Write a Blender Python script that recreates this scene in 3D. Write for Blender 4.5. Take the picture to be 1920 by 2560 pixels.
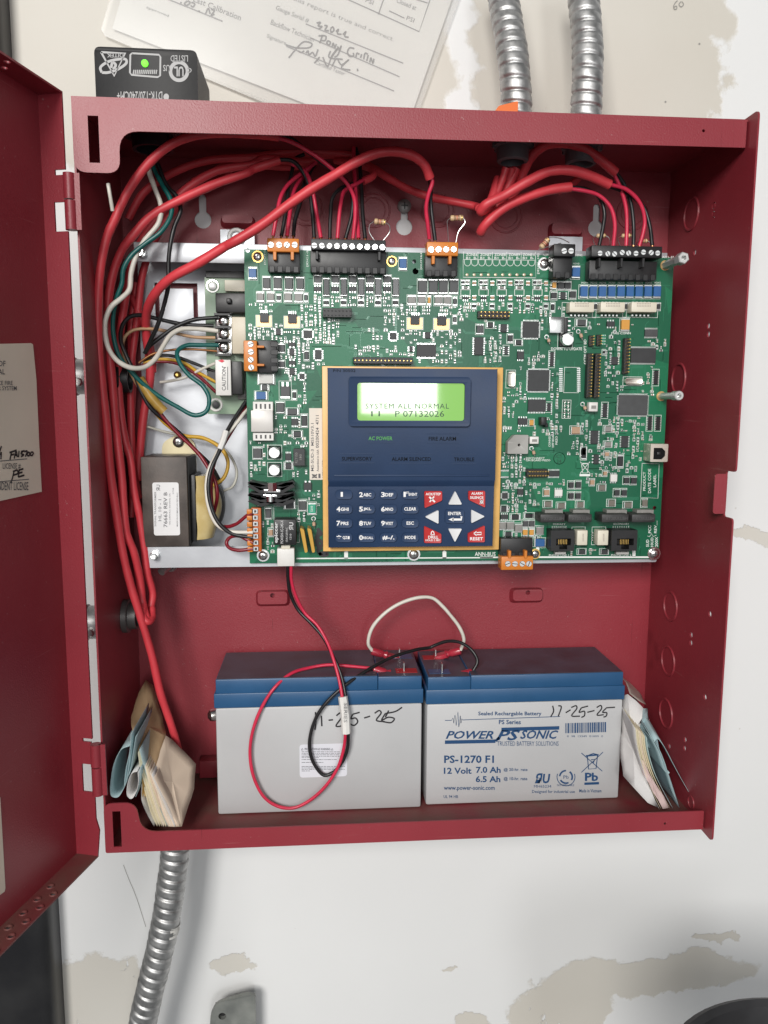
import bpy, bmesh, math, random
from mathutils import Vector, Matrix, geometry
random.seed(11)
for o in list(bpy.data.objects): bpy.data.objects.remove(o)
scene = bpy.context.scene
COL = scene.collection
R = math.radians

# ---------------------------------------------------------------- camera
FPX = 1965.4                                   # focal length in pixels of the 1920 x 2560 photograph
CAM = Vector((0.1467, -0.5129, 0.3012))
ROT = (1.4371, -0.0044, -0.0800)
cd = bpy.data.cameras.new('camera'); cam = bpy.data.objects.new('camera', cd); COL.objects.link(cam)
cam.location = CAM; cam.rotation_euler = ROT
cd.sensor_fit = 'HORIZONTAL'; cd.sensor_width = 36; cd.lens = 36 * FPX / 1920
cd.clip_start = 0.01; cd.clip_end = 50
scene.camera = cam
scene.render.resolution_x, scene.render.resolution_y = 768, 1024

# ---------------------------------------------------------------- world and lamps (a room lit by a window, with an added fill)
w = bpy.data.worlds.new('World'); scene.world = w; w.use_nodes = True
bg = w.node_tree.nodes['Background']; bg.inputs[0].default_value = (0.95, 0.98, 1.0, 1); bg.inputs[1].default_value = 0.13
def area(name, loc, target, sx, sy, power, col):
    l = bpy.data.lights.new(name, 'AREA'); l.shape = 'RECTANGLE'; l.size = sx; l.size_y = sy; l.energy = power; l.color = col
    o = bpy.data.objects.new(name, l); COL.objects.link(o); o.location = loc
    o.rotation_euler = (Vector(target) - Vector(loc)).to_track_quat('-Z', 'Y').to_euler()
    return o
area('window_light', (-0.62, -2.45, 1.22), (0.2, 0.1, 0.2), 0.80, 0.80, 61, (1.0, 0.975, 0.94))
area('doorway_light', (0.465, -2.6, 0.60), (0.25, 0.05, 0.36), 0.31, 0.66, 9, (1.0, 1.0, 1.0))
area('room_fill_light', (0.6, -3.1, 0.45), (0.2, 0.0, 0.25), 2.8, 2.0, 13, (0.97, 0.985, 1.0))  # added soft frontal fill behind the camera, standing in for room bounce
scene.view_settings.view_transform = 'Standard'
scene.view_settings.look = 'None'
scene.view_settings.exposure = 0.17
scene.view_settings.gamma = 1.0
scene.view_settings.use_curve_mapping = False

# ---------------------------------------------------------------- sizes (metres): x right, y into the wall, z up
W, H, D, E = 0.4216, 0.4833, 0.1126, 0.0114     # cabinet width, height, depth; the right wall stands E proud of the front
TH = 0.0012                                     # sheet metal
YW = D + 0.0028                                 # face of the wall
YP = 0.060                                      # face of the main circuit board

# positions measured on enlargements of the photograph, turned into places at a known depth
CR = {'f': (0, 0, 1), 's': (0, 0, 1.15732), 'c1': (0, 0, .38577), 'c2': (560, 0, .38577), 'c3': (1180, 0, .44605),
      'c4': (0, 560, .38577), 'c5': (600, 560, .33755), 'c6': (1100, 560, .36166), 'd1': (0, 1100, .38577),
      'd2': (580, 1080, .39783), 'd3': (1200, 1000, .30139), 'd4': (500, 1440, .37372), 'd5': (1020, 1440, .37372),
      'd6': (0, 1800, .38577), 'd7': (1500, 1100, .49704), 'd8': (400, 1980, .91621)}
from mathutils import Euler
RM = Euler(ROT).to_matrix()
def px(c, x, y):
    a, b, s = CR[c]; return a + x * s, b + y * s
def ray(c, x, y):
    u, v = px(c, x, y)
    return RM @ Vector(((u - 960) / FPX, -(v - 1280) / FPX, -1))
class Plane:
    def __init__(self, p, n): self.p = Vector(p); self.n = Vector(n).normalized()
    def hit(self, c, x, y):
        d = ray(c, x, y); return CAM + d * ((self.p - CAM).dot(self.n) / d.dot(self.n))
    def off(self, k): return Plane(self.p - self.n * k, self.n)      # k towards the viewer
def YPl(y): return Plane((0, y, 0), (0, 1, 0))
def P(c, x, y, Y): return YPl(Y).hit(c, x, y)
def rect(c, x0, y0, x1, y1, Y):
    a = P(c, x0, y0, Y); b = P(c, x1, y1, Y)
    xm0, xm1 = sorted((a.x, b.x)); z0, z1 = sorted((a.z, b.z)); return xm0, xm1, z0, z1

# ---------------------------------------------------------------- materials
MATS = {}
def mat(name, col, rough=.5, metal=0., var=0., vscale=60., bump=0., bscale=400., coat=0., emit=None, trans=0., alpha=1., spec=.5, col2=None):
    if name in MATS: return MATS[name]
    m = bpy.data.materials.new(name); m.use_nodes = True; nt = m.node_tree; N = nt.nodes; L = nt.links
    b = N['Principled BSDF']
    b.inputs['Base Color'].default_value = (*col, 1); b.inputs['Roughness'].default_value = rough; b.inputs['Metallic'].default_value = metal
    b.inputs['Coat Weight'].default_value = coat; b.inputs['Specular IOR Level'].default_value = spec; b.inputs['Coat Roughness'].default_value = .08
    b.inputs['Transmission Weight'].default_value = trans; b.inputs['Alpha'].default_value = alpha
    if emit: b.inputs['Emission Color'].default_value = (*emit[0], 1); b.inputs['Emission Strength'].default_value = emit[1]
    tc = N.new('ShaderNodeTexCoord')
    if var > 0:
        n = N.new('ShaderNodeTexNoise'); n.inputs['Scale'].default_value = vscale; n.inputs['Detail'].default_value = 5; L.new(tc.outputs['Object'], n.inputs['Vector'])
        r = N.new('ShaderNodeValToRGB'); r.color_ramp.elements[0].position = .32; r.color_ramp.elements[1].position = .68
        c2 = col2 or tuple(min(1, c * (1 + var)) for c in col)
        r.color_ramp.elements[0].color = (*[c * (1 - var) for c in col], 1) if not col2 else (*col, 1); r.color_ramp.elements[1].color = (*c2, 1)
        L.new(n.outputs['Fac'], r.inputs['Fac']); L.new(r.outputs['Color'], b.inputs['Base Color'])
        mr = N.new('ShaderNodeMapRange'); mr.inputs['To Min'].default_value = rough * .85; mr.inputs['To Max'].default_value = min(1, rough * 1.2)
        L.new(n.outputs['Fac'], mr.inputs['Value']); L.new(mr.outputs['Result'], b.inputs['Roughness'])
    if bump > 0:
        n = N.new('ShaderNodeTexNoise'); n.inputs['Scale'].default_value = bscale; n.inputs['Detail'].default_value = 3; L.new(tc.outputs['Object'], n.inputs['Vector'])
        bp = N.new('ShaderNodeBump'); bp.inputs['Strength'].default_value = bump; bp.inputs['Distance'].default_value = .0004
        L.new(n.outputs['Fac'], bp.inputs['Height']); L.new(bp.outputs['Normal'], b.inputs['Normal'])
    MATS[name] = m; return m
def red_mat():
    """powder coat: orange-peel relief, uneven gloss, faint dust film, specks and fine scratches"""
    m = mat('red_powder_coat', (.26, .026, .038), .40, 0, .09, 9, .35, 900); nt = m.node_tree; N = nt.nodes; L = nt.links; b = N['Principled BSDF']
    tc = N['Texture Coordinate']; src = b.inputs['Base Color'].links[0].from_socket
    def layer(src, scale, vec, lo, hi, col, amt, det=3):
        mp = N.new('ShaderNodeMapping'); mp.inputs['Scale'].default_value = vec; mp.inputs['Rotation'].default_value = (.3, .5, .2); L.new(tc.outputs['Object'], mp.inputs['Vector'])
        n = N.new('ShaderNodeTexNoise'); n.inputs['Scale'].default_value = scale; n.inputs['Detail'].default_value = det; L.new(mp.outputs[0], n.inputs['Vector'])
        r = N.new('ShaderNodeMapRange'); r.inputs['From Min'].default_value = lo; r.inputs['From Max'].default_value = hi; r.inputs['To Max'].default_value = amt; L.new(n.outputs['Fac'], r.inputs['Value'])
        x = N.new('ShaderNodeMix'); x.data_type = 'RGBA'; L.new(r.outputs[0], x.inputs[0]); L.new(src, x.inputs[6]); x.inputs[7].default_value = (*col, 1); return x.outputs[2]
    src = layer(src, 7, (1, 1, 1), .45, .75, (.30, .10, .10), .16, 6)
    src = layer(src, 420, (1, 1, 1), .70, .78, (.42, .26, .25), .45)
    src = layer(src, 30, (.5, .5, 14), .70, .76, (.42, .15, .15), .35)
    src = layer(src, 26, (12, .6, .5), .715, .76, (.12, .01, .015), .5)
    L.new(src, b.inputs['Base Color']); return m
RED = red_mat()
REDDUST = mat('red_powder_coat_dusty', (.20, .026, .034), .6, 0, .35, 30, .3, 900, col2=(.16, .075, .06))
CABLE = mat('red_cable_sheath', (.62, .048, .062), .45, 0, .10, 40, .15, 300)
WRED = mat('red_wire', (.60, .026, .070), .36, 0, .08, 80)
WDRED = mat('dark_red_wire', (.20, .006, .016), .35)
WBLK = mat('black_wire', (.012, .012, .013), .38, 0, .2, 80)
WWHT = mat('white_wire', (.66, .63, .56), .4, 0, .08, 60)
WGRN = mat('green_wire', (.004, .105, .095), .35, 0, .1, 60)
WYEL = mat('yellow_wire', (.62, .36, .03), .4)
WTAN = mat('tan_wire', (.46, .28, .15), .4)
COPPER = mat('copper', (.75, .33, .15), .3, 1)
STEEL = mat('galvanised_steel', (.52, .52, .515), .50, 1, .22, 150, .2, 500)
ZINC = mat('zinc_chassis', (.50, .515, .54), .42, .55, .07, 40, .05, 500)
TIN = mat('tin', (.78, .78, .76), .28, 1)
BRIGHT = mat('bright_nickel', (.86, .86, .84), .16, 1)
GOLD = mat('gold_contact', (.80, .52, .16), .3, 1)
PCBM = None
BLK = mat('black_plastic', (.014, .014, .015), .42, 0, .15, 200, .05, 800)
BLKG = mat('black_gloss_plastic', (.018, .018, .02), .25)
CHIP = mat('chip_epoxy', (.028, .030, .032), .48, 0, .15, 300, .08, 2500)
DGREY = mat('dark_grey_part', (.055, .058, .06), .45, 0, .12, 200)
MGREY = mat('grey_part', (.24, .235, .22), .4, 0, .1, 200)
TANP = mat('tan_part', (.42, .27, .17), .45)
CREAM = mat('cream_plastic', (.70, .66, .54), .42, 0, .04, 100)
WHITE = mat('white_plastic', (.72, .71, .68), .4, 0, .04, 100)
ORANGE = mat('orange_plastic', (.62, .20, .022), .42, 0, .08, 100)
ORANGED = mat('dark_orange_plastic', (.50, .12, .018), .42, 0, .08, 100)
BLUE = mat('blue_part', (.018, .105, .30), .42, 0, .08, 150)
AMBER = mat('amber_part', (.62, .30, .05), .4)
SILK = mat('white_silkscreen', (.80, .83, .80), .6)
PAPER = mat('white_paper', (.74, .73, .70), .75, 0, .03, 20)
PAPERW = mat('cream_paper', (.70, .61, .51), .8, 0, .06, 20)
INK = mat('ink_grey', (.10, .10, .11), .6)
INKB = mat('marker_black', (.022, .020, .024), .45)

# ---------------------------------------------------------------- mesh helpers
def finish(me, smooth=True, ang=38):
    if smooth and len(me.polygons):
        me.polygons.foreach_set('use_smooth', [True] * len(me.polygons)); me.set_sharp_from_angle(angle=R(ang))
    me.update(); return me
def link(name, me, m, parent=None):
    o = bpy.data.objects.new(name, me)
    if me is not None and m is not None:
        me.materials.clear(); me.materials.append(m)
    COL.objects.link(o)
    if parent is not None: o.parent = parent
    return o
def tag(o, label, cat=None, group=None, kind=None):
    o['label'] = label
    if cat: o['category'] = cat
    if group: o['group'] = group
    if kind: o['kind'] = kind
    return o
def thing(name, label, cat, group=None):
    o = bpy.data.objects.new(name, None); COL.objects.link(o); o.empty_display_size = .01
    return tag(o, label, cat, group)
class MB:
    def __init__(s): s.v = []; s.f = []
    def add(s, vs, fs):
        k = len(s.v); s.v += [tuple(v) for v in vs]; s.f += [tuple(i + k for i in f) for f in fs]; return s
    def box(s, x0, x1, y0, y1, z0, z1):
        return s.add([(x0,y0,z0),(x1,y0,z0),(x1,y1,z0),(x0,y1,z0),(x0,y0,z1),(x1,y0,z1),(x1,y1,z1),(x0,y1,z1)],
                     [(3,2,1,0),(4,5,6,7),(0,1,5,4),(1,2,6,5),(2,3,7,6),(3,0,4,7)])
    def cyl(s, a, b, r0, r1=None, n=16, caps=True):
        a = Vector(a); b = Vector(b); r1 = r0 if r1 is None else r1
        t = (b - a).normalized(); u = t.orthogonal().normalized(); v = t.cross(u)
        vs = []
        for c, r in ((a, r0), (b, r1)):
            for i in range(n):
                an = 2 * math.pi * i / n; vs.append(c + (u * math.cos(an) + v * math.sin(an)) * r)
        fs = [(i, (i + 1) % n, n + (i + 1) % n, n + i) for i in range(n)]
        if caps: fs += [tuple(range(n))[::-1], tuple(range(n, 2 * n))]
        return s.add(vs, fs)
    def lathe(s, a, axis, prof, n=20):                # prof: list of (distance along the axis, radius)
        a = Vector(a); t = Vector(axis).normalized(); u = t.orthogonal().normalized(); v = t.cross(u)
        vs = []
        for d, r in prof:
            for i in range(n):
                an = 2 * math.pi * i / n; vs.append(a + t * d + (u * math.cos(an) + v * math.sin(an)) * r)
        fs = []
        for k in range(len(prof) - 1):
            fs += [(k*n+i, k*n+(i+1) % n, (k+1)*n+(i+1) % n, (k+1)*n+i) for i in range(n)]
        if prof[0][1] > 0: fs.append(tuple(range(n))[::-1])
        if prof[-1][1] > 0: fs.append(tuple(range((len(prof)-1)*n, len(prof)*n)))
        return s.add(vs, fs)
    def tube(s, pts, r, n=10, rr=None):
        fr = frames(pts); vs = []
        for k, (p, u, v) in enumerate(fr):
            rk = rr[k] if rr else r * (1 + .035 * math.sin(k * .37 + len(fr)) + .02 * math.sin(k * 1.3))
            for i in range(n):
                an = 2 * math.pi * i / n; vs.append(p + (u * math.cos(an) + v * math.sin(an)) * rk)
        m = len(fr)
        fs = [(k*n+i, k*n+(i+1) % n, (k+1)*n+(i+1) % n, (k+1)*n+i) for k in range(m-1) for i in range(n)]
        fs += [tuple(range(n))[::-1], tuple(range((m-1)*n, m*n))]
        return s.add(vs, fs)
    def ring(s, c, axis, r, t, n=28, m=6):
        t_ = Vector(axis).normalized(); u = t_.orthogonal().normalized(); v = t_.cross(u)
        pts = [Vector(c) + (u * math.cos(2*math.pi*i/n) + v * math.sin(2*math.pi*i/n)) * r for i in range(n)]
        vs = []
        for i, p in enumerate(pts):
            rad = (p - Vector(c)).normalized()
            for j in range(m):
                an = 2*math.pi*j/m; vs.append(p + (rad * math.cos(an) + t_ * math.sin(an)) * t)
        return s.add(vs, [(i*m+j, ((i+1) % n)*m+j, ((i+1) % n)*m+(j+1) % m, i*m+(j+1) % m) for i in range(n) for j in range(m)])
    def sheet(s, outer, holes, fa, fb):               # flat plate with holes; fa / fb map (a, b) to its two faces
        loops = [outer] + list(holes)
        tris = geometry.tessellate_polygon([[Vector((a, b, 0)) for a, b in l] for l in loops])
        flat = [q for l in loops for q in l]; n = len(flat)
        vs = [fa(*q) for q in flat] + [fb(*q) for q in flat]
        fs = [tuple(t) for t in tris] + [tuple(i + n for i in t[::-1]) for t in tris]
        k = 0
        for l in loops:
            m = len(l)
            fs += [(k+i, k+(i+1) % m, n+k+(i+1) % m, n+k+i) for i in range(m)]; k += m
        return s.add(vs, fs)
    def mesh(s, smooth=True, ang=38, bevel=0, seg=2, fixn=True):
        me = bpy.data.meshes.new('m'); me.from_pydata(s.v, [], s.f)
        bm = bmesh.new(); bm.from_mesh(me)
        if bevel:
            bmesh.ops.remove_doubles(bm, verts=bm.verts, dist=1e-6)
            ed = [e for e in bm.edges if len(e.link_faces) == 2 and e.calc_face_angle(0) > R(30)]
            bmesh.ops.bevel(bm, geom=ed, offset=bevel, segments=seg, affect='EDGES', profile=.5, clamp_overlap=True)
        if fixn: bmesh.ops.recalc_face_normals(bm, faces=bm.faces)
        bm.to_mesh(me); bm.free()
        return finish(me, smooth, ang)
    def obj(s, name, m, parent=None, **k): return link(name, s.mesh(**k), m, parent)
def frames(pts):
    pts = [Vector(p) for p in pts]; out = []; u = None
    for i, p in enumerate(pts):
        t = (pts[min(i+1, len(pts)-1)] - pts[max(i-1, 0)]).normalized()
        if u is None: u = t.orthogonal().normalized()
        else: u = (u - t * u.dot(t)).normalized()
        out.append((p, u, t.cross(u)))
    return out
def spline(pts, k=7):
    pts = [Vector(p) for p in pts]
    if len(pts) < 3: return pts
    e = [pts[0]*2 - pts[1]] + pts + [pts[-1]*2 - pts[-2]]; out = []
    for i in range(1, len(e) - 2):
        p0, p1, p2, p3 = e[i-1:i+3]
        # centripetal parametrisation
        def d(a, b): return max(1e-5, (a - b).length ** .5)
        t0 = 0; t1 = t0 + d(p0, p1); t2 = t1 + d(p1, p2); t3 = t2 + d(p2, p3)
        for j in range(k):
            t = t1 + (t2 - t1) * j / k
            a1 = p0*((t1-t)/(t1-t0)) + p1*((t-t0)/(t1-t0)); a2 = p1*((t2-t)/(t2-t1)) + p2*((t-t1)/(t2-t1)); a3 = p2*((t3-t)/(t3-t2)) + p3*((t-t2)/(t3-t2))
            b1 = a1*((t2-t)/(t2-t0)) + a2*((t-t0)/(t2-t0)); b2 = a2*((t3-t)/(t3-t1)) + a3*((t-t1)/(t3-t1))
            out.append(b1*((t2-t)/(t2-t1)) + b2*((t-t1)/(t2-t1)))
    out.append(pts[-1]); return out
def rpoly(pts, r, k=5):                               # polygon with rounded corners; r one value or one per corner
    n = len(pts); out = []
    for i in range(n):
        rad = r[i] if isinstance(r, (list, tuple)) else r
        a = Vector(pts[i-1]); b = Vector(pts[i]); c = Vector(pts[(i+1) % n])
        if rad <= 0: out.append((b.x, b.y)); continue
        d1 = (a - b); d2 = (c - b); m = min(rad, d1.length * .49, d2.length * .49)
        s_ = b + d1.normalized() * m; e_ = b + d2.normalized() * m
        for j in range(k + 1):
            t = j / k; q = s_*(1-t)**2 + b*2*t*(1-t) + e_*t*t; out.append((q.x, q.y))
    return out
def circ(cx, cy, r, n=18): return [(cx + r*math.cos(2*math.pi*i/n), cy + r*math.sin(2*math.pi*i/n)) for i in range(n)]
def rrect(x0, x1, z0, z1, r, k=4): return rpoly([(x0,z0),(x1,z0),(x1,z1),(x0,z1)], r, k)
def bbox_obj(name, x0, x1, y0, y1, z0, z1, m, parent=None, bevel=.0004, seg=2):
    return MB().box(x0, x1, y0, y1, z0, z1).obj(name, m, parent, bevel=bevel, seg=seg)

# ---------------------------------------------------------------- writing
TC = {}
def glyphs(s, bold=0, shear=0, space=1, lspace=1, align='LEFT'):
    key = (s, bold, shear, space, lspace, align)
    if key not in TC:
        c = bpy.data.curves.new('t', 'FONT'); c.body = s; c.resolution_u = 2; c.offset = bold; c.shear = shear; c.fill_mode = 'FRONT'
        c.space_character = space; c.space_line = lspace; c.align_x = align
        o = bpy.data.objects.new('t', c); COL.objects.link(o)
        me = bpy.data.meshes.new_from_object(o.evaluated_get(bpy.context.evaluated_depsgraph_get()))
        vs = [v.co.copy() for v in me.vertices]; fs = [tuple(p.vertices) for p in me.polygons]
        bpy.data.objects.remove(o); bpy.data.curves.remove(c); bpy.data.meshes.remove(me)
        xs = [v.x for v in vs]; ys = [v.y for v in vs]
        a, b, c_, d = min(xs), max(xs), min(ys), max(ys)
        TC[key] = ([((v.x-a)/(b-a+1e-9), (v.y-c_)/(d-c_+1e-9)) for v in vs], fs)
    return TC[key]
def write(mb, s, plane, c, x0, y0, x1, y1, rot=0, **k):
    """lay the writing s into the box (x0, y0)-(x1, y1) of an enlargement, on a plane of the scene"""
    vs, fs = glyphs(s, **k)
    q = [(x0, y1), (x1, y1), (x1, y0), (x0, y0)]      # BL BR TR TL as seen
    q = q[rot:] + q[:rot] if rot else q               # rot 1: reads upwards, 2: upside down, 3: reads downwards
    A, B, C_, D_ = [plane.hit(c, *p) for p in q]
    mb.add([A*(1-u)*(1-v) + B*u*(1-v) + C_*u*v + D_*(1-u)*v for u, v in vs], fs)
def stroke(mb, plane, c, pts, w, smooth=True):
    p = [plane.hit(c, *q) for q in pts]
    if smooth and len(p) > 2: p = spline(p, 5)
    vs = []; n = len(p)
    for i in range(n):
        t = (p[min(i+1, n-1)] - p[max(i-1, 0)]).normalized(); s_ = plane.n.cross(t).normalized() * (w/2)
        vs += [p[i] + s_, p[i] - s_]
    mb.add(vs, [(2*i, 2*i+1, 2*i+3, 2*i+2) for i in range(n-1)])
def patch(mb, plane, c, pts): mb.add([plane.hit(c, *q) for q in pts], [tuple(range(len(pts)))])

# ================================================================ the wall
def wall_material():
    m = bpy.data.materials.new('worn_painted_plaster'); m.use_nodes = True; nt = m.node_tree; N = nt.nodes; L = nt.links
    b = N['Principled BSDF']; b.inputs['Roughness'].default_value = .55
    tc = N.new('ShaderNodeTexCoord')
    n1 = N.new('ShaderNodeTexNoise'); n1.inputs['Scale'].default_value = 9; n1.inputs['Detail'].default_value = 8; n1.inputs['Roughness'].default_value = .62
    L.new(tc.outputs['Object'], n1.inputs['Vector'])
    n2 = N.new('ShaderNodeTexNoise'); n2.inputs['Scale'].default_value = 3; n2.inputs['Detail'].default_value = 6; L.new(tc.outputs['Object'], n2.inputs['Vector'])
    def math_(op, a, b_=None, v=None):
        q = N.new('ShaderNodeMath'); q.operation = op; L.new(a, q.inputs[0])
        if b_ is not None: L.new(b_, q.inputs[1])
        if v is not None: q.inputs[1].default_value = v
        return q.outputs[0]
    total = None
    nw = N.new('ShaderNodeTexNoise'); nw.inputs['Scale'].default_value = 16; nw.inputs['Detail'].default_value = 7; nw.inputs['Roughness'].default_value = .66; L.new(tc.outputs['Object'], nw.inputs['Vector'])
    ws = N.new('ShaderNodeVectorMath'); ws.operation = 'SUBTRACT'; L.new(nw.outputs['Color'], ws.inputs[0]); ws.inputs[1].default_value = (.5, .5, .5)
    wm = N.new('ShaderNodeVectorMath'); wm.operation = 'MULTIPLY'; L.new(ws.outputs[0], wm.inputs[0]); wm.inputs[1].default_value = (.060, 0, .055)
    wa = N.new('ShaderNodeVectorMath'); wa.operation = 'ADD'; L.new(tc.outputs['Object'], wa.inputs[0]); L.new(wm.outputs[0], wa.inputs[1])
    # bare plaster patches where the paint is gone: place on the wall (photo pixels) and half sizes
    for (u, v, ru, rv) in ((1500, 40, 320, 330), (1470, 260, 310, 140), (1650, 200, 170, 200), (240, 40, 480, 330), (700, 150, 420, 260), (1620, 2440, 320, 70), (1420, 2520, 160, 70), (1180, 2560, 60, 30), (583, 2420, 75, 24),
                           (235, 2490, 170, 110), (1893, 1352, 60, 20), (1130, 2418, 34, 7), (1790, 2350, 60, 14)):
        c = P('f', u, v, YW); k = .00032
        s = N.new('ShaderNodeVectorMath'); s.operation = 'SUBTRACT'; L.new(wa.outputs[0], s.inputs[0]); s.inputs[1].default_value = c
        mm = N.new('ShaderNodeVectorMath'); mm.operation = 'MULTIPLY'; L.new(s.outputs[0], mm.inputs[0]); mm.inputs[1].default_value = (1/(ru*k), 0, 1/(rv*k))
        ln = N.new('ShaderNodeVectorMath'); ln.operation = 'LENGTH'; L.new(mm.outputs[0], ln.inputs[0])
        val = math_('MULTIPLY', ln.outputs['Value'], v=-1.0)
        total = val if total is None else math_('MAXIMUM', total, val)
    n5 = N.new('ShaderNodeTexNoise'); n5.inputs['Scale'].default_value = 45; n5.inputs['Detail'].default_value = 6; L.new(tc.outputs['Object'], n5.inputs['Vector'])
    n6 = N.new('ShaderNodeTexNoise'); n6.inputs['Scale'].default_value = 26; n6.inputs['Detail'].default_value = 8; n6.inputs['Roughness'].default_value = .68
    mp6 = N.new('ShaderNodeMapping'); mp6.inputs['Rotation'].default_value = (0, R(35), 0); mp6.inputs['Scale'].default_value = (1.6, 1, .6); L.new(tc.outputs['Object'], mp6.inputs['Vector']); L.new(mp6.outputs[0], n6.inputs['Vector'])
    fl = N.new('ShaderNodeMapRange'); fl.inputs['From Min'].default_value = .60; fl.inputs['From Max'].default_value = .72; fl.inputs['To Max'].default_value = .9; L.new(n6.outputs['Fac'], fl.inputs['Value'])   # flakes of paint left standing
    zz = N.new('ShaderNodeSeparateXYZ'); L.new(tc.outputs['Object'], zz.inputs[0]); lo = math_('LESS_THAN', zz.outputs['Z'], v=.1)
    t = math_('SUBTRACT', math_('ADD', math_('ADD', total, v=.7), math_('MULTIPLY', n5.outputs['Fac'], v=.6)), math_('MULTIPLY', fl.outputs[0], lo))
    r = N.new('ShaderNodeValToRGB'); r.color_ramp.elements[0].position = .0; r.color_ramp.elements[1].position = .08; r.color_ramp.elements[1].color = (.86, .86, .86, 1)
    L.new(t, r.inputs['Fac'])
    pa = N.new('ShaderNodeValToRGB'); pa.color_ramp.elements[0].position = .3; pa.color_ramp.elements[1].position = .7
    pa.color_ramp.elements[0].color = (.735, .74, .735, 1); pa.color_ramp.elements[1].color = (.80, .805, .80, 1); L.new(n2.outputs['Fac'], pa.inputs['Fac'])
    pb = N.new('ShaderNodeValToRGB'); pb.color_ramp.elements[0].position = .3; pb.color_ramp.elements[1].position = .7
    pb.color_ramp.elements[0].color = (.55, .51, .435, 1); pb.color_ramp.elements[1].color = (.65, .625, .565, 1); L.new(n2.outputs['Fac'], pb.inputs['Fac'])
    mx = N.new('ShaderNodeMix'); mx.data_type = 'RGBA'; L.new(r.outputs['Color'], mx.inputs[0]); L.new(pa.outputs['Color'], mx.inputs[6]); L.new(pb.outputs['Color'], mx.inputs[7])
    # scuffs and specks
    n3 = N.new('ShaderNodeTexNoise'); n3.inputs['Scale'].default_value = 70; n3.inputs['Detail'].default_value = 2; L.new(tc.outputs['Object'], n3.inputs['Vector'])
    r3 = N.new('ShaderNodeValToRGB'); r3.color_ramp.elements[0].position = .755; r3.color_ramp.elements[1].position = .80; L.new(n3.outputs['Fac'], r3.inputs['Fac'])
    mx2 = N.new('ShaderNodeMix'); mx2.data_type = 'RGBA'; L.new(r3.outputs['Color'], mx2.inputs[0]); L.new(mx.outputs[2], mx2.inputs[6]); mx2.inputs[7].default_value = (.42, .38, .31, 1)
    L.new(mx2.outputs[2], b.inputs['Base Color'])
    bp = N.new('ShaderNodeBump'); bp.inputs['Strength'].default_value = .75; bp.inputs['Distance'].default_value = .0016
    hh = math_('ADD', math_('MULTIPLY', r.outputs['Color'], v=-.35), math_('MULTIPLY', n1.outputs['Fac'], v=.5)); L.new(hh, bp.inputs['Height'])
    L.new(bp.outputs['Normal'], b.inputs['Normal'])
    return m
o = MB().box(-1.6, 2.2, YW, YW + .1, -1.2, 1.8).obj('wall', wall_material(), smooth=False); tag(o, 'off-white painted wall with bare beige plaster patches', kind='structure')
mk = MB(); wp = YPl(YW - .0004)                                # pencil marks and scratches on the wall
stroke(mk, wp, 'c3', [(1152, 2), (1140, 15), (1130, 35), (1135, 52), (1148, 48), (1146, 34), (1132, 40)], .0007)
stroke(mk, wp, 'c3', [(1172, 8), (1160, 25), (1172, 38), (1186, 24), (1176, 8)], .0007)
stroke(mk, wp, 'd6', [(800, 940), (830, 1020), (880, 1140), (945, 1340)], .0004)
for x, y in ((1275, 245), (1085, 570)): patch(mk, wp, 'c3', [(x+6*math.cos(a), y+6*math.sin(a)) for a in (0, 1, 2, 3, 4, 5)])
o = mk.obj('pencil_marks', mat('pencil', (.30, .29, .27), .7), smooth=False); tag(o, 'faint pencil figures and scratches on the bare wall', 'marks')

# ================================================================ the red cabinet
cab = thing('fire_panel_cabinet', 'open red steel wall cabinet with the circuit board and batteries inside', 'cabinet')
fy = lambda y0, y1: (lambda a, b: (a, y0, b), lambda a, b: (a, y1, b))
fx = lambda x0, x1: (lambda a, b: (x0, a, b), lambda a, b: (x1, a, b))
def keyhole(cx, cz, up):                                       # mounting slot: round hole with a narrow neck
    s = 1 if up else -1; pts = []
    for i in range(17):
        a = R(115) + R(310) * i / 16; pts.append((cx + .0063*math.cos(a), cz + s*.0063*math.sin(a)))
    pts += [(cx + .0027, cz + s*.016), (cx + .0014, cz + s*.0182), (cx - .0014, cz + s*.0182), (cx - .0027, cz + s*.016)]
    return pts
holes = []
for c, x, y, up in (('c1', 1315, 1425, True), ('c2', 1168, 1470, True), ('c3', 695, 1280, True)):
    q = P(c, x, y, D); holes.append(keyhole(q.x, q.z, up))
bumps = [('c1', 1425, 1395, 1655, 1480, 1), ('c3', 432, 1250, 620, 1340, 1), ('d4', 372, 100, 600, 205, 0), ('d5', 685, 85, 905, 182, 0)]
MB().sheet([(-.0008, -.0008), (W + .0008, -.0008), (W + .0008, H + .0008), (-.0008, H + .0008)], holes, *fy(D, D + TH)).obj('back_panel', RED, cab)
for c, x0, y0, x1, y1, top in bumps:                           # pressed-out pockets that carry the chassis
    a, b, z0, z1 = rect(c, x0, y0, x1, y1, D - .003)
    m = MB(); r1 = rrect(a, b, z0, z1, .004); r2 = rrect(a + .0018, b - .0018, z0 + .0030, z1 - .0002, .003); n = len(r1)
    hole = circ((a+b)/2, (z0+z1)/2 + .0035, .0019, 12)
    m.add([(p, D - .0003, q) for p, q in r1] + [(p, D - .0058, q) for p, q in r2], [(i, (i+1) % n, n+(i+1) % n, n+i) for i in range(n)])
    m.sheet(r2, [] if top else [hole], *fy(D - .0058, D - .0052))
    m.obj('mounting_bump', RED, cab, ang=55)
m = MB()
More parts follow.
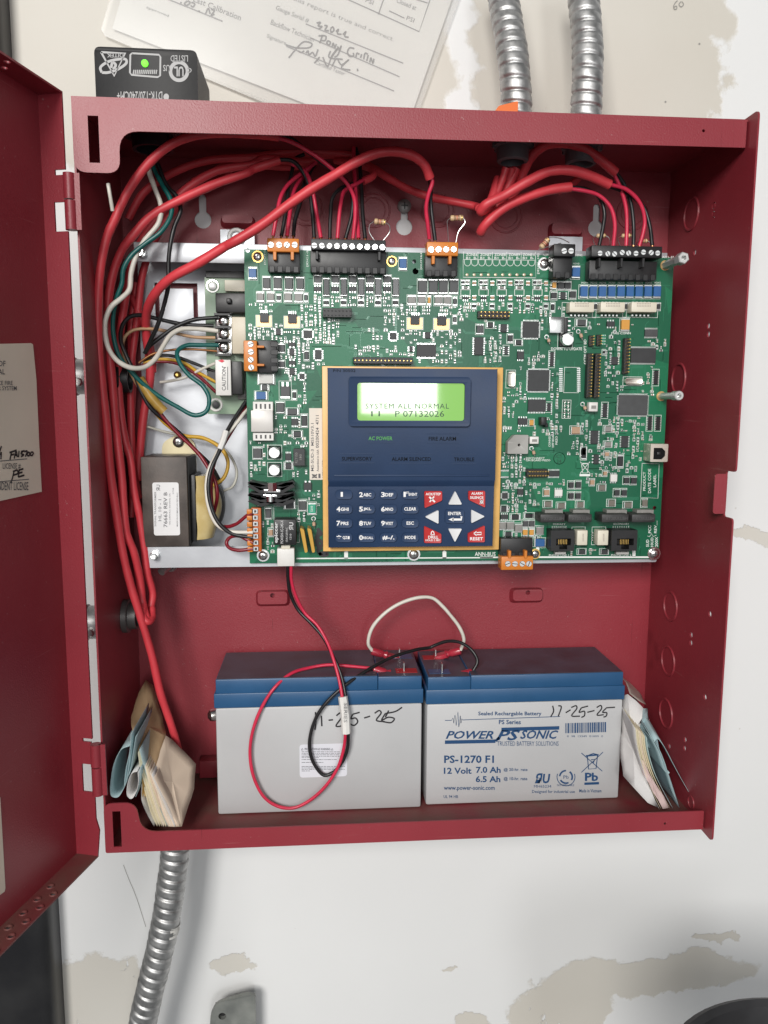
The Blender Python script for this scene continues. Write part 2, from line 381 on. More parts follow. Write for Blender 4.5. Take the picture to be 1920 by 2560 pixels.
for c, x, y, r in (('c2', 530, 1350, .0125), ('c2', 970, 1362, .0125), ('c2', 1385, 1362, .0125), ('c3', 190, 1210, .0125), ('c3', 900, 1195, .0125)):
    q = P(c, x, y, D); m_ = MB().ring(q, (0, 1, 0), r, .0007).ring(q, (0, 1, 0), r * .72, .0005); m_.obj('knockout', RED, cab)
# right wall with through holes and a latch notch
XR = Plane((W, 0, 0), (1, 0, 0))
hs = []
for c, x, y in (('d7', 552, 875), ('d7', 458, 980), ('d7', 457, 1020), ('d7', 528, 1293), ('d7', 428, 1507), ('d7', 425, 1550), ('d7', 348, 1541),
                ('c3', 1357, 1150), ('c3', 1355, 1205), ('c3', 1248, 1415), ('s', 1530, 704), ('s', 1530, 722), ('s', 1541, 445), ('s', 1541, 462)):
    q = XR.hit(c, x, y); hs.append(circ(q.y, q.z, .0021, 12))
za = XR.hit('d7', 700, 165).z; zb = XR.hit('d7', 680, 400).z
out = rpoly([(D, -TH), (-E, -TH - .003), (-E, zb), (.0005, zb), (.0005, za), (-E, za), (-E, H + TH + .002), (D, H + TH)], [0, .004, .003, .002, .002, .003, .004, 0], 4)
MB().sheet(out, hs, *fx(W, W + TH)).obj('side_wall', RED, cab)
m = MB().sheet(rrect(W - .0085, W + .0004, zb + .002, za - .002, .002), [], *fy(-.0012, 0)); m.obj('latch_catch', RED, cab)
for c, x, y in (('d7', 355, 835), ('d7', 343, 1110), ('d7', 332, 1375), ('c3', 1230, 1200), ('f', 1697, 947)):
    q = XR.hit(c, x, y); MB().ring(q, (1, 0, 0), .0113, .0011).obj('knockout', RED, cab)
q = XR.hit('d7', 458, 1822); MB().ring(q, (1, 0, 0), .0045, .0007, 18).obj('knockout', RED, cab)
# left wall, top, bottom
MB().box(-TH, 0, .0012, D + TH, -TH, H + TH).obj('side_wall', RED, cab)
MB().box(-.0006, W + .0006, .0006, D + .0006, H, H + TH).obj('top_panel', RED, cab)
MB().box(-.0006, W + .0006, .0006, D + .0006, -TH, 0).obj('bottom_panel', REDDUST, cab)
# front rims with ears and slots on the hinge side
zt = H + TH
out = rpoly([(-.001, zt), (-.001, zt - .0435), (.0262, zt - .0435), (.0262, zt - .0190), (W - .001, zt - .0172), (W - .001, zt)], [0, .008, .008, .014, .0006, .0006], 6)
q1 = P('c3', 1298, 733, 0)
MB().sheet(out, [[(.0082, zt-.0378), (.0145, zt-.0378), (.0145, zt-.0108), (.0082, zt-.0108)], circ(q1.x, q1.z, .001, 10)], *fy(0, TH)).obj('front_rim', RED, cab)
q1 = P('d7', 327, 1930, 0)
out = rpoly([(-.001, -TH), (W - .001, -TH), (W - .001, .0130), (.0235, .0130), (.0205, .0345), (-.001, .0345)], [.0015, .0006, .0006, .014, .008, .006], 6)
MB().sheet(out, [[(.0046, .003), (.0100, .003), (.0100, .0288), (.0046, .0288)], circ(q1.x, q1.z, .001, 10)], *fy(0, TH)).obj('front_rim', RED, cab)
a, b, z0, z1 = rect('d6', 1300, 240, 1400, 345, D - .004)       # red stop behind the batteries
bbox_obj('battery_stop', a, b + .02, D - .012, D - .0005, z0, z1, RED, cab)

# ================================================================ the open door
HX, HY = -.0057, 0.0
U = Vector((-.272, -.9623, 0)); NN = Vector((-.9623, .272, 0)); LIP = .0157; DW = .40
ZB, ZT = -.0035, H + .0035
def dp(u, n, z): return Vector((HX, HY, 0)) + U * u + NN * n + Vector((0, 0, z))
door = thing('cabinet_door', 'red steel cabinet door swung wide open with paper labels stuck inside', 'door')
def dsheet(outer, hl, fa, fb, name, m=RED): return MB().sheet(outer, hl, fa, fb).obj(name, m, door)
dsheet([(0, ZB), (DW, ZB), (DW, ZT), (0, ZT)], [], lambda u, z: dp(u, LIP, z), lambda u, z: dp(u, LIP + TH, z), 'door_panel')
# hinge-side lip with cut-outs at the two hinges (n runs from the free edge to the panel)
hz = []
for c, ya, yb, yc, yd in (('c1', 1100, 1135, 1310, 1500), ('d6', 118, 140, 285, 465)):
    f = lambda y: P(c, 430 if c == 'c1' else 600, y, 0).z
    hz.append((f(ya), f(yb), f(yc), f(yd)))
(a1, a2, a3, a4), (b1, b2, b3, b4) = hz
o_ = [(0, ZB), (LIP, ZB), (LIP, ZT), (0, ZT), (0, a1), (.007, a1), (.007, a2), (.001, a2), (.001, a3), (.0085, a3), (.0085, a4), (0, a4),
      (0, b1), (.007, b1), (.007, b2), (.001, b2), (.001, b3), (.0085, b3), (.0085, b4), (0, b4), (0, ZB + .028), (-.0022, ZB + .02)]
dsheet(o_, [], lambda n, z: dp(0, n, z), lambda n, z: dp(TH, n, z), 'hinge_lip')
vent = [circ(.045 + .0135*i, .0040, .0019, 10) for i in range(22)] + [circ(.0385 + .0135*i, .0105, .0019, 10) for i in range(22)]
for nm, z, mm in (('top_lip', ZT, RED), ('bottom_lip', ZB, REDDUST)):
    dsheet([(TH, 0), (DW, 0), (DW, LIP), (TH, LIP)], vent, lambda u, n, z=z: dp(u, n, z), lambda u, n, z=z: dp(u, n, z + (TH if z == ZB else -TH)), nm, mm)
for i in range(22):                                              # pressed vent bumps on the lower lip
    for u, n in ((.045 + .0135*i, .0040), (.0385 + .0135*i, .0105)):
        if i < 9: MB().ring(dp(u, n, ZB + TH), (0, 0, 1), .0021, .0006, 12, 5).obj('vent_rim', REDDUST, door)
for (k1, k2, k3, k4) in hz:                                      # hinge knuckles: one leaf on the door, one on the cabinet
    MB().cyl((-.0030, -.0042, k2), (-.0030, -.0042, k3 + .0006), .0036, n=20).obj('hinge_knuckle', RED, door)
    MB().cyl((-.0028, -.0042, k3 - .0002), (-.0028, -.0042, k4), .0036, n=20).box(-.0010, .0034, -.0056, -.0040, k4, k2).obj('hinge_knuckle', RED, cab)
DPL = Plane(dp(0, LIP, 0), -NN).off(0)
def dplane(k): return Plane(dp(0, LIP - k, 0), NN)
def dlabel(pts, name, label, k=.0004, m=PAPERW):
    q = [dplane(k).hit(*p) for p in pts]; q2 = [p + NN * (k - .0001) for p in q]
    n = len(q); me = MB().add(q + q2, [tuple(range(n)), tuple(range(n, 2*n))[::-1]] + [(i, (i+1) % n, n+(i+1) % n, n+i) for i in range(n)])
    o = me.obj(name, m, door, smooth=False); o['label'] = label; return o
lb = dlabel([('c4', -560, 790), ('c4', 200, 772), ('c4', 214, 780), ('c4', 236, 1010), ('d1', 255, 40), ('d1', 271, 335), ('d1', -560, 520)], 'paper_label', 'creased certificate sheet with handwritten licence number')
t = MB(); pl = dplane(.0006)
for s, c, x0, y0, x1, y1 in (('OF', 'c4', -12, 886, 36, 922), ('AL', 'c4', -12, 940, 33, 974), ('CE FIRE', 'c4', -14, 1016, 82, 1044),
                             ('OR SYSTEM', 'c4', -36, 1050, 108, 1078), ('LICENSE #', 'd1', 18, 150, 134, 190), ('NDENT LICENSE', 'd1', -12, 272, 184, 326)):
    write(t, s, pl, c, x0, y0, x1, y1, bold=.008)
for pts in ([('d1', -40, 140), ('d1', 176, 122)], [('d1', -20, 272), ('d1', 188, 254)]):
    stroke(t, pl, 'd1', [p[1:] for p in pts], .0005)
t.obj('lettering', INK, lb, smooth=False)
t = MB()
for pts in ([(75,75),(68,112),(64,128)], [(62,82),(108,66)], [(68,98),(92,92)], [(92,120),(105,72),(112,112)], [(92,100),(114,96)], [(124,70),(120,112)],
            [(136,76),(160,70)], [(150,72),(136,88),(154,96),(136,108)], [(158,76),(176,72),(164,108)], [(184,78),(176,96),(188,102),(192,84),(182,78)], [(204,76),(196,96),(208,100),(216,84),(204,76)],
            [(10,40),(-8,90),(-20,130)], [(2,100),(8,80),(6,125)], [(92,198),(80,250),(68,280)], [(84,205),(112,196),(116,215),(88,228)], [(124,195),(118,240)], [(122,196),(152,186)], [(120,216),(146,208)], [(118,240),(158,228)]):
    stroke(t, pl, 'd1', pts, .0011)
t.obj('handwriting', INKB, lb, smooth=False)
dlabel([('d6', -500, 440), ('d6', 2, 500), ('d6', 35, 1090), ('d6', 30, 1112), ('d6', -500, 1500)], 'paper_label', 'cream instruction sheet near the lower corner of the door')
# the dusty strip on the floor of the door is the lip itself

# ================================================================ wall-side things around the cabinet
x = P('f', 119, 2300, .088).x
post = MB(); pr = rpoly([(x, .088), (x, YW - .001), (x - .12, YW - .001), (x - .12, .088)], [.012, 0, 0, .012], 6)
post.sheet(pr, [], lambda a, b: (a, b, -.9), lambda a, b: (a, b, 1.4))
o = post.obj('black_post', mat('black_post', (.012, .012, .014), .38, 0, .5, 25, .3, 150, col2=(.024, .024, .025))); tag(o, 'scuffed black vertical post on the wall behind the red door', 'post')

def conduit(label, pts, r, pitch=.0078, group=None, name='flexible_conduit', smear=None):
    p = spline(pts, 40); L_ = [0]
    for i in range(1, len(p)): L_.append(L_[-1] + (p[i] - p[i-1]).length)
    tot = L_[-1]; n = 28; st = int(tot / pitch * 12); q = []; j = 0
    for i in range(st + 1):
        s = tot * i / st
        while j < len(L_) - 2 and L_[j+1] < s: j += 1
        f = (s - L_[j]) / max(1e-9, L_[j+1] - L_[j]); q.append((p[j].lerp(p[j+1], f), s))
    fr = frames([a for a, _ in q]); vs = []
    for (c, u, v), (_, s) in zip(fr, q):
        for i in range(n):
            an = 2*math.pi*i/n; ph = (s / pitch + i / n) % 1
            h = (min(1, ph/.16) ** .6) * (1 - .25*ph/.84) * min(1, (.90 - ph)/.10) if ph < .90 else 0     # one rolled strip, overlapping like scales
            h = max(-.1, h)
            vs.append(c + (u*math.cos(an) + v*math.sin(an)) * (r * (.885 + .125*h) * (1 + .012*math.sin(s*190 + 2*an) + .008*math.sin(s*610 + 3*an))))
    m = len(fr)
    mb = MB().add(vs, [(k*n+i, k*n+(i+1) % n, (k+1)*n+(i+1) % n, (k+1)*n+i) for k in range(m-1) for i in range(n)])
    o = mb.obj(name, STEEL, ang=70); tag(o, label, 'conduit', group)
    if smear:                                                    # a dab of dried wall paint on a few turns
        k0, k1, i0, i1 = smear; ks = range(int(k0*m), int(k1*m)); fs = []; vv = []
        for k in ks:
            for i in range(i0, i1):
                e_ = math.sin(k*1.9)*1.5 + math.sin(k*.7)*1.2
                if i0 + 1 + e_ < i < i1 - 1 + e_*.6: fs.append((k*n+i, k*n+i+1, (k+1)*n+i+1, (k+1)*n+i))
        for q_, (cc, u, v) in zip([vs[k*n:(k+1)*n] for k in range(m)], fr): vv += [p + (p - cc).normalized() * .0005 for p in q_]
        MB().add(vv, fs).obj('paint_smear', mat('old_paint', (.70, .69, .65), .7, 0, .08, 200, .3, 500), o, ang=70, fixn=False)
    return o
YC = .050
c1_ = [Vector((P('c3', 250, 640, YC).x, YC, H + .004))] + [P('c3', x, y, Y) for x, y, Y in ((248, 560, YC), (240, 430, YC), (222, 270, .055), (195, 110, .062), (172, -20, .068), (140, -200, .07))]
conduit('ribbed metal flexible conduit entering the cabinet top, the one nearer the paper sheet', c1_, .0107, group='conduits entering the cabinet top')
c2_ = [Vector((P('c3', 640, 640, YC).x, YC, H + .004))] + [P('c3', x, y, Y) for x, y, Y in ((642, 560, YC), (648, 400, YC), (646, 230, .054), (634, 80, .058), (620, -30, .062), (600, -200, .065))]
conduit('ribbed metal flexible conduit entering the cabinet top, the one nearer the right wall edge', c2_, .0107, group='conduits entering the cabinet top')
YB_ = .062
c3_ = [Vector((P('d6', 1135, 860, YB_).x, YB_, -.002))] + [P('d6', x, y, Y) for x, y, Y in ((1132, 880, YB_), (1115, 1010, .062), (1092, 1190, .060), (1055, 1400, .058), (1012, 1590, .056), (965, 1780, .056), (920, 1990, .058), (870, 2250, .06))]
conduit('long ribbed metal conduit running down from under the cabinet', c3_, .0110, smear=(.42, .46, 6, 22))
for c, x, y, lab in (('c3', 228, 880, 'dark conduit bushing with red cables in the cabinet top, the one further left'), ('c3', 612, 905, 'dark conduit bushing in the cabinet top nearest the right wall')):
    q = Vector((P(c, x, y, YC).x, YC, H))
    m = MB(); m.lathe(q, (0, 0, -1), [(0.0002, .0132), (.004, .0135), (.0048, .0125), (.005, .0112), (.0135, .0108), (.0145, .0098), (.0145, .0082), (.004, .0078)], 24)
    for i in range(8):
        a = 2*math.pi*i/8; m.box(q.x+.0128*math.cos(a)-.0016, q.x+.0128*math.cos(a)+.0016, q.y+.0128*math.sin(a)-.0016, q.y+.0128*math.sin(a)+.0016, H-.005, H-.0004)
    o = m.obj('conduit_bushing', mat('dark_bushing', (.12, .12, .13), .5, .3)); tag(o, lab, 'bushing')
# locknut plug under the black surge box
q = P('c1', 990, 900, .055); q.z = H
o = MB().lathe(q, (0, 0, -1), [(.0002, .0205), (.003, .0205), (.0036, .019), (.0037, .014), (.012, .0135), (.012, .011), (.003, .0105)], 28).obj('nipple_locknut', BLKG); tag(o, 'black round locknut in the cabinet ceiling where house wires enter', 'locknut')
# fittings in the left wall, seen inside and through the gap behind the door
for c, x, y, lab, kl in (('c4', 825, 1010, 'black bushing low behind the wires in the left cabinet wall', 0), ('d1', 838, 1140, 'grey locknut in the left cabinet wall under the cables', 1)):
    pl = Plane((.004, 0, 0), (1, 0, 0)); q = pl.hit(c, x, y); q.x = 0; q.y = max(.03, min(.075, q.y))
    o = MB().lathe(q, (1, 0, 0), [(.0002, .0125), (.004, .0125), (.0045, .0118), (.0046, .010), (.010, .0098), (.010, .008), (.002, .0075)], 20).obj('wall_bushing', BLK if not kl else mat('grey_fitting', (.16, .155, .15), .45, .6)); tag(o, lab, 'bushing')
for c, x, y, lab in (('c4', 528, 990, 'metal conduit fitting behind the door gap beside the upper cables'), ('d1', 600, 1180, 'metal conduit fitting behind the door gap near the lower locknut')):
    pl = Plane((-.014, 0, 0), (1, 0, 0)); q = P(c, x, y, .045); q.x = -.0016
    m = thing('conduit_fitting', lab, 'fitting'); 
    MB().lathe(q, (-1, 0, 0), [(.0, .0135), (.004, .0135), (.0045, .0118), (.016, .0118), (.017, .0128), (.026, .0128), (.028, .0105), (.034, .0105)], 24).obj('body', STEEL, m)
    MB().lathe(q + Vector((-.012, -.0115, -.004)), (0, -1, 0), [(0, .003), (.003, .003), (.004, .002)], 14).obj('screw', TIN, m)
# orange tab on top of the cabinet
q = P('c3', 160, 640, .035)
o = MB().sheet(rpoly([(q.x-.013, H+TH), (q.x+.0115, H+TH), (q.x+.0115, H+.020), (q.x-.0015, H+.0165)], [.001]*4, 3), [], *fy(.034, .043)).obj('orange_tab', mat('orange_tab', (.75, .16, .025), .45)); tag(o, 'small bright orange tab on top of the cabinet by the conduit', 'tab')

# gray strap end and black bucket at the foot of the picture
br = thing('metal_bracket', 'worn grey metal bracket end with a hole, at the bottom below the cabinet', 'bracket')
Yb = .094
def bk(x, y): q = P('d6', x, y, Yb); return (q.x, q.z)
out = rpoly([bk(1350, 2150), bk(1365, 1910), bk(1400, 1840), bk(1600, 1780), bk(1655, 1790), bk(1660, 2150)], [0, .002, .006, .006, .002, 0], 5)
hq = bk(1440, 1920)
GM = mat('worn_grey_paint', (.17, .18, .17), .5, .2, .5, 60, .2, 300, col2=(.27, .28, .26))
MB().sheet(out, [circ(hq[0], hq[1], .0032, 16)], *fy(Yb, Yb + .004)).obj('plate', GM, br, bevel=.0012)
MB().box(out[0][0] + .004, bk(1640, 1900)[0], Yb + .0035, YW - .0002, hq[1] - .05, hq[1] - .004).obj('mount', mat('dark_mount', (.03, .03, .032), .5), br)
MB().lathe(Vector((hq[0], Yb + .004, hq[1])), (0, 1, 0), [(0, .0034), (.003, .0034), (.003, .001)], 14).obj('screw', BLK, br)
q = P('f', 1868, 2497, -.09)
bcx, rb = q.x + .003, .090
buck = MB(); buck.lathe((bcx, q.y - rb, q.z - .10), (0, 0, 1), [(0, .07), (.090, rb - .012), (.093, rb - .003), (.097, rb), (.101, rb - .0005), (.103, rb - .004), (.1005, rb - .0075), (.05, rb - .02)], 64)
o = buck.obj('black_bucket', mat('black_rubber', (.022, .022, .024), .5, 0, .4, 30, .3, 200)); tag(o, 'rounded rim of a black bucket at the lower right corner', 'bucket')

# ================================================================ surge protector on the cabinet top
sp = thing('surge_protector', 'black plastic surge protector box with a green light, upside down on the cabinet', 'surge protector')
YS = .028
x0, x1, z0, z1 = rect('c1', 608, 300, 1285, 660, YS); z0 = H + .003
m = MB().sheet(rrect(x0, x1, z0, z1, .004, 5), [], *fy(YS, YS + .056)); m.obj('case', mat('surge_black', (.016, .016, .017), .40, 0, .3, 30, .1, 400, spec=.16), sp, bevel=.0009)
MB().cyl((q.x*0 + (x0+x1)/2, .055, H + TH), ((x0+x1)/2, .055, z0 + .001), .011).obj('nipple', STEEL, sp)
pl = YPl(YS - .0003); G = mat('moulded_grey', (.40, .40, .40), .5); t = MB()
write(t, 'LISTED', pl, 'c1', 1105, 358, 1218, 400, 2, bold=.01); write(t, 'US', pl, 'c1', 1057, 420, 1100, 462, 2, bold=.012); write(t, 'C', pl, 'c1', 1215, 440, 1242, 472, 2, bold=.012)
write(t, 'UL', pl, 'c1', 1128, 430, 1190, 495, 2, bold=.03); write(t, 'DTK-120/240CM+', pl, 'c1', 758, 592, 1052, 648, 2, bold=.012)
write(t, 'DITEK', pl, 'c1', 692, 345, 800, 372, 2, bold=.012)
patch(t, pl, 'c1', [(1077 + 18*math.cos(a*.4), 628 + 22*math.sin(a*.4)) for a in range(16)])
stroke(t, pl, 'c1', [(1160 + 55*math.cos(R(a)), 462 + 58*math.sin(R(a))) for a in range(0, 375, 15)], .0022)
for pts in ([(655, 338), (812, 345), (740, 492), (655, 338)],): stroke(t, pl, 'c1', pts, .0013, False)
stroke(t, pl, 'c1', [(660, 470), (650, 440), (690, 405), (760, 385), (815, 385), (820, 405), (780, 440), (700, 470), (660, 470)], .0016)
stroke(t, pl, 'c1', [(720, 440), (730, 405), (750, 420), (735, 450)], .0016)
for yy, a, b in ((465, 862, 1022),):
    for k in range(13): stroke(t, pl, 'c1', [(a + (b-a)*k/13, yy), (a + (b-a)*(k+.6)/13, yy + 2)], .0026, False)
stroke(t, pl, 'c1', [(856, 345), (1030, 355), (1040, 370), (1038, 490), (1022, 500), (852, 485), (842, 470), (845, 355), (856, 345)], .0011, False)
t.obj('lettering', G, sp, smooth=False)
q = P('c1', 940, 413, YS); MB().lathe(q, (0, -1, 0), [(0, .0021), (.0012, .0021), (.002, .0012), (.0022, 0)], 14).obj('indicator_light', mat('green_led', (.1, .6, .05), .3, emit=((.16, 1, .05), 1.6)), sp)

# ================================================================ report sheet in a clear sleeve leaning on the wall
rp = thing('report_sheet', 'white report form with handwriting in a clear sleeve, tilted against the wall', 'paper')
yr = YW - .003
def bl(c, x, y): return P(c, x, y, yr)
A_ = bl('c1', 728, 185); B_ = bl('c2', 1120, 918); ux = (B_ - A_); C_ = bl('c2', 1480, -40)
w_dir = ux.normalized(); up = Vector((0, 1, 0)).cross(w_dir) * -1
up = Vector((-w_dir.z, 0, w_dir.x))
# keep the foot of the sheet above the cabinet top
q0 = A_; q1_ = bl('c2', 782 - 0, 0)
edge = bl('c2', 1475, 0); low = bl('c2', 1225, 715)
ed = (edge - low).normalized()
foot = low - ed * ((low.z - (H + .004)) / ed.z)
t_b = (A_.z - (H + .004)) / (-w_dir.z); base = A_ + w_dir * t_b if w_dir.z < 0 else A_
poly = [A_ + up * .20, A_, bl('c2', 575, 690), base if base.x < foot.x else foot, foot, low, edge, edge + ed * .17]
poly = [Vector((p.x, yr, p.z)) for p in poly]
def flat(pts, name, m, parent, th=.0004, y=0):
    n = len(pts); mb = MB().sheet([(p.x, p.z) for p in pts], [], *fy(yr + y, yr + y + th)); return mb.obj(name, m, parent, smooth=False)
flat(poly, 'sheet', PAPER, rp)
sl = [A_ + up*.20 - w_dir*.007, A_ - w_dir*.007 - up*.0035, A_ - w_dir*.003 - up*.007]
b2 = sl[2] + w_dir * ((sl[2].z - (H + .003)) / (-w_dir.z)); sl += [b2, Vector((foot.x + .004, yr, H + .003)), edge + w_dir*.005, edge + ed*.17 + w_dir*.005]
def sleeve_mat():
    m = bpy.data.materials.new('clear_sleeve'); m.use_nodes = True; nt = m.node_tree; b = nt.nodes['Principled BSDF']
    b.inputs['Base Color'].default_value = (.80, .79, .76, 1); b.inputs['Roughness'].default_value = .18; b.inputs['Alpha'].default_value = .22; return m
SLEEVE = sleeve_mat()
flat(sl, 'sleeve', SLEEVE, rp, .0002, -.0009)
t = MB(); pl = YPl(yr - .0003)
ang = math.atan2(w_dir.z, w_dir.x)
PT = mat('printed_grey', (.22, .22, .225), .7)
def slant(s, c, x, y, wpx, hpx, **k):                            # writing that follows the tilt of the sheet: (x, y) = start of its baseline
    vs, fs = glyphs(s, **k); o_ = pl.hit(c, x, y); sc_ = CR[c][2] * .00032
    t.add([o_ + w_dir * (u * wpx * sc_) + up * (v * hpx * sc_) for u, v in vs], fs)
slant('this report is true and correct.', 'c2', 440, 8, 640, 34)
slant('Gauge Serial #', 'c2', 330, 70, 205, 34, bold=.006); slant('Backflow Technician', 'c2', 300, 158, 270, 30, bold=.006); slant('Signature', 'c2', 272, 250, 120, 30, bold=.006)
slant('Certified Tester', 'c2', 590, 415, 185, 24, bold=.006); slant('Closed at', 'c2', 1115, 15, 125, 28, bold=.01); slant('PSI', 'c2', 1180, 128, 48, 26, bold=.01); slant('PSI', 'c2', 915, 12, 48, 26, bold=.01)
slant('approved', 'c1', 945, 58, 135, 20, bold=.01); slant('__________', 'c1', 1090, 0, 330, 8); slant('Last Calibration', 'c1', 1250, 10, 290, 34, bold=.012)
for pts in ([(530, 155), (1162, 410)], [(560, 245), (1138, 498)], [(405, 300), (1102, 590)], [(1000, 95), (1040, -20)], [(800, -5), (1265, 205), (1335, 0)], [(1070, 70), (1170, 118)], [(1200, -20), (1320, 20)]):
    stroke(t, pl, 'c2', pts, .0009, False)
t.obj('lettering', PT, rp, smooth=False)
t = MB()
for pts in ([(600,150),(625,145),(610,168),(635,172),(612,190)], [(650,165),(668,168),(655,195),(680,200)], [(690,185),(705,175),(712,195),(695,210),(690,188)], [(725,205),(742,190),(735,218),(762,222)], [(770,225),(790,205),(782,235),(808,242)],
            [(620,280),(640,225)], [(612,232),(660,235),(655,262),(630,262)], [(665,285),(672,265),(690,275),(680,292),(668,285)], [(700,305),(708,280),(718,308),(728,285)], [(735,300),(748,318),(760,295),(735,360),(715,370)],
            [(845,315),(815,310),(800,340),(815,365),(840,360),(838,342)], [(855,370),(862,345),(878,352)], [(885,375),(892,350)], [(905,385),(915,345),(932,350)], [(925,395),(935,355)], [(945,405),(952,375),(965,410),(972,380)],
            [(420,375),(465,320),(520,270),(570,285),(560,305),(470,310),(400,290)], [(480,330),(500,340),(520,330)], [(530,345),(545,330),(550,355),(575,340),(590,365),(610,320)], [(595,400),(620,370),(585,410)], [(640,370),(670,430),(700,360),(740,310),(690,380)],
            [(700,430),(730,380),(760,420),(810,385),(760,440),(820,455)], [(865,445),(866,462)], [(690,330),(680,370),(770,385)]):
    stroke(t, pl, 'c2', pts, .0012)
for pts in ([(1215, 5), (1232, 15), (1210, 35), (1195, 25), (1215, 5)], [(1240, 15), (1262, 25), (1250, 45), (1235, 35)], [(1330, 95), (1350, 55), (1362, 90)], [(1368, 60), (1388, 70), (1368, 100), (1390, 92)], [(1285, 70), (1296, 76)], [(1168, 15), (1178, 20)]):
    stroke(t, pl, 'c1', pts, .0012)
t.obj('handwriting', mat('pen_grey', (.10, .10, .105), .6), rp, smooth=False)

# ================================================================ grey chassis behind the board
ch = thing('metal_chassis', 'light grey zinc chassis plate and rails carrying the circuit board', 'chassis')
YCH = D - .008
a = P('s', 312, 560, YCH); b = P('d1', 950, 760, YCH)
xl = P('c4', 915, 900, YCH).x; xr = P('s', 1418, 1190, YP + .004).x - .002
zu = P('c4', 1000, 175, .09).z; zl = P('d1', 1000, 800, .07).z
sx0, sx1, sz0, sz1 = rect('c4', 1000, 380, 1285, 620, YCH)
wq = .0034; bp_ = MB()                                            # plate cut by a U-shaped slot that shows the red panel behind
for (a, b, c_, d) in ((xl, sx0, zl, zu), (sx1, xr, zl, zu), (sx0, sx1, sz1, zu), (sx0, sx1, zl, sz0), (sx0 + wq, sx1 - wq, sz0, sz1 - wq*1.2)): bp_.box(a, b, YCH, YCH + .0012, c_, d)
bp_.obj('back_plate', ZINC, ch, smooth=False)
# upper rail and lower rail, bent forward and up
x0, x1, z0, z1 = rect('c4', 868, 118, 1570, 258, .068)
MB().box(x0, xr, .0665, .0679, z0, z1).obj('upper_rail', ZINC, ch, bevel=.0004)
MB().box(x0, xr, .0679, YCH + .001, z1 - .0014, z1).obj('rail_web', ZINC, ch)
x0, x1, z0, z1 = rect('d1', 948, 694, 1630, 820, YP + .0035)
MB().sheet(rrect(x0, xr + .002, z0, z1, .0014), [], *fy(YP + .0030, YP + .0044)).obj('lower_rail', ZINC, ch)
MB().box(x0 + .001, xr, YP + .0044, YCH + .001, z0 + .0002, z0 + .0016).obj('rail_web', ZINC, ch)
for c, xa, ya, y_ in (('c4', 918, 192, .0665), ('d1', 1005, 745, YP + .003)):
    q = P(c, xa, ya, y_)
    MB().lathe(q, (0, -1, 0), [(0, .0032), (.004, .0032), (.0042, .0024), (.0075, .0024), (.0075, .0015), (.003, .0014)], 14).obj('standoff', BRIGHT, ch)
for c, xa, ya, xb, yb in (('c1', 1428, 1488, 1650, 1600), ('c3', 432, 1325, 615, 1420)):      # tabs hooked in the back panel
    x0, x1, z0, z1 = rect(c, xa, ya, xb, yb, D - .0072)
    MB().box(x0, x1, D - .0080, D - .0068, z0 - .012, z1).obj('hook_tab', ZINC, ch)
q = P('c2', 80, 1535, D - .009); MB().ring(q, (0, 1, 0), .0052, .0016, 20).obj('cable_clip', WHITE, ch)
q = P('d1', 1045, 855, .075)
MB().cyl(q, q + Vector((.006, .012, .004)), .003, n=10).ring(q + Vector((.005, .01, .003)), (.3, 1, .2), .004, .0016).obj('wing_screw', STEEL, ch)
o = MB().lathe(P('c4', 1152, 978, YCH), (0, -1, 0), [(0, .0028), (.002, .0028), (.003, .0016), (.004, .001)], 12).obj('rivet', GOLD, ch)

def phillips(name, q, r, parent, m=TIN, axis=(0, -1, 0)):        # pan-head screw with a cross recess
    o = MB().lathe(q, axis, [(0, r), (r*.25, r), (r*.5, r*.8), (r*.62, r*.35), (r*.62, 0)], 20).obj(name, m, parent)
    y = q.y - r*.63
    MB().box(q.x-r*.5, q.x+r*.5, y-.0001, y+.0002, q.z-r*.1, q.z+r*.1).box(q.x-r*.1, q.x+r*.1, y-.0002, y+.0001, q.z-r*.5, q.z+r*.5).obj('cross_slot', mat('slot_dark', (.05, .05, .05), .5), o, smooth=False)
    return o
q = P('c2', 1168, 1338, D); o = phillips('wall_screw', Vector((q.x, D - .0002, q.z)), .0052, None, mat('grey_screw', (.34, .34, .33), .45, .4)); tag(o, 'grey cross-head screw in the keyhole at the top of the back panel', 'screw')

# ================================================================ transformer
tr = thing('transformer', 'dark steel mains transformer with a white label and amber tape winding', 'transformer')
YT = .062
x0, x1, z0, z1 = rect('d1', 910, 110, 1225, 692, YT)
CORE = mat('laminated_steel', (.088, .072, .063), .5, .25, .4, 45, .25, 700)
zl0 = z0
MB().box(x0, x1, YT, YCH - .0005, z0, z1).obj('core', CORE, tr, bevel=.0006)
lam = MB()
for k in range(9): lam.box(x1 - .0001, x1 + .0007, YT + .003 + k*.0042, YT + .005 + k*.0042, z0 + .001, z1 - .001)
lam.obj('lamination_edge', mat('lamination', (.02, .019, .019), .5, .4), tr)
bx0, bx1, bz0, bz1 = rect('d1', 1228, 225, 1278, 655, YT + .010)
MB().box(x1 + .0008, bx1, YT + .008, YCH - .004, bz0, bz1).obj('bobbin', BLK, tr, bevel=.0005)
cx1 = P('d1', 1430, 440, YT + .020).x
TAPE = mat('amber_tape', (.56, .40, .13), .22, 0, .35, 70, .5, 120, coat=.4, col2=(.74, .60, .30))
m = MB(); n = 12; ny = 12
for i in range(n + 1):
    t_ = i / n; z = bz0 + .001 + (bz1 - bz0 - .002) * t_
    bul = (.62 + .38*math.sin(math.pi*t_)) if True else 1
    for j in range(ny + 1):
        s_ = j / ny; y = YT + .009 + (YCH - YT - .014) * s_
        x = bx1 + (cx1 - bx1) * bul * (max(0, math.sin(math.pi * (.0 + .93*s_))) ** .55) + .0006*math.sin(9*t_ + 5*s_)
        m.v.append((x, y, z))
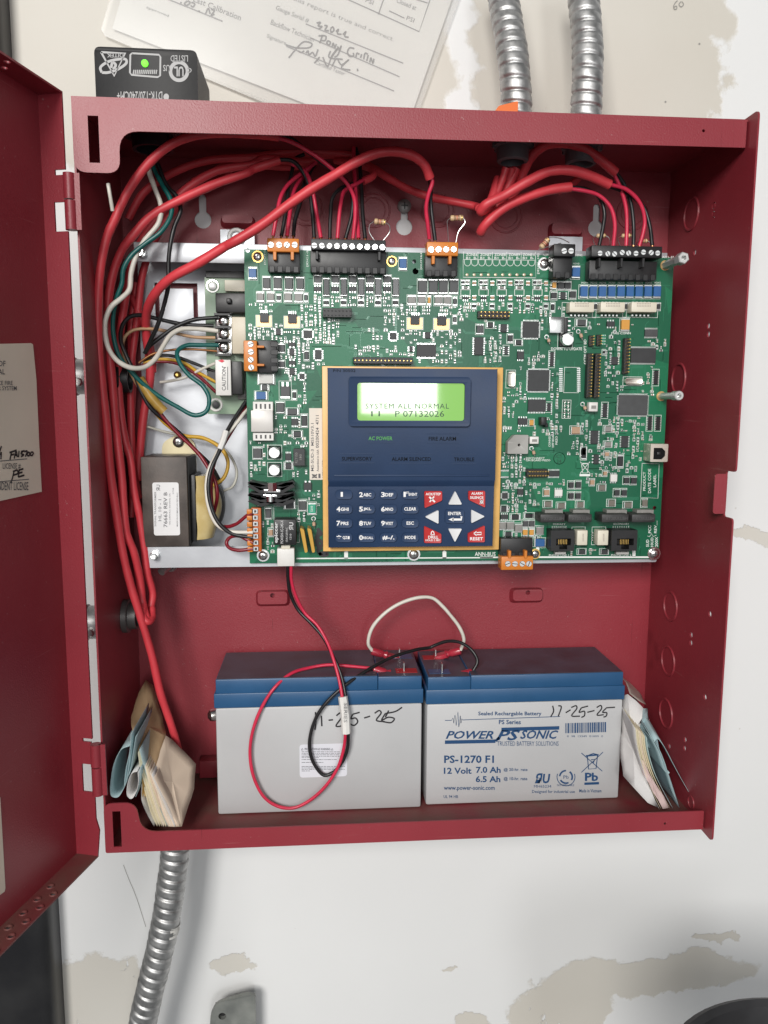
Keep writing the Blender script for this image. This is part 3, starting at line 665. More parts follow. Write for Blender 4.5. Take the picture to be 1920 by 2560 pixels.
m.f = [(i*(ny+1)+j, i*(ny+1)+j+1, (i+1)*(ny+1)+j+1, (i+1)*(ny+1)+j) for i in range(n) for j in range(ny)]
m.f += [tuple(range(ny+1)), tuple(n*(ny+1)+j for j in range(ny+1))[::-1]]
m.obj('winding', TAPE, tr)
MB().sheet(circ(0, 0, 1, 24), [], lambda a, b: (bx1 + .008 + .010*max(a, -.2), YT + .030, (bz0+bz1)/2 + b*(bz1-bz0)*.40), lambda a, b: (bx1 + .008 + .010*max(a, -.2), YT + .038, (bz0+bz1)/2 + b*(bz1-bz0)*.40)).obj('end_bell', BLK, tr)
tx0, tx1, tz0, tz1 = rect('d1', 1080, -40, 1268, 70, YCH - .003)
MB().sheet(rpoly([(tx0 - .004, tz0 - .02), (tx1, tz0 - .02), (tx1, tz0 + .006), (tx1 - .008, tz1), (tx0 + .008, tz1), (tx0 - .004, tz0 + .006)], [0, 0, .005, .006, .006, .005], 4), [], *fy(YCH - .0025, YCH - .0006)).obj('mounting_tab', mat('yellow_zinc', (.52, .46, .30), .4, .7), tr)
q = P('d1', 1157, 12, YCH - .0025); phillips('screw', Vector((q.x, YCH - .0026, q.z)), .0042, tr)
lx0, lx1, lz0, lz1 = rect('d1', 987, 275, 1168, 617, YT)
lab = MB().sheet(rrect(lx0, lx1, lz0, lz1, .0018), [], *fy(YT - .0003, YT - .00005)).obj('label_sticker', mat('label_white', (.80, .80, .80), .5), tr, smooth=False)
t = MB(); pl = YPl(YT - .0005)
for s, a, b, c_, d in (('76663 REV B', 1060, 338, 1084, 565), ('HL 10 - 1', 1026, 385, 1046, 525), ('SIGNAL TRANSFORMER', 1000, 335, 1012, 560), ('100-240VAC 50/60Hz 3A', 1096, 345, 1104, 550), ('MADE IN DOMINICAN REPUBLIC', 1144, 340, 1153, 560), ('0728', 1118, 310, 1126, 350), ('ЯU', 1012, 290, 1038, 328)):
    write(t, s, pl, 'd1', a, b, c_, d, 1, bold=.012 if '76' in s or 'U' == s[-1] else .002)
t.obj('lettering', mat('label_ink', (.16, .16, .17), .6), lab, smooth=False)

# ================================================================ small power board behind the main board
pb = thing('power_supply_board', 'small green power board with screw terminals beside the wires', 'circuit board')
YQ = .088
x0, x1, z0, z1 = rect('c4', 1325, 345, 1640, 1232, YQ)
PCB2 = mat('pale_green_board', (.16, .27, .17), .35, 0, .2, 35, col2=(.30, .38, .27))
MB().box(x0, x1 + .04, YQ, YQ + .0016, z0, z1).obj('board', PCB2, pb)
MB().box(x0 + .002, x1 + .035, YQ + .0016, YCH, z0 + .004, z1 - .004).obj('insulator', mat('pale_insulator', (.45, .45, .42), .5), pb)
m = MB(); a, b, c_, d = rect('c4', 1335, 305, 1600, 352, YQ); m.box(a, b + .03, YQ - .002, YQ + .01, c_, d); m.obj('edge_guard', BLK, pb)
a, b, c_, d = rect('c4', 1395, 445, 1600, 575, YQ - .014)
MB().box(a, b + .02, YQ - .014, YQ, c_, d).box(a + .008, a + .0115, YQ - .017, YQ - .0135, c_ + .006, d - .004).obj('fuse_holder', BLK, pb, bevel=.0008)
a, b, c_, d = rect('c4', 1455, 362, 1600, 437, YQ - .006); bbox_obj('capacitor', a, b + .01, YQ - .006, YQ, c_, d, CREAM, pb)
a, b, c_, d = rect('c4', 1500, 600, 1640, 842, YQ - .012); bbox_obj('relay', a, b + .02, YQ - .012, YQ, c_, d, mat('beige_relay', (.58, .52, .40), .4), pb, .0008)
a, b, c_, d = rect('c4', 1393, 590, 1500, 850, YQ - .006)
MB().box(a, b, YQ - .006, YQ, c_, d).obj('terminal_strip', BLK, pb, bevel=.0005)
for y in (550, 585, 668, 755, 848)[1:]:
    q = P('c4', 1440, y, YQ - .010); MB().box(a, b, YQ - .0115, YQ - .006, q.z - .0008, q.z + .0008).obj('terminal_barrier', BLK, pb)
for y in (630, 712, 800):
    q = P('c4', 1452, y, YQ - .0085)
    MB().box(q.x - .0055, q.x + .0055, YQ - .0072, YQ - .0061, q.z - .0052, q.z + .0052).obj('clamp_plate', BRIGHT, pb, bevel=.0003)
    phillips('terminal_screw', Vector((q.x, YQ - .0073, q.z)), .0043, pb, BRIGHT)
a, b, c_, d = rect('c4', 1393, 878, 1500, 1112, YQ - .018)
MB().box(a, b, YQ - .018, YQ, c_, d).obj('filter_capacitor', WHITE, pb, bevel=.0007)
MB().box(b + .0004, b + .008, YQ - .016, YQ, c_ + .001, d - .001).obj('heatsink', BLK, pb, bevel=.0005)
t = MB(); pl = YPl(YQ - .0184); write(t, "CAUTION'", pl, 'c4', 1437, 920, 1463, 1078, 1); stroke(t, pl, 'c4', [(1475, 1075), (1475, 925)], .0004, False); t.obj('lettering', INK, pb, smooth=False)
t = MB(); patch(t, pl, 'c4', [(1412, 885), (1440, 878), (1455, 888), (1438, 898), (1425, 892)]); t.obj('red_mark', mat('red_mark', (.7, .03, .06), .5), pb, smooth=False)
for y in (403, 1172):
    q = P('c4', 1378 if y < 900 else 1400, y, YQ)
    MB().ring(q, (0, 1, 0), .0042, .0011, 20).obj('mounting_ring', BRIGHT if y < 900 else WHITE, pb)
    MB().lathe(Vector((q.x, YQ, q.z)), (0, -1, 0), [(0, .0028), (.001, .0028), (.0014, .0015), (.0014, 0)], 14).obj('screw', CHIP if y > 900 else STEEL, pb)
a, b, c_, d = rect('c4', 1540, 1085, 1600, 1135, YQ - .005); bbox_obj('connector', a, b, YQ - .005, YQ, c_, d, MGREY, pb)
q = P('c4', 1380, 985, YQ); MB().cyl((q.x, YQ, q.z), (q.x, YQ - .003, q.z), .004).obj('standoff', BLK, pb)

# ================================================================ main circuit board
def pcb_material():
    m = bpy.data.materials.new('green_solder_mask'); m.use_nodes = True; nt = m.node_tree; N = nt.nodes; L = nt.links; b = N['Principled BSDF']
    tc = N.new('ShaderNodeTexCoord')
    n = N.new('ShaderNodeTexVoronoi'); n.feature = 'F1'; n.inputs['Scale'].default_value = 26; L.new(tc.outputs['Object'], n.inputs['Vector'])
    r = N.new('ShaderNodeValToRGB'); r.color_ramp.interpolation = 'CONSTANT'
    r.color_ramp.elements[0].color = (.005, .105, .050, 1); r.color_ramp.elements[1].position = .55; r.color_ramp.elements[1].color = (.008, .150, .068, 1)
    L.new(n.outputs['Color'], r.inputs['Fac'])
    L.new(r.outputs['Color'], b.inputs['Base Color']); b.inputs['Roughness'].default_value = .32; b.inputs['Specular IOR Level'].default_value = .38
    nn = N.new('ShaderNodeTexNoise'); nn.inputs['Scale'].default_value = 500; L.new(tc.outputs['Object'], nn.inputs['Vector'])
    bp = N.new('ShaderNodeBump'); bp.inputs['Strength'].default_value = .12; bp.inputs['Distance'].default_value = .0003; L.new(nn.outputs['Fac'], bp.inputs['Height']); L.new(bp.outputs['Normal'], b.inputs['Normal'])
    return m
PCBM = pcb_material()
TRACE = mat('green_trace', (.012, .19, .095), .3, coat=.3)
main = thing('main_circuit_board', 'large green alarm circuit board crowded with connectors and chips', 'circuit board')
BX0 = P('s', 527, 538, YP).x; BX1 = P('s', 1456, 560, YP).x; BZ1 = P('s', 528, 538, YP).z; BZ0 = P('s', 1420, 1207, YP).z
bh = [(q.x, q.z, r) for q, r in ((P('c5', 1290, 278, YP), .0015), (P('c5', 1300, 350, YP), .0022), (P('d3', 1448, 895, YP), .0015), (P('c5', 57, 195, YP), .0015))]
MB().sheet([(BX0, BZ0), (BX1, BZ0), (BX1, BZ1), (BX0, BZ1)], [circ(a, b, r, 14) for a, b, r in bh], *fy(YP, YP + .0016)).obj('board', PCBM, main, smooth=False)
OCC = []
silk = MB(); SP = YPl(YP - .00012)
def occ(a, b, c, d, pad=.0003): OCC.append((a - pad, b + pad, c - pad, d + pad))
def free(a, b, c, d): return not any(a < q[1] and b > q[0] and c < q[3] and d > q[2] for q in OCC)
def outline(a, b, c, d, g=.0006, w_=.00028):
    a -= g; b += g; c -= g; d += g; y0, y1 = YP - .00012, YP - .00004
    for q in ((a, b, d, d + w_), (a, b, c - w_, c), (a - w_, a, c - w_, d + w_), (b, b + w_, c - w_, d + w_)): silk.box(q[0], q[1], y0, y1, q[2], q[3])
def pins(mb, a, b, c, d, sides, n, ln=.0013, h=.0008):
    y0, y1 = YP - h, YP - .0001
    if 'v' in sides or 'q' in sides:
        for i in range(n):
            x = a + (b - a) * (i + .5) / n; w_ = (b - a) / n * .23
            mb.box(x - w_, x + w_, y0, y1, d - .0001, d + ln); mb.box(x - w_, x + w_, y0, y1, c - ln, c + .0001)
    if 'h' in sides or 'q' in sides:
        m_ = n if 'h' in sides else max(3, round(n * (d - c) / (b - a)))
        for i in range(m_):
            z = c + (d - c) * (i + .5) / m_; w_ = (d - c) / m_ * .23
            mb.box(a - ln, a + .0001, y0, y1, z - w_, z + w_); mb.box(b - .0001, b + ln, y0, y1, z - w_, z + w_)
def chip(c, x0, y0, x1, y1, sides='v', n=8, h=.0016, m=CHIP, ln=.0012, name='chip', ol=False):
    a, b, c_, d = rect(c, x0, y0, x1, y1, YP - h)
    o = MB().box(a, b, YP - h, YP - .0002, c_, d).obj(name, m, main, bevel=.00018, seg=1)
    if sides: k = MB(); pins(k, a, b, c_, d, sides, n, ln); k.obj('pins', TIN, o, smooth=False)
    g = ln if sides else 0
    occ(a - (g if 'v' != sides else 0), b + (g if 'v' != sides else 0), c_ - (g if 'h' != sides else 0), d + (g if 'h' != sides else 0))
    if ol: outline(a, b, c_, d, .0008)
    q = MB().cyl((a + (b-a)*.14, YP - h - .00005, d - (d-c_)*.16), (a + (b-a)*.14, YP - h + .0002, d - (d-c_)*.16), min(b-a, d-c_)*.06, n=8)
    return o
def smd(c, x0, y0, x1, y1, m=DGREY, h=.0018, name='capacitor', ax=None, ends=.17, ol=True, em=TIN):
    a, b, c_, d = rect(c, x0, y0, x1, y1, YP - h)
    ax = ax or ('z' if d - c_ > b - a else 'x'); k = MB(); e_ = MB(); t_ = .00008
    if ax == 'z':
        g = (d - c_) * ends; o = MB().box(a, b, YP - h, YP - .0001, c_ + g*.55, d - g*.55).obj(name, m, main, bevel=.0002, seg=1)
        e_.box(a - t_, b + t_, YP - h*.72, YP - .0001, c_, c_ + g).box(a - t_, b + t_, YP - h*.72, YP - .0001, d - g, d)
    else:
        g = (b - a) * ends; o = MB().box(a + g*.55, b - g*.55, YP - h, YP - .0001, c_, d).obj(name, m, main, bevel=.0002, seg=1)
        e_.box(a, a + g, YP - h*.72, YP - .0001, c_ - t_, d + t_).box(b - g, b, YP - h*.72, YP - .0001, c_ - t_, d + t_)
    e_.obj('contacts', em, o, smooth=False); occ(a, b, c_, d)
    if ol: outline(a, b, c_, d, .0005)
    return o
def header(c, x0, y0, x1, y1, nx, nz, h=.0025, pl_=.008, m=BLK, pm=GOLD, name='pin_header'):
    a, b, c_, d = rect(c, x0, y0, x1, y1, YP - h)
    o = MB().box(a, b, YP - h, YP - .0002, c_, d).obj(name, m, main, bevel=.0002, seg=1); k = MB()
    for i in range(nx):
        for j in range(nz):
            x = a + (b-a)*(i+.5)/nx; z = c_ + (d-c_)*(j+.5)/nz; k.box(x-.00032, x+.00032, YP - pl_, YP - h + .0002, z-.00032, z+.00032)
    k.obj('pins', pm, o, smooth=False); occ(a, b, c_, d); return o
def screwhead(o, q, r, m=BRIGHT, axis=-1, rot=0):                # slotted terminal screw
    s = MB().lathe(q, (0, -1, 0), [(0, r), (.0004, r), (.0006, r*.92), (.0006, 0)], 18).obj('terminal_screw', m, o)
    mb = MB(); ca, sa = math.cos(rot), math.sin(rot); y = q.y - .00066; L_, w_ = r*.92, r*.13
    mb.add([(q.x + ca*i*L_ - sa*j*w_, y, q.z + sa*i*L_ + ca*j*w_) for i, j in ((-1,-1),(1,-1),(1,1),(-1,1))], [(0,1,2,3)])
    mb.obj('slot', MATS['slot_dark'], s, smooth=False)
def terminal(label, c, plug, head, screws, sr, pm, latches=(), hp=.0135, hh=.0095, vertical=False, slots=None, hm=BLK):
    """pluggable screw terminal: plug body with screws and wire mouths, header body soldered on the board, latches"""
    t_ = link('terminal_block', None, None, main); t_['label'] = label
    a, b, c_, d = rect(c, *plug, YP - hp); n = len(screws)
    m = MB().box(a, b, YP - hp, YP - .0022, c_, d); m.obj('plug', pm, t_, bevel=.0006); occ(a, b, c_, d)
    ha, hb, hc, hd = rect(c, *head, YP - hh)
    m = MB().box(ha, hb, YP - hh, YP - .0002, hc, hd); m.obj('header_body', hm, t_, bevel=.0004); occ(ha, hb, hc, hd)
    ribs = MB()
    for i in range(n):
        if vertical:
            z = hc + (hd-hc)*(i+.5)/n; ribs.box(hb - .0042, hb + .0005, YP - hh - .0006, YP - hh + .001, z - .0017, z + .0017)
        else:
            x = ha + (hb-ha)*(i+.5)/n; ribs.box(x - .0017, x + .0017, YP - hh - .0006, YP - hh + .001, hc - .0005, hc + .0036)
    ribs.obj('ribs', hm, t_, bevel=.0002, seg=1)
    for (x, y) in screws:
        q = P(c, x, y, YP - hp); screwhead(t_, Vector((q.x, YP - hp + .00005, q.z)), sr, BRIGHT, rot=random.uniform(-1.2, 1.2))
    for l in latches:
        la, lb_, lc, ld = rect(c, *l, YP - hp - .0005); MB().box(la, lb_, YP - hp - .001, YP - hh + .0005, lc, ld).obj('latch', pm, t_, bevel=.0003, seg=1)
    mouths = MB()
    for (x, y) in screws:
        q = P(c, x, y, YP - hp)
        if not vertical:
            zt_ = d if head[1] > plug[1] else c_
            mouths.box(q.x - .0014, q.x + .0014, YP - hp + .0028, YP - hp + .0066, zt_ - .0003, zt_ + .0003)
        else: mouths.box(a - .0003, a + .0003, YP - hp + .0028, YP - hp + .0066, q.z - .0014, q.z + .0014)
    mouths.obj('wire_mouths', MATS['slot_dark'], t_, smooth=False)
    return t_
ys = 155
terminal('four-way orange terminal at the upper left corner of the board', 'c5', (200, 103, 438, 208), (205, 203, 445, 355), [(230, 155), (290, 155), (347, 155), (405, 155)], .0021, ORANGE, [(245, 203, 270, 266), (375, 203, 400, 266)])
t_ = terminal('ten-way black terminal with bright screws along the top edge', 'c5', (525, 108, 1080, 200), (520, 197, 1083, 365), [(550 + 56*i, 160 + 1.4*i) for i in range(10)], .0020, CHIP, [(560, 200, 580, 262), (1022, 205, 1042, 270)])
terminal('four-way orange terminal in the middle of the top edge', 'c5', (1385, 130, 1615, 237), (1372, 235, 1610, 385), [(1415, 190), (1470, 188), (1527, 188), (1582, 188)], .0021, ORANGE, [(1420, 235, 1442, 297), (1545, 235, 1566, 297)])
terminal('four-way orange terminal standing on the left edge', 'c5', (25, 862, 128, 1090), (130, 860, 275, 1100), [(78, 890), (80, 947), (80, 1005), (83, 1062)], .0021, ORANGE, [(126, 900, 180, 918), (126, 1035, 180, 1053)], vertical=True)
terminal('nine-way black terminal near the upper right corner', 'c6', (1050, 145, 1535, 235), (1035, 250, 1495, 387), [(1105, 203), (1158, 206), (1205, 208), (1258, 198), (1302, 202), (1353, 204), (1405, 196), (1458, 199), (1503, 202)], .0019, BLK, [(1095, 235, 1108, 300), (1248, 235, 1262, 300), (1398, 235, 1412, 300)], hp=.015)
terminal('two-way black terminal next to the diagonal resistor', 'c6', (790, 135, 935, 225), (785, 225, 910, 370), [(857, 187), (905, 187)], .0021, BLK, hp=.016, hh=.012)
terminal('four-way orange terminal hanging off the lower edge', 'd3', (178, 1300, 440, 1408), (175, 1150, 435, 1300), [(230, 1358), (290, 1358), (350, 1358), (405, 1358)], .0022, ORANGE, [(235, 1250, 257, 1312), (368, 1248, 390, 1312)])
# orange spring terminal low on the left
sg = link('spring_terminal', None, None, main); sg['label'] = 'seven-way orange spring terminal low on the left edge'
a, b, c_, d = rect('d2', 100, 480, 185, 755, YP - .010)
MB().box(a + .002, b, YP - .008, YP - .0002, c_, d).obj('housing', ORANGED, sg, bevel=.0004); occ(a, b, c_, d)
for i in range(7):
    z = c_ + (d - c_)*(i+.5)/7
    MB().box(a - .0008, b - .006, YP - .0118, YP - .0078, z - .0018, z + .0018).obj('lever', ORANGE, sg, bevel=.0005)
    MB().box(b - .0058, b - .0022, YP - .0092, YP - .0079, z - .0017, z + .0017).obj('contact', BRIGHT, sg, bevel=.0002, seg=1)
    MB().box(b - .0048, b - .0032, YP - .0095, YP - .0091, z - .0009, z + .0009).obj('contact_slot', MATS['slot_dark'], sg, smooth=False)

# blue varistors
for r in ((65, 318, 120, 405), (1183, 245, 1233, 335)): smd('c5', *r, BLUE, .0028, 'varistor', 'z')
smd('c5', 110, 1242, 200, 1298, BLUE, .0028, 'varistor', 'x')
for x in (972, 1036, 1100, 1164, 1228, 1290, 1352, 1415, 1478): smd('c6', x + 3, 422, x + 49, 508, BLUE, .003, 'varistor', 'z', .14)
smd('c6', 918, 290, 968, 372, BLUE, .003, 'varistor', 'z'); smd('d3', 455, 1155, 545, 1215, BLUE, .003, 'varistor', 'x')
# protection diodes and big chip parts
for r in ((170, 388, 222, 485), (250, 388, 305, 485), (335, 390, 390, 488), (418, 393, 472, 488)): smd('c5', *r, DGREY, .0024, 'diode', 'z', .12)
for r in ((125, 502, 175, 575), (200, 502, 252, 575), (330, 502, 382, 576), (405, 505, 462, 578)): smd('c5', *r, MGREY, .002, 'inductor', 'z', .2)
for r in ((273, 520, 300, 572), (478, 512, 500, 578), (1392, 530, 1410, 600), (1580, 540, 1605, 605)): smd('c5', *r, DGREY if r[0] != 1392 else AMBER, .001, 'resistor', 'z', .25)
for x in (550, 680, 810, 937, 1065):
    smd('c5', x, 378, x + 52, 440, DGREY, .002, 'diode', 'z', .14)
    chip('c5', x - 4, 462, x + 52, 497, 'v', 3, .0016)
for i, x in enumerate((618, 747, 876, 1002, 1132)): smd('c5', x, 400, x + 42, 530, BLKG, .004, 'diode', 'z', .07); smd('c5', x + 2, 560, x + 38, 605, CHIP, .0012, 'resistor', 'z', .28)
for x in (1322, 1402, 1476, 1554): smd('c5', x, 408, x + 60, 515, DGREY, .0024, 'diode', 'z', .12)
for r in ((1245, 528, 1300, 595), (1320, 528, 1372, 595), (1445, 530, 1498, 598), (1510, 530, 1562, 600)): smd('c5', *r, MGREY, .002, 'inductor', 'z', .2)
for (x, y) in ((122, 655), (330, 662), (1240, 672), (1438, 678)):                          # power transistors on gold pads
    a, b, c_, d = rect('c5', x, y + 25, x + 110, y + 105, YP - .0002); MB().box(a, b, YP - .0003, YP - .00005, c_, d).obj('gold_pad', mat('gold_pad', (.78, .50, .24), .35, .7), main)
    outline(a, b, c_, d, .0002, .0005)
    o = chip('c5', x + 25, y + 3, x + 90, y + 72, None, h=.0022, name='transistor'); k = MB(); a2, b2, c2, d2 = rect('c5', x + 25, y + 3, x + 90, y + 72, YP); pins(k, a2, b2, d2 - .001, d2, 'v', 4, .0018); k.obj('pins', TIN, o, smooth=False); occ(a, b, c_, d)
header('c5', 612, 622, 828, 692, 8, 2, .0085, .0100, BLK, BLK)
header('c5', 840, 985, 1280, 1037, 16, 1, .0085, .0090, BLK, GOLD)
for r, s, n in (((265, 772, 302, 820), 'h', 4), ((470, 787, 535, 845), 'q', 8), ((1110, 805, 1160, 856), 'q', 7), ((1370, 800, 1412, 846), 'h', 4), ((1310, 892, 1450, 985), 'v', 14), ((555, 932, 605, 1002), 'q', 7),
                ((365, 922, 402, 972), 'h', 4), ((365, 1066, 406, 1116), 'h', 4), ((360, 1012, 410, 1042), 'v', 2), ((358, 876, 410, 906), 'v', 2), ((1255, 905, 1280, 945), 'h', 3), ((440, 1108, 478, 1148), 'q', 4),
                ((380, 1442, 430, 1492), 'v', 4)): chip('c5', *r, s, n)
for r in ((285, 888, 328, 952), (285, 1012, 328, 1064)): smd('c5', *r, DGREY, .0022, 'diode', 'z', .12)
smd('c5', 478, 940, 506, 1008, BLKG, .002, 'diode', 'z', .1)
smd('c5', 132, 1112, 252, 1182, mat('pale_inductor', (.55, .55, .52), .4), .004, 'inductor', 'x', .12); smd('c5', 155, 1190, 210, 1230, DGREY, .002, 'diode', 'x'); smd('c5', 268, 1318, 326, 1398, DGREY, .003, 'inductor', 'z', .1)
smd('c5', 342, 1368, 432, 1412, DGREY, .0024, 'diode', 'x', .14); smd('c5', 455, 1412, 496, 1502, CHIP, .002, 'diode', 'z', .12); smd('c5', 390, 1535, 458, 1576, CHIP, .002, 'diode', 'x', .14); smd('c5', 390, 1235, 415, 1300, CHIP, .001, 'resistor', 'z', .25)
o = chip('c5', 300, 1202, 370, 1275, None, h=.0024, name='transistor', m=DGREY); k = MB(); a, b, c_, d = rect('c5', 300, 1202, 370, 1275, YP); k.box(a, b, YP - .0008, YP - .0001, c_ - .0016, c_); pins(k, a, b, d - .001, d, 'v', 2, .003); k.obj('pins', TIN, o, smooth=False); outline(a - .0003, b + .0003, c_ - .002, d + .003)
tf = link('pulse_transformer', None, None, main); tf['label'] = 'white block transformer on the left of the board'
a, b, c_, d = rect('c5', 80, 1380, 245, 1540, YP - .009); MB().box(a, b, YP - .009, YP - .001, c_, d).obj('core', mat('pale_ferrite', (.62, .60, .57), .35, .1), tf, bevel=.0004); occ(a, b, c_, d)
for r in ((95, 1315, 245, 1385), (95, 1545, 250, 1605)):
    a, b, c_, d = rect('c5', *r, YP - .006); MB().box(a, b, YP - .006, YP - .0004, c_, d).obj('flange', WHITE, tf, bevel=.0003, seg=1); k = MB(); occ(a, b, c_, d)
    for i in range(4): x = a + (b-a)*(i+.75)/4.5; k.box(x - .0006, x + .0006, YP - .0062, YP - .0058, c_ + .0015, d - .0016)
    k.obj('slots', MATS['slot_dark'], tf, smooth=False)

# right half
def edge_led(c, x, y, m=TANP): smd(c, x - 14, y - 22, x + 14, y + 22, m, .0014, 'capacitor', 'z', .25, ol=False)
header('c6', 262, 600, 478, 655, 8, 2, .0035, .009)
o = chip('c6', 575, 672, 682, 786, 'q', 12, .0018); chip('c6', 420, 692, 462, 746, 'h', 5); chip('c6', 240, 782, 300, 905, 'h', 10, .0022); smd('c6', 255, 695, 300, 758, BLKG, .002, 'diode', 'z', .1); smd('c6', 325, 680, 372, 714, CHIP, .0016, 'diode', 'x')
smd('c6', 472, 762, 502, 818, CHIP, .0018, 'diode', 'z'); smd('c6', 520, 802, 570, 834, CHIP, .0018, 'diode', 'x'); chip('c6', 535, 880, 580, 935, 'v', 4)
a, b, c_, d = rect('c6', 762, 645, 885, 750, YP - .005); rg = MB().box(a + .011, b, YP - .0045, YP - .0002, c_, d).obj('regulator', CHIP, main, bevel=.0003); MB().box(a, a + .0108, YP - .0046, YP - .0003, c_ - .0005, d + .0005).obj('heat_tab', BRIGHT, rg, bevel=.0003); occ(a, b + .004, c_, d)
k = MB()
for z in (c_ + .002, (c_+d)/2, d - .002): k.box(b, b + .003, YP - .0008, YP - .0001, z - .0005, z + .0005)
k.obj('pins', TIN, rg, smooth=False)
def can(c, x, y, r, rb=None):                                     # electrolytic capacitor
    hh = .0068; q = P(c, x, y, YP - hh); rr = abs(P(c, x + r, y, YP - hh).x - q.x); q = Vector((q.x, YP - .0012, q.z))
    o = MB().lathe(q, (0, -1, 0), [(0, rr*.96), (.001, rr), (hh - .0018, rr), (hh - .0012, rr*.93), (hh - .0012, 0)], 22).obj('electrolytic_capacitor', mat('can_silver', (.80, .80, .79), .28, .9), main)
    MB().box(q.x - rr*1.08, q.x + rr*1.08, YP - .0014, YP - .0001, q.z - rr*1.08, q.z + rr*1.08).obj('foot', BLK, o, bevel=.0005, seg=1)
    k = MB(); y_ = YP - hh - .0002; k.add([(q.x + rr*.9*math.cos(R(a_)), y_, q.z + rr*.9*math.sin(R(a_))) for a_ in range(20, 100, 10)], [tuple(range(8))]); k.obj('polarity_mark', MGREY, o, smooth=False); occ(q.x - rr, q.x + rr, q.z - rr, q.z + rr); outline(q.x - rr, q.x + rr, q.z - rr, q.z + rr, .0009)
can('c6', 885, 797, 42); can('d2', 265, 130, 36); can('d2', 265, 240, 36)
smd('c6', 945, 660, 1016, 702, DGREY, .0022, 'diode', 'x'); smd('c6', 1258, 655, 1310, 736, AMBER, .0026, 'tantalum_capacitor', 'z', .12); chip('c6', 1155, 672, 1208, 708, 'v', 3, .0018)
smd('c6', 780, 395, 804, 448, AMBER, .002, 'capacitor', 'z', .2)
for r in ((815, 398, 860, 452), (865, 398, 905, 452), (770, 470, 808, 518), (900, 460, 940, 515)): smd('c6', *r, CHIP, .0018, 'diode', 'z', .12)
chip('c6', 835, 470, 868, 520, 'h', 4)
for x0, x1 in ((890, 1065), (1105, 1278), (1318, 1498)):           # cream relays
    a, b, c_, d = rect('c6', x0 + 8, 538, x1, 610, YP - .0095); o = MB().box(a, b, YP - .0095, YP - .0004, c_, d).obj('relay', CREAM, main, bevel=.0006); occ(a, b, c_, d); outline(a - .002, b + .004, c_ - .002, d)
    k = MB(); pins(k, a + .002, b - .002, c_ - .0012, d, 'v', 5, .001, .003); k.obj('pins', TIN, o, smooth=False)
    k = MB(); pq = YPl(YP - .0097)
    for yy in (550, 566):                                           # worn print, not readable
        for q_ in range(9): stroke(k, pq, 'c6', [(x0 + 44 + q_*11, yy), (x0 + 51 + q_*11, yy + 1)], .0009, False)
    k.obj('lettering', mat('pale_print', (.45, .40, .34), .6), o, smooth=False)
    smd('c6', x1 + 4, 548, x1 + 26, 592, CHIP, .0016, 'diode', 'z')
header('c6', 1032, 770, 1060, 845, 1, 4, .0025, .008); header('c6', 1085, 765, 1112, 840, 1, 4, .0025, .008); header('c6', 1120, 760, 1145, 840, 2, 4, .0006, .001, TRACE, TIN, 'solder_pads')
header('c6', 1022, 893, 1046, 1200, 1, 14, .0050, .0100); header('c6', 1075, 893, 1099, 1200, 1, 14, .0050, .0100)
header('c6', 1278, 788, 1302, 1035, 1, 11, .0045, .010)
chip('c6', 1322, 857, 1490, 960, 'v', 24, .0016); chip('c6', 1418, 728, 1504, 778, 'v', 12, .0016, DGREY); chip('c6', 1188, 918, 1230, 972, 'h', 4)
def crystal(c, x0, y0, x1, y1):
    a, b, c_, d = rect(c, x0, y0, x1, y1, YP - .0035); r_ = min(b-a, d-c_)*.49
    MB().sheet(rrect(a, b, c_, d, r_ * 1.0, 6), [], *fy(YP - .0035, YP - .0005)).obj('crystal', mat('crystal_can', (.70, .66, .58), .3, .9), main, bevel=.0005); occ(a, b, c_, d); outline(a, b, c_, d)
crystal('c6', 472, 1015, 520, 1126); crystal('c6', 1285, 1062, 1400, 1110)
chip('c6', 612, 1008, 752, 1155, 'q', 22, .0018, MATS['chip_epoxy'], .0011); chip('c6', 1240, 1182, 1432, 1322, 'q', 26, .0018, DGREY, .0012); chip('c6', 610, 1212, 730, 1298, 'v', 11, .0018)
for x in range(12):                                                # empty chip footprint
    for xx in (835, 958):
        a, b, c_, d = rect('c6', xx - 12, 997 + x*14, xx + 12, 1004 + x*14, YP); MB_ = MB().box(a, b, YP - .0002, YP - .00003, c_, d); MB_.obj('solder_pad', TIN, main, smooth=False) if x % 1 == 0 else 0
a, b, c_, d = rect('c6', 862, 992, 956, 1165, YP); outline(a, b, c_, d, 0); occ(a - .004, b + .004, c_, d)
for r in ((1482, 1012, 1506, 1110), (763, 885, 785, 984), (446, 846, 470, 902), (1128, 1240, 1154, 1336), (1440, 1330, 1462, 1424), (1497, 1330, 1520, 1424), (742, 1238, 766, 1294)):
    chip('c6', *r, 'h', 8 if r[3] - r[1] > 80 else 4, .001, BLKG, .0009, 'resistor_array', True)
a, b, c_, d = rect('c6', 848, 1218, 900, 1342, YP); outline(a, b, c_, d, 0); occ(a, b, c_, d)
for i in range(2):
    for j in range(5): q = P('c6', 862 + 26*i, 1230 + 25*j, YP); MB().ring(q, (0, 1, 0), .00075, .0004, 10, 4).obj('solder_ring', TIN, main)
def wconn(c, x0, y0, x1, y1):
    a, b, c_, d = rect(c, x0, y0, x1, y1, YP - .006); o = MB().box(a, b, YP - .006, YP - .0003, c_, d).obj('white_connector', WHITE, main, bevel=.0004); occ(a, b, c_, d)
    MB().box(a + (b-a)*.25, b - (b-a)*.2, YP - .0062, YP - .0058, c_ + (d-c_)*.3, d - (d-c_)*.35).obj('socket', MGREY, o, smooth=False)
wconn('c6', 1032, 1232, 1090, 1296); wconn('c6', 622, 1470, 682, 1520)
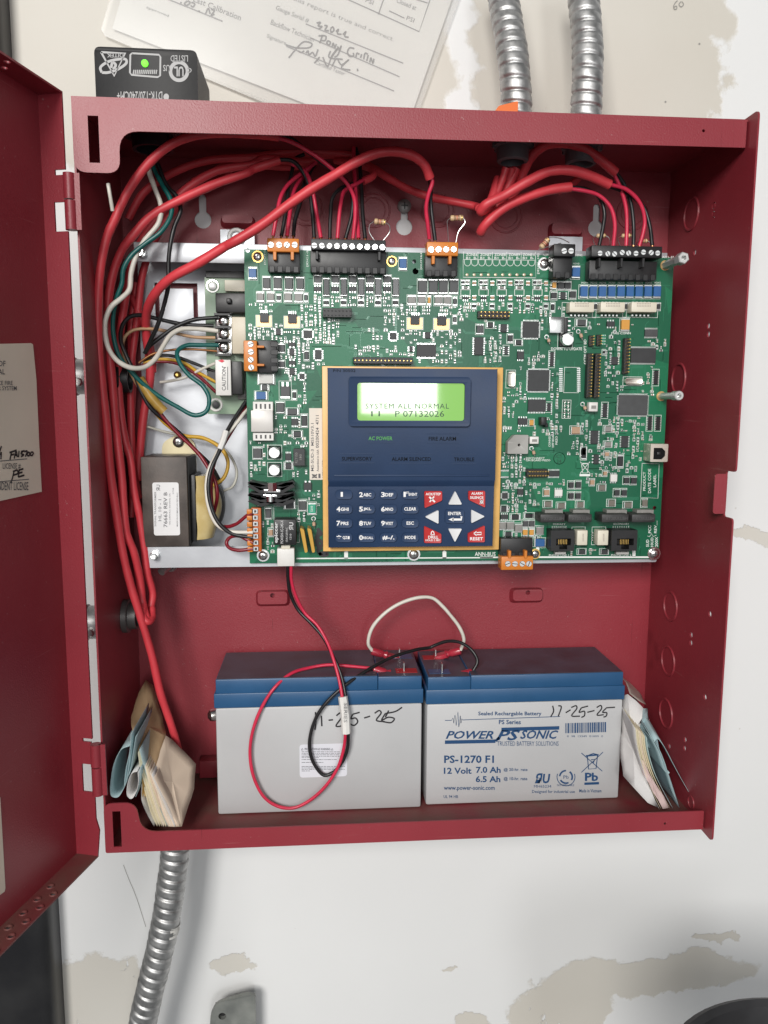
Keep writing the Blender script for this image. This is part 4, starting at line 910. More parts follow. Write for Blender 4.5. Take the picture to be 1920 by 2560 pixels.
chip('c6', 540, 1342, 605, 1388, 'v', 4); smd('c6', 618, 1355, 650, 1392, AMBER, .002, 'tantalum_capacitor', 'x', .12)
a, b, c_, d = rect('c6', 698, 1335, 750, 1405, YP - .007); MB().box(a, a + .004, YP - .0085, YP - .0003, c_ + .0015, d).box(a + .0038, b, YP - .006, YP - .0003, c_, d - .0045).obj('jumper_block', BLK, main, bevel=.0003); occ(a, b, c_, d)
# buzzer
a, b, c_, d = rect('c6', 470, 1458, 608, 1588, YP - .008)
q = P('c6', 547, 1528, YP - .008)
bz = MB().sheet(rpoly([(a, c_), (b, c_), (b, d), (a + .0048, d), (a, d - .0052)], [.0005, .0008, .0008, .0008, .0008], 3), [circ(q.x, q.z, .0011, 12)], *fy(YP - .008, YP - .001)).obj('buzzer', mat('buzzer_grey', (.36, .355, .335), .45), main, bevel=.0003); occ(a - .001, b, c_, d)
MB().box(a + .002, b - .002, YP - .001, YP - .0003, c_ + .002, d - .003).obj('foot', BLK, bz)
smd('c6', 910, 1402, 972, 1450, TANP, .0026, 'capacitor', 'x', .1)
chip('c6', 1046, 1428, 1092, 1520, 'h', 8); chip('c6', 1258, 1465, 1300, 1545, 'h', 7); smd('c6', 1140, 1398, 1190, 1434, MGREY, .002, 'capacitor', 'x'); smd('c6', 1140, 1506, 1190, 1540, MGREY, .002, 'capacitor', 'x'); smd('c6', 978, 1545, 1008, 1605, BLKG, .001, 'resistor', 'z', .22)
# USB socket
us = link('usb_socket', None, None, main); a, b, c_, d = rect('d3', 1418, 365, 1555, 513, YP - .0135)
ia, ib, ic, id_ = rect('d3', 1442, 397, 1534, 493, YP - .0135)
MB().sheet(rrect(a, b, c_, d, .0008), [rpoly([(ia, ic), (ib - .0025, ic), (ib, ic + .0025), (ib, id_ - .0025), (ib - .0025, id_), (ia, id_)], .0003, 2)], *fy(YP - .0135, YP - .0004)).obj('shell', mat('usb_nickel', (.66, .60, .52), .32, .7), us); occ(a, b, c_, d)
MB().box(ia + .0001, ib - .0001, YP - .0126, YP - .005, ic + .0001, id_ - .0001).obj('inner', mat('usb_black', (.006, .006, .007), .7, spec=.15), us, smooth=False); MB().box(ia + .003, ib - .003, YP - .0131, YP - .0120, ic + .0030, id_ - .0030).obj('tongue', BLKG, us, bevel=.0003)
# lower right
header('d3', 388, 572, 560, 640, 8, 2, .0045, .010); chip('d3', 566, 588, 660, 634, 'v', 9)
for r in ((845, 395, 880, 492), (1145, 457, 1185, 560)): smd('d3', *r, BLKG, .001, 'resistor', 'z', .17)
chip('d3', 947, 452, 985, 530, 'h', 3, .0018)
for r in ((1085, 618, 1138, 678), (622, 744, 684, 798)): chip('d3', *r, 'v', 4, .0024, WHITE, .0012, 'optocoupler')
for r in ((740, 678, 778, 735), (798, 675, 838, 735), (738, 768, 778, 826), (797, 768, 836, 826), (1200, 640, 1240, 697), (1258, 640, 1300, 700), (1120, 742, 1158, 800), (1180, 742, 1218, 800)): smd('d3', *r, CHIP, .0022, 'diode', 'z', .14)
for r in ((535, 842, 600, 886), (645, 856, 710, 900), (805, 846, 865, 890), (1065, 832, 1125, 880), (1200, 850, 1265, 892), (985, 706, 1046, 750)): smd('d3', *r, mat('grey_brown_part', (.16, .145, .12), .45), .0022, 'capacitor', 'x', .16)
smd('d3', 1350, 825, 1390, 886, MATS['grey_brown_part'], .0022, 'capacitor', 'z', .16); smd('d3', 535, 740, 575, 796, TANP, .002, 'capacitor', 'z', .18); smd('d3', 1040, 430, 1072, 470, TANP, .0018, 'capacitor', 'z'); smd('d3', 918, 660, 950, 708, TANP, .0018, 'capacitor', 'z'); smd('d3', 1028, 590, 1054, 630, TANP, .0018, 'capacitor', 'z')
for i, (x0, x1) in enumerate(((480, 706), (712, 928), (990, 1235), (1240, 1455))):                                        # big black fuses
    o = link('resettable_fuse', None, None, main)
    a, b, c_, d = rect('d3', x0 + 22, 948, x1, 1014, YP - .0165); MB().box(a, b, YP - .0165, YP - .0003, c_, d).obj('body', mat('fuse_black', (.035, .035, .035), .5, 0, .2, 200), o, bevel=.0008); occ(a - .004, b, c_, d + .003)
    a, b, c_, d = rect('d3', x0 + 50, 908, x1 - 30, 942, YP - .006); MB().box(a, b, YP - .009, YP - .0003, d - .003, d).obj('lead_frame', MGREY, o); occ(a, b, c_, d)
    t = MB(); write(t, 'XT20ULLBH', YPl(YP - .0167), 'd3', x0 + 50, 968, x1 - 12, 996, bold=.006); t.obj('lettering', mat('fuse_print', (.085, .085, .085), .5), o, smooth=False)
for i, (x0, x1) in enumerate(((590, 780), (1095, 1300))):                                                                # phone jacks
    o = link('phone_jack', None, None, main)
    a, b, c_, d = rect('d3', x0, 1082, x1, 1250, YP - .0125); ia, ib, ic, id_ = rect('d3', x0 + 42, 1150, x1 - 28, 1238, YP - .0125)
    ix = (ia + ib)/2
    MB().sheet([(a, c_), (b, c_), (b, d), (a, d)], [[(ia, ic + .003), (ix - .003, ic + .003), (ix - .003, ic), (ix + .003, ic), (ix + .003, ic + .003), (ib, ic + .003), (ib, id_), (ia, id_)]], *fy(YP - .0125, YP - .003)).obj('shell', BLK, o)
    MB().box(a, b, YP - .003, YP - .0003, c_, d).obj('base', BLK, o, bevel=.0003); occ(a, b, c_, d)
    k = MB()
    for j in range(6): x = ix - .003 + j*.0012; k.box(x - .0002, x + .0002, YP - .0105, YP - .0095, ic + .0035, id_ - .001)
    k.obj('contacts', GOLD, o, smooth=False)
    k = MB(); a2, b2, c2, d2 = rect('d3', x0 + 8, 1045, x1 - 70, 1075, YP)
    for j in range(8): x = a2 + (b2-a2)*j/7.; k.box(x - .0003, x + .0003, YP - .0006, YP - .0001, c2, d2)
    k.obj('pins', TIN, o, smooth=False); occ(a2, b2, c2, d2)
    a2, b2, c2, d2 = rect('d3', x0 + 20, 1252, x1 - 82, 1272, YP); MB().box(a2, b2, YP - .004, YP - .0003, c2, d2).obj('latch_plate', MATS['pale_inductor'], o); occ(a2, b2, c2, d2)
for x0, x1 in ((808, 890), (978, 1063)):
    a, b, c_, d = rect('d3', x0, 1082, x1, 1205, YP - .0095); o = MB().box(a, b, YP - .0095, YP - .0004, c_, d).obj('relay', CREAM, main, bevel=.0006); occ(a, b, c_, d); outline(a, b, c_, d, .001)
    k = MB(); pins(k, a - .0012, b, c_ + .002, d - .002, 'h', 4, .001, .003); k.obj('pins', TIN, o, smooth=False)
    k = MB(); [stroke(k, YPl(YP - .0097), 'd3', [(x0 + 48, 1110 + q_*11), (x0 + 48, 1117 + q_*11)], .0012, False) for q_ in range(6)]; k.obj('lettering', MATS['pale_print'], o, smooth=False)
for x0 in (818, 1005): smd('d3', x0, 1242, x0 + 62, 1278, CHIP, .002, 'diode', 'x')
for r in ((155, 1012, 215, 1076), (225, 1012, 281, 1076), (293, 1032, 350, 1096), (470, 1055, 528, 1116)): smd('d3', *r, MGREY, .003, 'inductor', 'z', .12)
for r in ((360, 1000, 402, 1055), (412, 1000, 452, 1055)): smd('d3', *r, DGREY, .0022, 'diode', 'z', .14)
for r in ((358, 1066, 395, 1132), (412, 1066, 446, 1132)): smd('d3', *r, AMBER, .002, 'tantalum_capacitor', 'z', .3)
for r in ((255, 950, 332, 992), (368, 942, 446, 977)): smd('d3', *r, BLKG, .001, 'resistor', 'x', .2)
chip('d3', 312, 738, 360, 788, 'v', 4); chip('d3', 187, 772, 230, 818, 'q', 8); chip('d3', 172, 952, 235, 988, 'v', 4); smd('d3', 172, 882, 226, 926, CHIP, .002, 'diode', 'x'); chip('d3', 160, 592, 238, 634, 'v', 12, .0008, TRACE); smd('d3', 205, 1095, 268, 1130, CHIP, .002, 'diode', 'x')
# lower left
smd('d2', 133, 98, 186, 168, DGREY, .0024, 'diode', 'z', .1); chip('d2', 335, 135, 372, 178, 'v', 4); smd('d2', 330, 195, 380, 232, CHIP, .002, 'diode', 'x')
o = chip('d2', 385, 105, 458, 212, None, h=.006, name='relay', m=CHIP); t = MB(); write(t, 'RLY150', YPl(YP - .0062), 'd2', 396, 130, 412, 195, 1); write(t, '180', YPl(YP - .0062), 'd2', 424, 140, 438, 175, 1); t.obj('lettering', MGREY, o, smooth=False)
hsn = link('heatsink', None, None, main); hsn['label'] = 'black finned heatsink clamped on a bright transistor'
a, b, c_, d = rect('d2', 75, 310, 415, 445, YP - .016); HSM = mat('anodised_black', (.022, .022, .023), .4, .5); zc = (c_ + d)/2
MB().box(a + .010, b - .010, YP - .010, YP - .008, zc - .0025, zc + .0035).obj('bridge', HSM, hsn)
for s_, x in ((-1, a + .015), (1, b - .015)):
    for k_ in range(7):
        z = c_ + (d - c_)*(k_+.2)/6.6; m = MB(); wv = .0022*math.sin(k_*1.7)
        m.sheet([(0, .0004), (s_*-.004, .0016), (s_*.011, .0045 + wv), (s_*.0125, .0033 + wv), (s_*.004, -.0002)], [], lambda p, q, z=z, x=x: (x + p, YP - .013, z + q - .003), lambda p, q, z=z, x=x: (x + p, YP - .001, z + q - .003)); m.obj('fin', HSM, hsn, bevel=.0002, seg=1)
occ(a, b, c_, d)
xa, xb, za_, zb_ = rect('d2', 200, 360, 305, 375, YP - .014); MB().box(xa, xb, YP - .015, YP - .002, za_ - .001, zb_).obj('transistor_tab', BRIGHT, hsn, bevel=.0003)
xa, xb, za_, zb_ = rect('d2', 195, 392, 285, 412, YP - .014); MB().box(xa, xb, YP - .0145, YP - .002, za_, zb_).obj('transistor_body', BRIGHT, hsn, bevel=.0004)
q = P('d2', 250, 345, YP - .014); MB().cyl((q.x, q.y, q.z - .003), (q.x, q.y, q.z + .003), .0036, n=6).obj('nut', BRIGHT, hsn)
q = P('d2', 240, 410, YP - .014); MB().cyl((q.x, q.y, q.z - .003), (q.x, q.y, q.z + .001), .003, n=16).obj('bolt_head', BRIGHT, hsn)
chip('d2', 450, 318, 500, 365, 'v', 2, .0022); smd('d2', 420, 430, 466, 495, DGREY, .0024, 'diode', 'z', .12); smd('d2', 210, 478, 245, 545, DGREY, .0022, 'diode', 'z', .12); smd('d2', 165, 425, 205, 460, CHIP, .002, 'diode', 'x'); smd('d2', 330, 430, 395, 480, CHIP, .0024, 'diode', 'x')
o = smd('d2', 480, 448, 526, 518, mat('green_fuse', (.03, .33, .20), .4), .0028, 'fuse', 'z', .18); t = MB(); write(t, 'S.010', YPl(YP - .0030), 'd2', 494, 465, 508, 500, 1, bold=.01); t.obj('lettering', SILK, o, smooth=False)
rl = link('power_relay', None, None, main); a, b, c_, d = rect('d2', 262, 550, 405, 710, YP - .015)
MB().box(a, b, YP - .015, YP - .0004, c_, d).obj('case', BLK, rl, bevel=.0007); occ(a, b, c_, d + .003); outline(a, b + .001, c_, d + .007)
t = MB(); pq = YPl(YP - .0153)
for s, x0, y0, x1, y1, bo in (('epiccer', 266, 566, 293, 698, .03), ('PC415H-1C-24S-X', 305, 555, 322, 700, .008), ('15A/125VAC', 338, 600, 350, 690, 0), ('1210', 362, 640, 374, 675, 0), ('ЯU', 358, 568, 386, 615, .02)): write(t, s, pq, 'd2', x0, y0, x1, y1, 1, bold=bo)
t.obj('lettering', mat('relay_print', (.62, .62, .62), .6), rl, smooth=False)
smd('d2', 230, 610, 256, 656, TANP, .002, 'capacitor', 'z')
for x in (430, 476):                                              # mustard block varistors standing on edge, leaning
    pz = [P('d2', x - 4, 602, YP - .014), P('d2', x + 22, 612, YP - .014), P('d2', x + 46, 755, YP - .014), P('d2', x + 28, 760, YP - .014)]
    MB().sheet(rpoly([(q.x, q.z) for q in pz], .0012, 3), [], *fy(YP - .014, YP - .001)).obj('block_varistor', mat('mustard_disc', (.55, .31, .035), .4), main, bevel=.0005)
    a, b, c_, d = rect('d2', x, 602, x + 50, 760, YP - .012); occ(a, b, c_, d)
a, b, c_, d = rect('d2', 283, 732, 393, 843, YP - .010); wc = MB().box(a, b, YP - .0105, YP - .0008, c_, d).obj('battery_connector', WHITE, main, bevel=.0006); occ(a, b, c_, d)
MB().box(a + .003, b - .003, YP - .0108, YP - .004, d - .0005, d + .0025).obj('latch', CREAM, wc, bevel=.0003)
t = MB(); stroke(t, YPl(YP - .0003), 'd2', [(535, 605), (560, 640), (530, 660), (570, 700), (540, 740), (565, 775), (600, 770), (585, 755), (545, 770)], .0024); stroke(t, YPl(YP - .0004), 'd2', [(545, 620), (535, 700), (560, 740)], .003)
t.obj('marker_scribble', INKB, main, smooth=False)
# mounting screws and posts
for c, x, y, r, h in (('c5', 130, 240, .0030, 0), ('c5', 1125, 275, .0028, 0), ('c6', 722, 275, .0034, 0), ('d2', 195, 777, .0034, 0), ('d2', 1143, 770, .0036, 0), ('d3', 458, 1278, .0030, 0), ('d3', 1447, 1275, .0038, 0)):
    q = P(c, x, y, YP - .001); MB().lathe(Vector((q.x, YP, q.z)), (0, -1, 0), [(0, r*1.35), (.0004, r*1.35), (.0004, r)], 20).obj('washer', BRIGHT if r > .003 else GOLD, main)
    phillips('mounting_screw', Vector((q.x, YP - .0004, q.z)), r, main, TIN); occ(q.x - r, q.x + r, q.z - r, q.z + r)
for c, bx, by, tx, ty, r in (('c6', 1555, 287, 1652, 258, .0042), ('c6', 1528, 1190, 1612, 1192, .0034)):
    q = P(c, bx, by, YP); m = link('standoff_post', None, None, main)
    MB().lathe(Vector((q.x, YP, q.z)), (0, -1, 0), [(0, .0036), (.0003, .0036), (.0003, .002)], 18).obj('pad_ring', mat('dull_gold', (.55, .36, .16), .5, .6), m)
    MB().lathe(Vector((q.x, YP - .0003, q.z)), (0, -1, 0), [(0, r*.72), (.022, r*.72), (.0222, r), (.0295, r), (.030, r*.85), (.030, r*.45), (.026, r*.4)], 6 if r > .004 else 16).obj('post', mat('post_nylon', (.62, .63, .62), .3, .5), m)

# axial diodes lying on the board
for c, x0, y0, x1, y1 in (('c6', 745, 778, 758, 830), ('c6', 965, 740, 985, 800), ('c6', 995, 1245, 1008, 1295), ('c6', 640, 1552, 655, 1605), ('d2', 512, 548, 517, 605)):
    p = P(c, x0, y0, YP - .0035); q = P(c, x1, y1, YP - .0035); v = q - p
    o = MB().cyl(p, q, .0004, n=8).obj('axial_diode', TIN, main); MB().lathe(p + v*.3, v, [(0, .0008), (.0003, .0012), (v.length*.4, .0012), (v.length*.44, .0008)], 12).obj('body', mat('glass_diode', (.55, .36, .25), .25), o)
    MB().ring(p + Vector((0, .0034, 0)), (0, 1, 0), .0014, .0005, 14).obj('eyelet', TIN, o)

# ---- silkscreen writing and line work
def sw(s, c, x0, y0, x1, y1, rot=0, **k): write(silk, s, SP, c, x0, y0, x1, y1, rot, **k)
def sl_(c, pts, w_=.00032): stroke(silk, SP, c, pts, w_, False)
for i, s in enumerate(('ZONE6', 'ZONE7', 'ZONE8', 'ZONE9', 'ZONE10')):
    x = 180 + 98*i; sw(s, 'c6', x, 202, x + (78 if i < 4 else 90), 222, bold=.012); sw('B+  B-', 'c6', x, 227, x + 78, 243, bold=.01)
sl_('c6', [(160, 245), (160, 368), (662, 372), (662, 250)]); sl_('c6', [(160, 245), (662, 250)])
for i in range(6): x = 163 + 99.5*i; sl_('c6', [(x, 192), (x, 248)])
for i in range(10):
    x = 190 + 49.3*i; sl_('c6', [(x - 22, 248)] + [(x - 22*math.cos(R(a)), 265 + 25*math.sin(R(a))) for a in range(0, 181, 20)] + [(x + 22, 248)])
    q = P('c6', x - 3, 352, YP); MB().lathe(Vector((q.x, YP, q.z)), (0, -1, 0), [(0, .0011), (.0004, .0011), (.0007, .0005), (.0007, 0)], 12).obj('solder_pad', mat('pad_tan', (.66, .55, .40), .4, .5), main)
a, b, c_, d = rect('c6', 155, 190, 668, 374, YP); occ(a, b, c_, d)
sw('[IDC6-10]', 'c6', 672, 205, 688, 345, 1, bold=.008); sw('[IDC1-5]', 'c5', 492, 185, 508, 315, 1, bold=.008); sw('[OUT1]', 'c5', 178, 190, 192, 300, 1, bold=.008); sw('[OUT3&4]', 'c5', 1336, 205, 1350, 335, 1, bold=.008)
sw('REMOTE', 'c6', 712, 204, 785, 220, bold=.008); sw('SYNC', 'c6', 936, 208, 985, 223, bold=.008); sw('AY1-3]', 'c6', 1535, 222, 1615, 240, bold=.008); sw('MOV3', 'c6', 920, 268, 962, 280)
for i in range(9): x = 978 + 63*i; sw('MOV%d' % (i + 4), 'c6', x, 400, x + 45, 413)
sw('CAC5', 'c5', 670, 706, 738, 724, bold=.01); sw('DOWN TO UPDATE', 'c6', 768, 853, 982, 873, bold=.01); sw('JTAG CONN', 'c6', 1182, 747, 1318, 767, bold=.01); sw('4XTM OPT BD', 'c6', 994, 798, 1012, 972, 1, bold=.01)
sw('DISCONNECT\nON BOARD PIEZO', 'c6', 594, 1612, 762, 1640, bold=.008, lspace=.8); sw('CONNECT', 'c6', 750, 1448, 764, 1540, 1, bold=.008); sw('OFF BOARD', 'c6', 774, 1436, 788, 1545, 1, bold=.008); sw('PIEZO', 'c6', 798, 1466, 812, 1525, 1, bold=.008)
sw('PRODUCT', 'd3', 1352, 596, 1374, 752, 1); sw('DATE CODE', 'd3', 1394, 570, 1418, 772, 1); sw('LABEL', 'd3', 1438, 618, 1460, 722, 1)
sl_('d3', [(1345, 525), (1486, 530), (1476, 815), (1332, 808), (1345, 525)]); a, b, c_, d = rect('d3', 1332, 525, 1486, 815, YP); occ(a, b, c_, d)
sw('PRIMARY', 'd3', 606, 1022, 708, 1038, bold=.008); sw('SECONDARY', 'd3', 1106, 1020, 1236, 1036, bold=.008); sw('PHONE LINE 1', 'd3', 572, 1280, 736, 1296, bold=.008); sw('PHONE LINE 2', 'd3', 1088, 1278, 1254, 1294, bold=.008)
sw('5UD', 'd3', 1378, 1158, 1402, 1218, 1, bold=.01); sw('10UD', 'd3', 1416, 1140, 1438, 1218, 1, bold=.01); sw('200X', 'd3', 1452, 1136, 1476, 1218, 1, bold=.01); sw('PCC', 'd3', 1396, 1040, 1420, 1104, 1, bold=.01); sw('REV__', 'd3', 1444, 1000, 1470, 1104, 1, bold=.01)
sl_('d3', [(1390, 1128), (1406, 1134), (1424, 1108), (1436, 1134), (1464, 1120)])
sw('ANN-BUS', 'd2', 1526, 754, 1656, 780, bold=.006); sw('TB3', 'd3', 140, 1185, 158, 1230, 1, bold=.008); sw('MOV14', 'd3', 495, 1217, 552, 1230)
q = P('c6', 825, 1620, YP)
t = MB().ring(Vector((q.x, YP, q.z)), (0, 1, 0), .0043, .0003, 28, 4); write(t, 'ICT', SP, 'd3', 628, 452, 682, 482); write(t, '24', SP, 'd3', 636, 494, 674, 524); t.obj('stamp', mat('dark_green_ink', (.004, .05, .025), .5), main, smooth=False)
a, b, c_, d = rect('d3', 605, 430, 710, 540, YP); occ(a, b, c_, d)
# crossed-out bin on the board
for pts in ([(832, 512), (912, 610)], [(912, 512), (830, 610)], [(842, 530), (852, 605), (890, 605), (900, 530), (842, 530)], [(838, 525), (904, 525)]): sl_('d3', pts, .0004)
patch(silk, SP, 'd3', [(826, 614), (914, 614), (914, 632), (826, 632)]); a, b, c_, d = rect('d3', 824, 508, 916, 634, YP); occ(a, b, c_, d)
patch(silk, SP, 'd2', [(405, 791), (1640, 786), (1640, 793), (405, 799)]); patch(silk, SP, 'd3', [(0, 1299), (160, 1299), (160, 1311), (0, 1311)]); patch(silk, SP, 'd3', [(445, 1297), (1400, 1297), (1400, 1310), (445, 1310)])
for x in (705, 1323): patch(silk, SP, 'd2', [(x, 752), (x + 12, 744), (x + 24, 752), (x + 24, 795), (x, 795)])
patch(silk, SP, 'd3', [(464, 1225), (478, 1215), (492, 1225), (492, 1300), (464, 1300)]); patch(silk, SP, 'd3', [(1264, 1250), (1290, 1250), (1290, 1300), (1264, 1300)])
for x in (178, 303, 428, 550, 675):                               # five repeated channel cells under the zone legend
    a, b, c_, d = rect('c6', x - 32, 455, x + 28, 492, YP); outline(a, b, c_, d, 0, .0004); occ(a, b, c_, d, .0006)
    smd('c6', x - 28, 388, x - 8, 418, CHIP, .001, 'resistor', 'z', .3); smd('c6', x + 2, 388, x + 24, 418, MGREY, .001, 'capacitor', 'z', .3)
    smd('c6', x - 22, 430, x + 22, 448, MGREY, .001, 'capacitor', 'x', .25); smd('c6', x + 48, 392, x + 72, 424, TANP, .0014, 'capacitor', 'z', .35, False); smd('c6', x + 48, 492, x + 72, 526, TANP, .0014, 'capacitor', 'z', .35, False)
    smd('c6', x + 46, 550, x + 70, 585, CHIP, .001, 'resistor', 'z', .3); chip('c6', x - 22, 503, x + 20, 522, 'v', 3, .001)
for r in ((770, 545, 790, 605), (92, 632, 112, 688), (1128, 872, 1142, 900)): smd('c6', *r, BLKG, .0008, 'resistor', 'z', .25)
# product label stuck on the board beside the keypad
x0, x1, z0, z1 = rect('d2', 484, -150, 596, 300, YP - .0004)
lbl = MB().box(x0, x1 - .003, YP - .0006, YP - .0002, z0, z1).obj('serial_label', mat('cream_label', (.72, .66, .58), .55), main, smooth=False); lbl['label'] = 'long white serial number sticker beside the keypad'
t = MB(); pq = YPl(YP - .0008)
write(t, 'MS-5UD-3  MS510V3.1', pq, 'd2', 496, -55, 514, 245, 1, bold=.006); write(t, 'Assembled in USA', pq, 'd2', 532, 110, 546, 248, 1, bold=.01); write(t, '00200424  4711', pq, 'd2', 526, -105, 546, 100, 1, bold=.012); write(t, '112311-1257', pq, 'd2', 566, 180, 582, 285, 1)
patch(t, pq, 'd2', [(543, 262), (556, 262), (556, 290), (543, 290)]); stroke(t, pq, 'd2', [(502, 265), (535, 290)], .0006, False); stroke(t, pq, 'd2', [(502, 290), (535, 265)], .0006, False); stroke(t, pq, 'd2', [(508, 268), (530, 272), (530, 286), (508, 286), (508, 268)], .0006, False)
t.obj('lettering', INK, lbl, smooth=False); occ(x0, x1, z0, z1)

# ================================================================ keypad and display
kp = thing('keypad_display', 'dark blue keypad with a green text display, mounted on the circuit board', 'keypad')
YF = .0465; YU = .0435                                            # faces of the key area and of the display area
KB = mat('navy_plastic', (.018, .041, .098), .5, 0, .10, 30, .12, 700, spec=.3); KB2 = mat('navy_rubber', (.021, .046, .108), .55, 0, .06, 80, .1, 900, spec=.3)
x0, x1, z0, z1 = rect('f', 805, 915, 1247, 1374, YP - .005)
MB().box(x0, x1, YP - .0052, YP - .0004, z0, z1).obj('carrier_board', mat('amber_board_edge', (.80, .47, .15), .4, 0, .08, 60), kp, bevel=.0004); occ(x0, x1, z0, z1, .001)
kx0, kx1, kz0, kz1 = rect('f', 819, 920, 1231, 1365, YF)
zs1 = P('d2', 1100, 272, YU).z; zs0 = P('d2', 1100, 342, YF).z
prof = [(YP - .005, kz0), (YF, kz0), (YF, zs0), (YU + .0006, zs0 + .0035), (YU, zs0 + .005), (YU, kz1), (YP - .005, kz1)]
MB().sheet(prof, [], lambda y, z: (kx0, y, z), lambda y, z: (kx1, y, z)).obj('case', KB, kp, bevel=.0011, ang=45)
MB().box(kx0 + .004, kx1 - .004, YU - .0005, YU + .0004, zs1 - .001, zs1 + .0005).obj('ridge', KB, kp, bevel=.0004)
lx0, lx1, lz0, lz1 = rect('f', 893, 957, 1160, 1052, YU - .001)
MB().sheet(rrect(lx0 - .006, lx1 + .004, lz0 - .004, lz1 + .0045, .003), [rrect(lx0, lx1, lz0, lz1, .0022, 4)], *fy(YU - .0028, YU + .0003)).obj('bezel', KB, kp, bevel=.0006)
def lcd_mat():
    m = bpy.data.materials.new('green_display'); m.use_nodes = True; nt = m.node_tree; b = nt.nodes['Principled BSDF']
    b.inputs['Base Color'].default_value = (.04, .14, .03, 1); b.inputs['Roughness'].default_value = .05; b.inputs['Emission Color'].default_value = (.20, .40, .07, 1); b.inputs['Emission Strength'].default_value = 1.0
    b.inputs['Specular IOR Level'].default_value = .6; b.inputs['Coat Weight'].default_value = .5; b.inputs['Coat Roughness'].default_value = .02
    return m
sc_o = MB().box(lx0 - .001, lx1 + .001, YU - .0008, YU + .0002, lz0 - .001, lz1 + .001).obj('screen', lcd_mat(), kp, smooth=False)
t = MB(); pq = YPl(YU - .0009); write(t, 'SYSTEM ALL NORMAL', pq, 'c5', 930, 1330, 1548, 1368, space=1.15); write(t, '11', pq, 'c5', 972, 1386, 1036, 1424); write(t, 'P 07132026', pq, 'c5', 1150, 1384, 1512, 1428)
t.obj('lettering', mat('lcd_dark', (.01, .05, .02), .4), sc_o, smooth=False)
pq = YPl(YU - .0003)
for s, r, m in (('AC POWER', (858, 28, 1008, 52), mat('lit_green_text', (.03, .18, .03), .4, emit=((.12, .7, .1), .22))), ('FIRE ALARM', (1236, 30, 1408, 54), None), ('SUPERVISORY', (690, 156, 880, 180), None), ('ALARM SILENCED', (1004, 158, 1250, 182), None), ('TROUBLE', (1395, 160, 1522, 184), None)):
    t = MB(); write(t, s, pq, 'd2', *r, bold=.01); t.obj('lettering', m or mat('dim_text', (.004, .006, .010), .5, spec=.1), kp, smooth=False)
    for yy in (r[1] - 20, r[3] + 14):
        a = P('d2', r[0] - 14, yy, YU); b = P('d2', r[2] + 14, yy, YU); MB().box(a.x, b.x, YU - .00025, YU + .0002, a.z - .0003, a.z + .0003).obj('window_edge', KB, kp, smooth=False)
t = MB(); write(t, 'P/N 30502', pq, 'c5', 690, 1076, 855, 1096); t.obj('lettering', MATS['dim_text'], kp, smooth=False)
WP = mat('key_white', (.86, .86, .85), .5)
def key(poly, r, m, h=.0016):
    o = MB().sheet(rpoly([(q.x, q.z) for q in poly], r, 5), [], *fy(YF - h, YF + .0004)).obj('key', m, kp, bevel=.0005); return o
def kq(pts, y=YF - .0016): return [P('d2', x, yy, y) for x, yy in pts]
tk = YPl(YF - .0018)
rows = ((('1', ''), ('2', 'ABC'), ('3', 'DEF'), ('1', 'STEVENT')), (('4', 'GHI'), ('5', 'JKL'), ('6', 'MNO'), ('CLEAR', '')), (('7', 'PRS'), ('8', 'TUV'), ('9', 'WXY'), ('ESC', '')), (('*', 'QZ'), ('0', 'RECALL'), ('#-/.', ''), ('MODE', '')))
for j, y in enumerate((393, 484, 573, 663)):
    for i, x in enumerate((703, 845, 983, 1120)):
        o = key(kq([(x - 53, y + 29), (x + 53, y + 29), (x + 53, y - 29), (x - 53, y - 29)]), .0045, KB2)
        a, b = rows[j][i]; t = MB()
        if b == 'STEVENT':
            write(t, '1', tk, 'd2', x - 42, y - 17, x - 28, y + 15, bold=.024); write(t, 'ST', tk, 'd2', x - 27, y - 18, x - 8, y - 4, bold=.024); write(t, 'EVENT', tk, 'd2', x - 9, y - 10, x + 44, y + 8, bold=.024)
        elif len(a) > 1 and not b:
            k_ = {'CLEAR': 38, 'ESC': 23, 'MODE': 34, '#-/.': 38}[a]; write(t, a, tk, 'd2', x - k_, y - 11 - (2 if a[0] == '#' else 0), x + k_, y + 10 + (5 if a[0] == '#' else 0), bold=.026)
        elif not b: write(t, a, tk, 'd2', x - 20, y - 16, x - 6, y + 14, bold=.026)
        else:
            x_ = x - 48; write(t, a, tk, 'd2', x_ + 2, y - 15, x_ + (26 if a != '*' else 32), y + 16 - (4 if a == '*' else 0), bold=.026); wd = {'QZ': 30, 'RECALL': 62}.get(b, 50); write(t, b, tk, 'd2', x_ + (28 if a != '*' else 40), y - (9 if b != 'RECALL' else 6), x_ + 28 + wd + (12 if a == '*' else 0), y + (12 if b != 'RECALL' else 10), bold=.026)
            if a == '*': patch(t, tk, 'd2', [(x + 24, y - 8), (x + 36, y - 8), (x + 36, y + 10), (x + 24, y + 10)])
        t.obj('lettering', WP, o, smooth=False)
o = key(kq([(1340, 573), (1460, 573), (1460, 487), (1340, 487)]), .002, KB2); t = MB(); write(t, 'ENTER', tk, 'd2', 1358, 502, 1441, 522, bold=.024); stroke(t, tk, 'd2', [(1441, 530), (1441, 550), (1385, 550)], .0016, False); patch(t, tk, 'd2', [(1360, 550), (1392, 538), (1392, 562)]); t.obj('lettering', WP, o, smooth=False)
KW = mat('white_rubber', (.70, .71, .72), .45)
for pts in ([(1402, 370), (1445, 455), (1358, 455)], [(1212, 533), (1297, 490), (1297, 577)], [(1588, 530), (1503, 573), (1503, 487)], [(1358, 607), (1445, 607), (1400, 692)]): o = key(kq(pts), .0011, KW, .0022); o['label'] = 'white arrow key'
KR = mat('red_rubber', (.50, .022, .022), .45, 0, .06, 80)
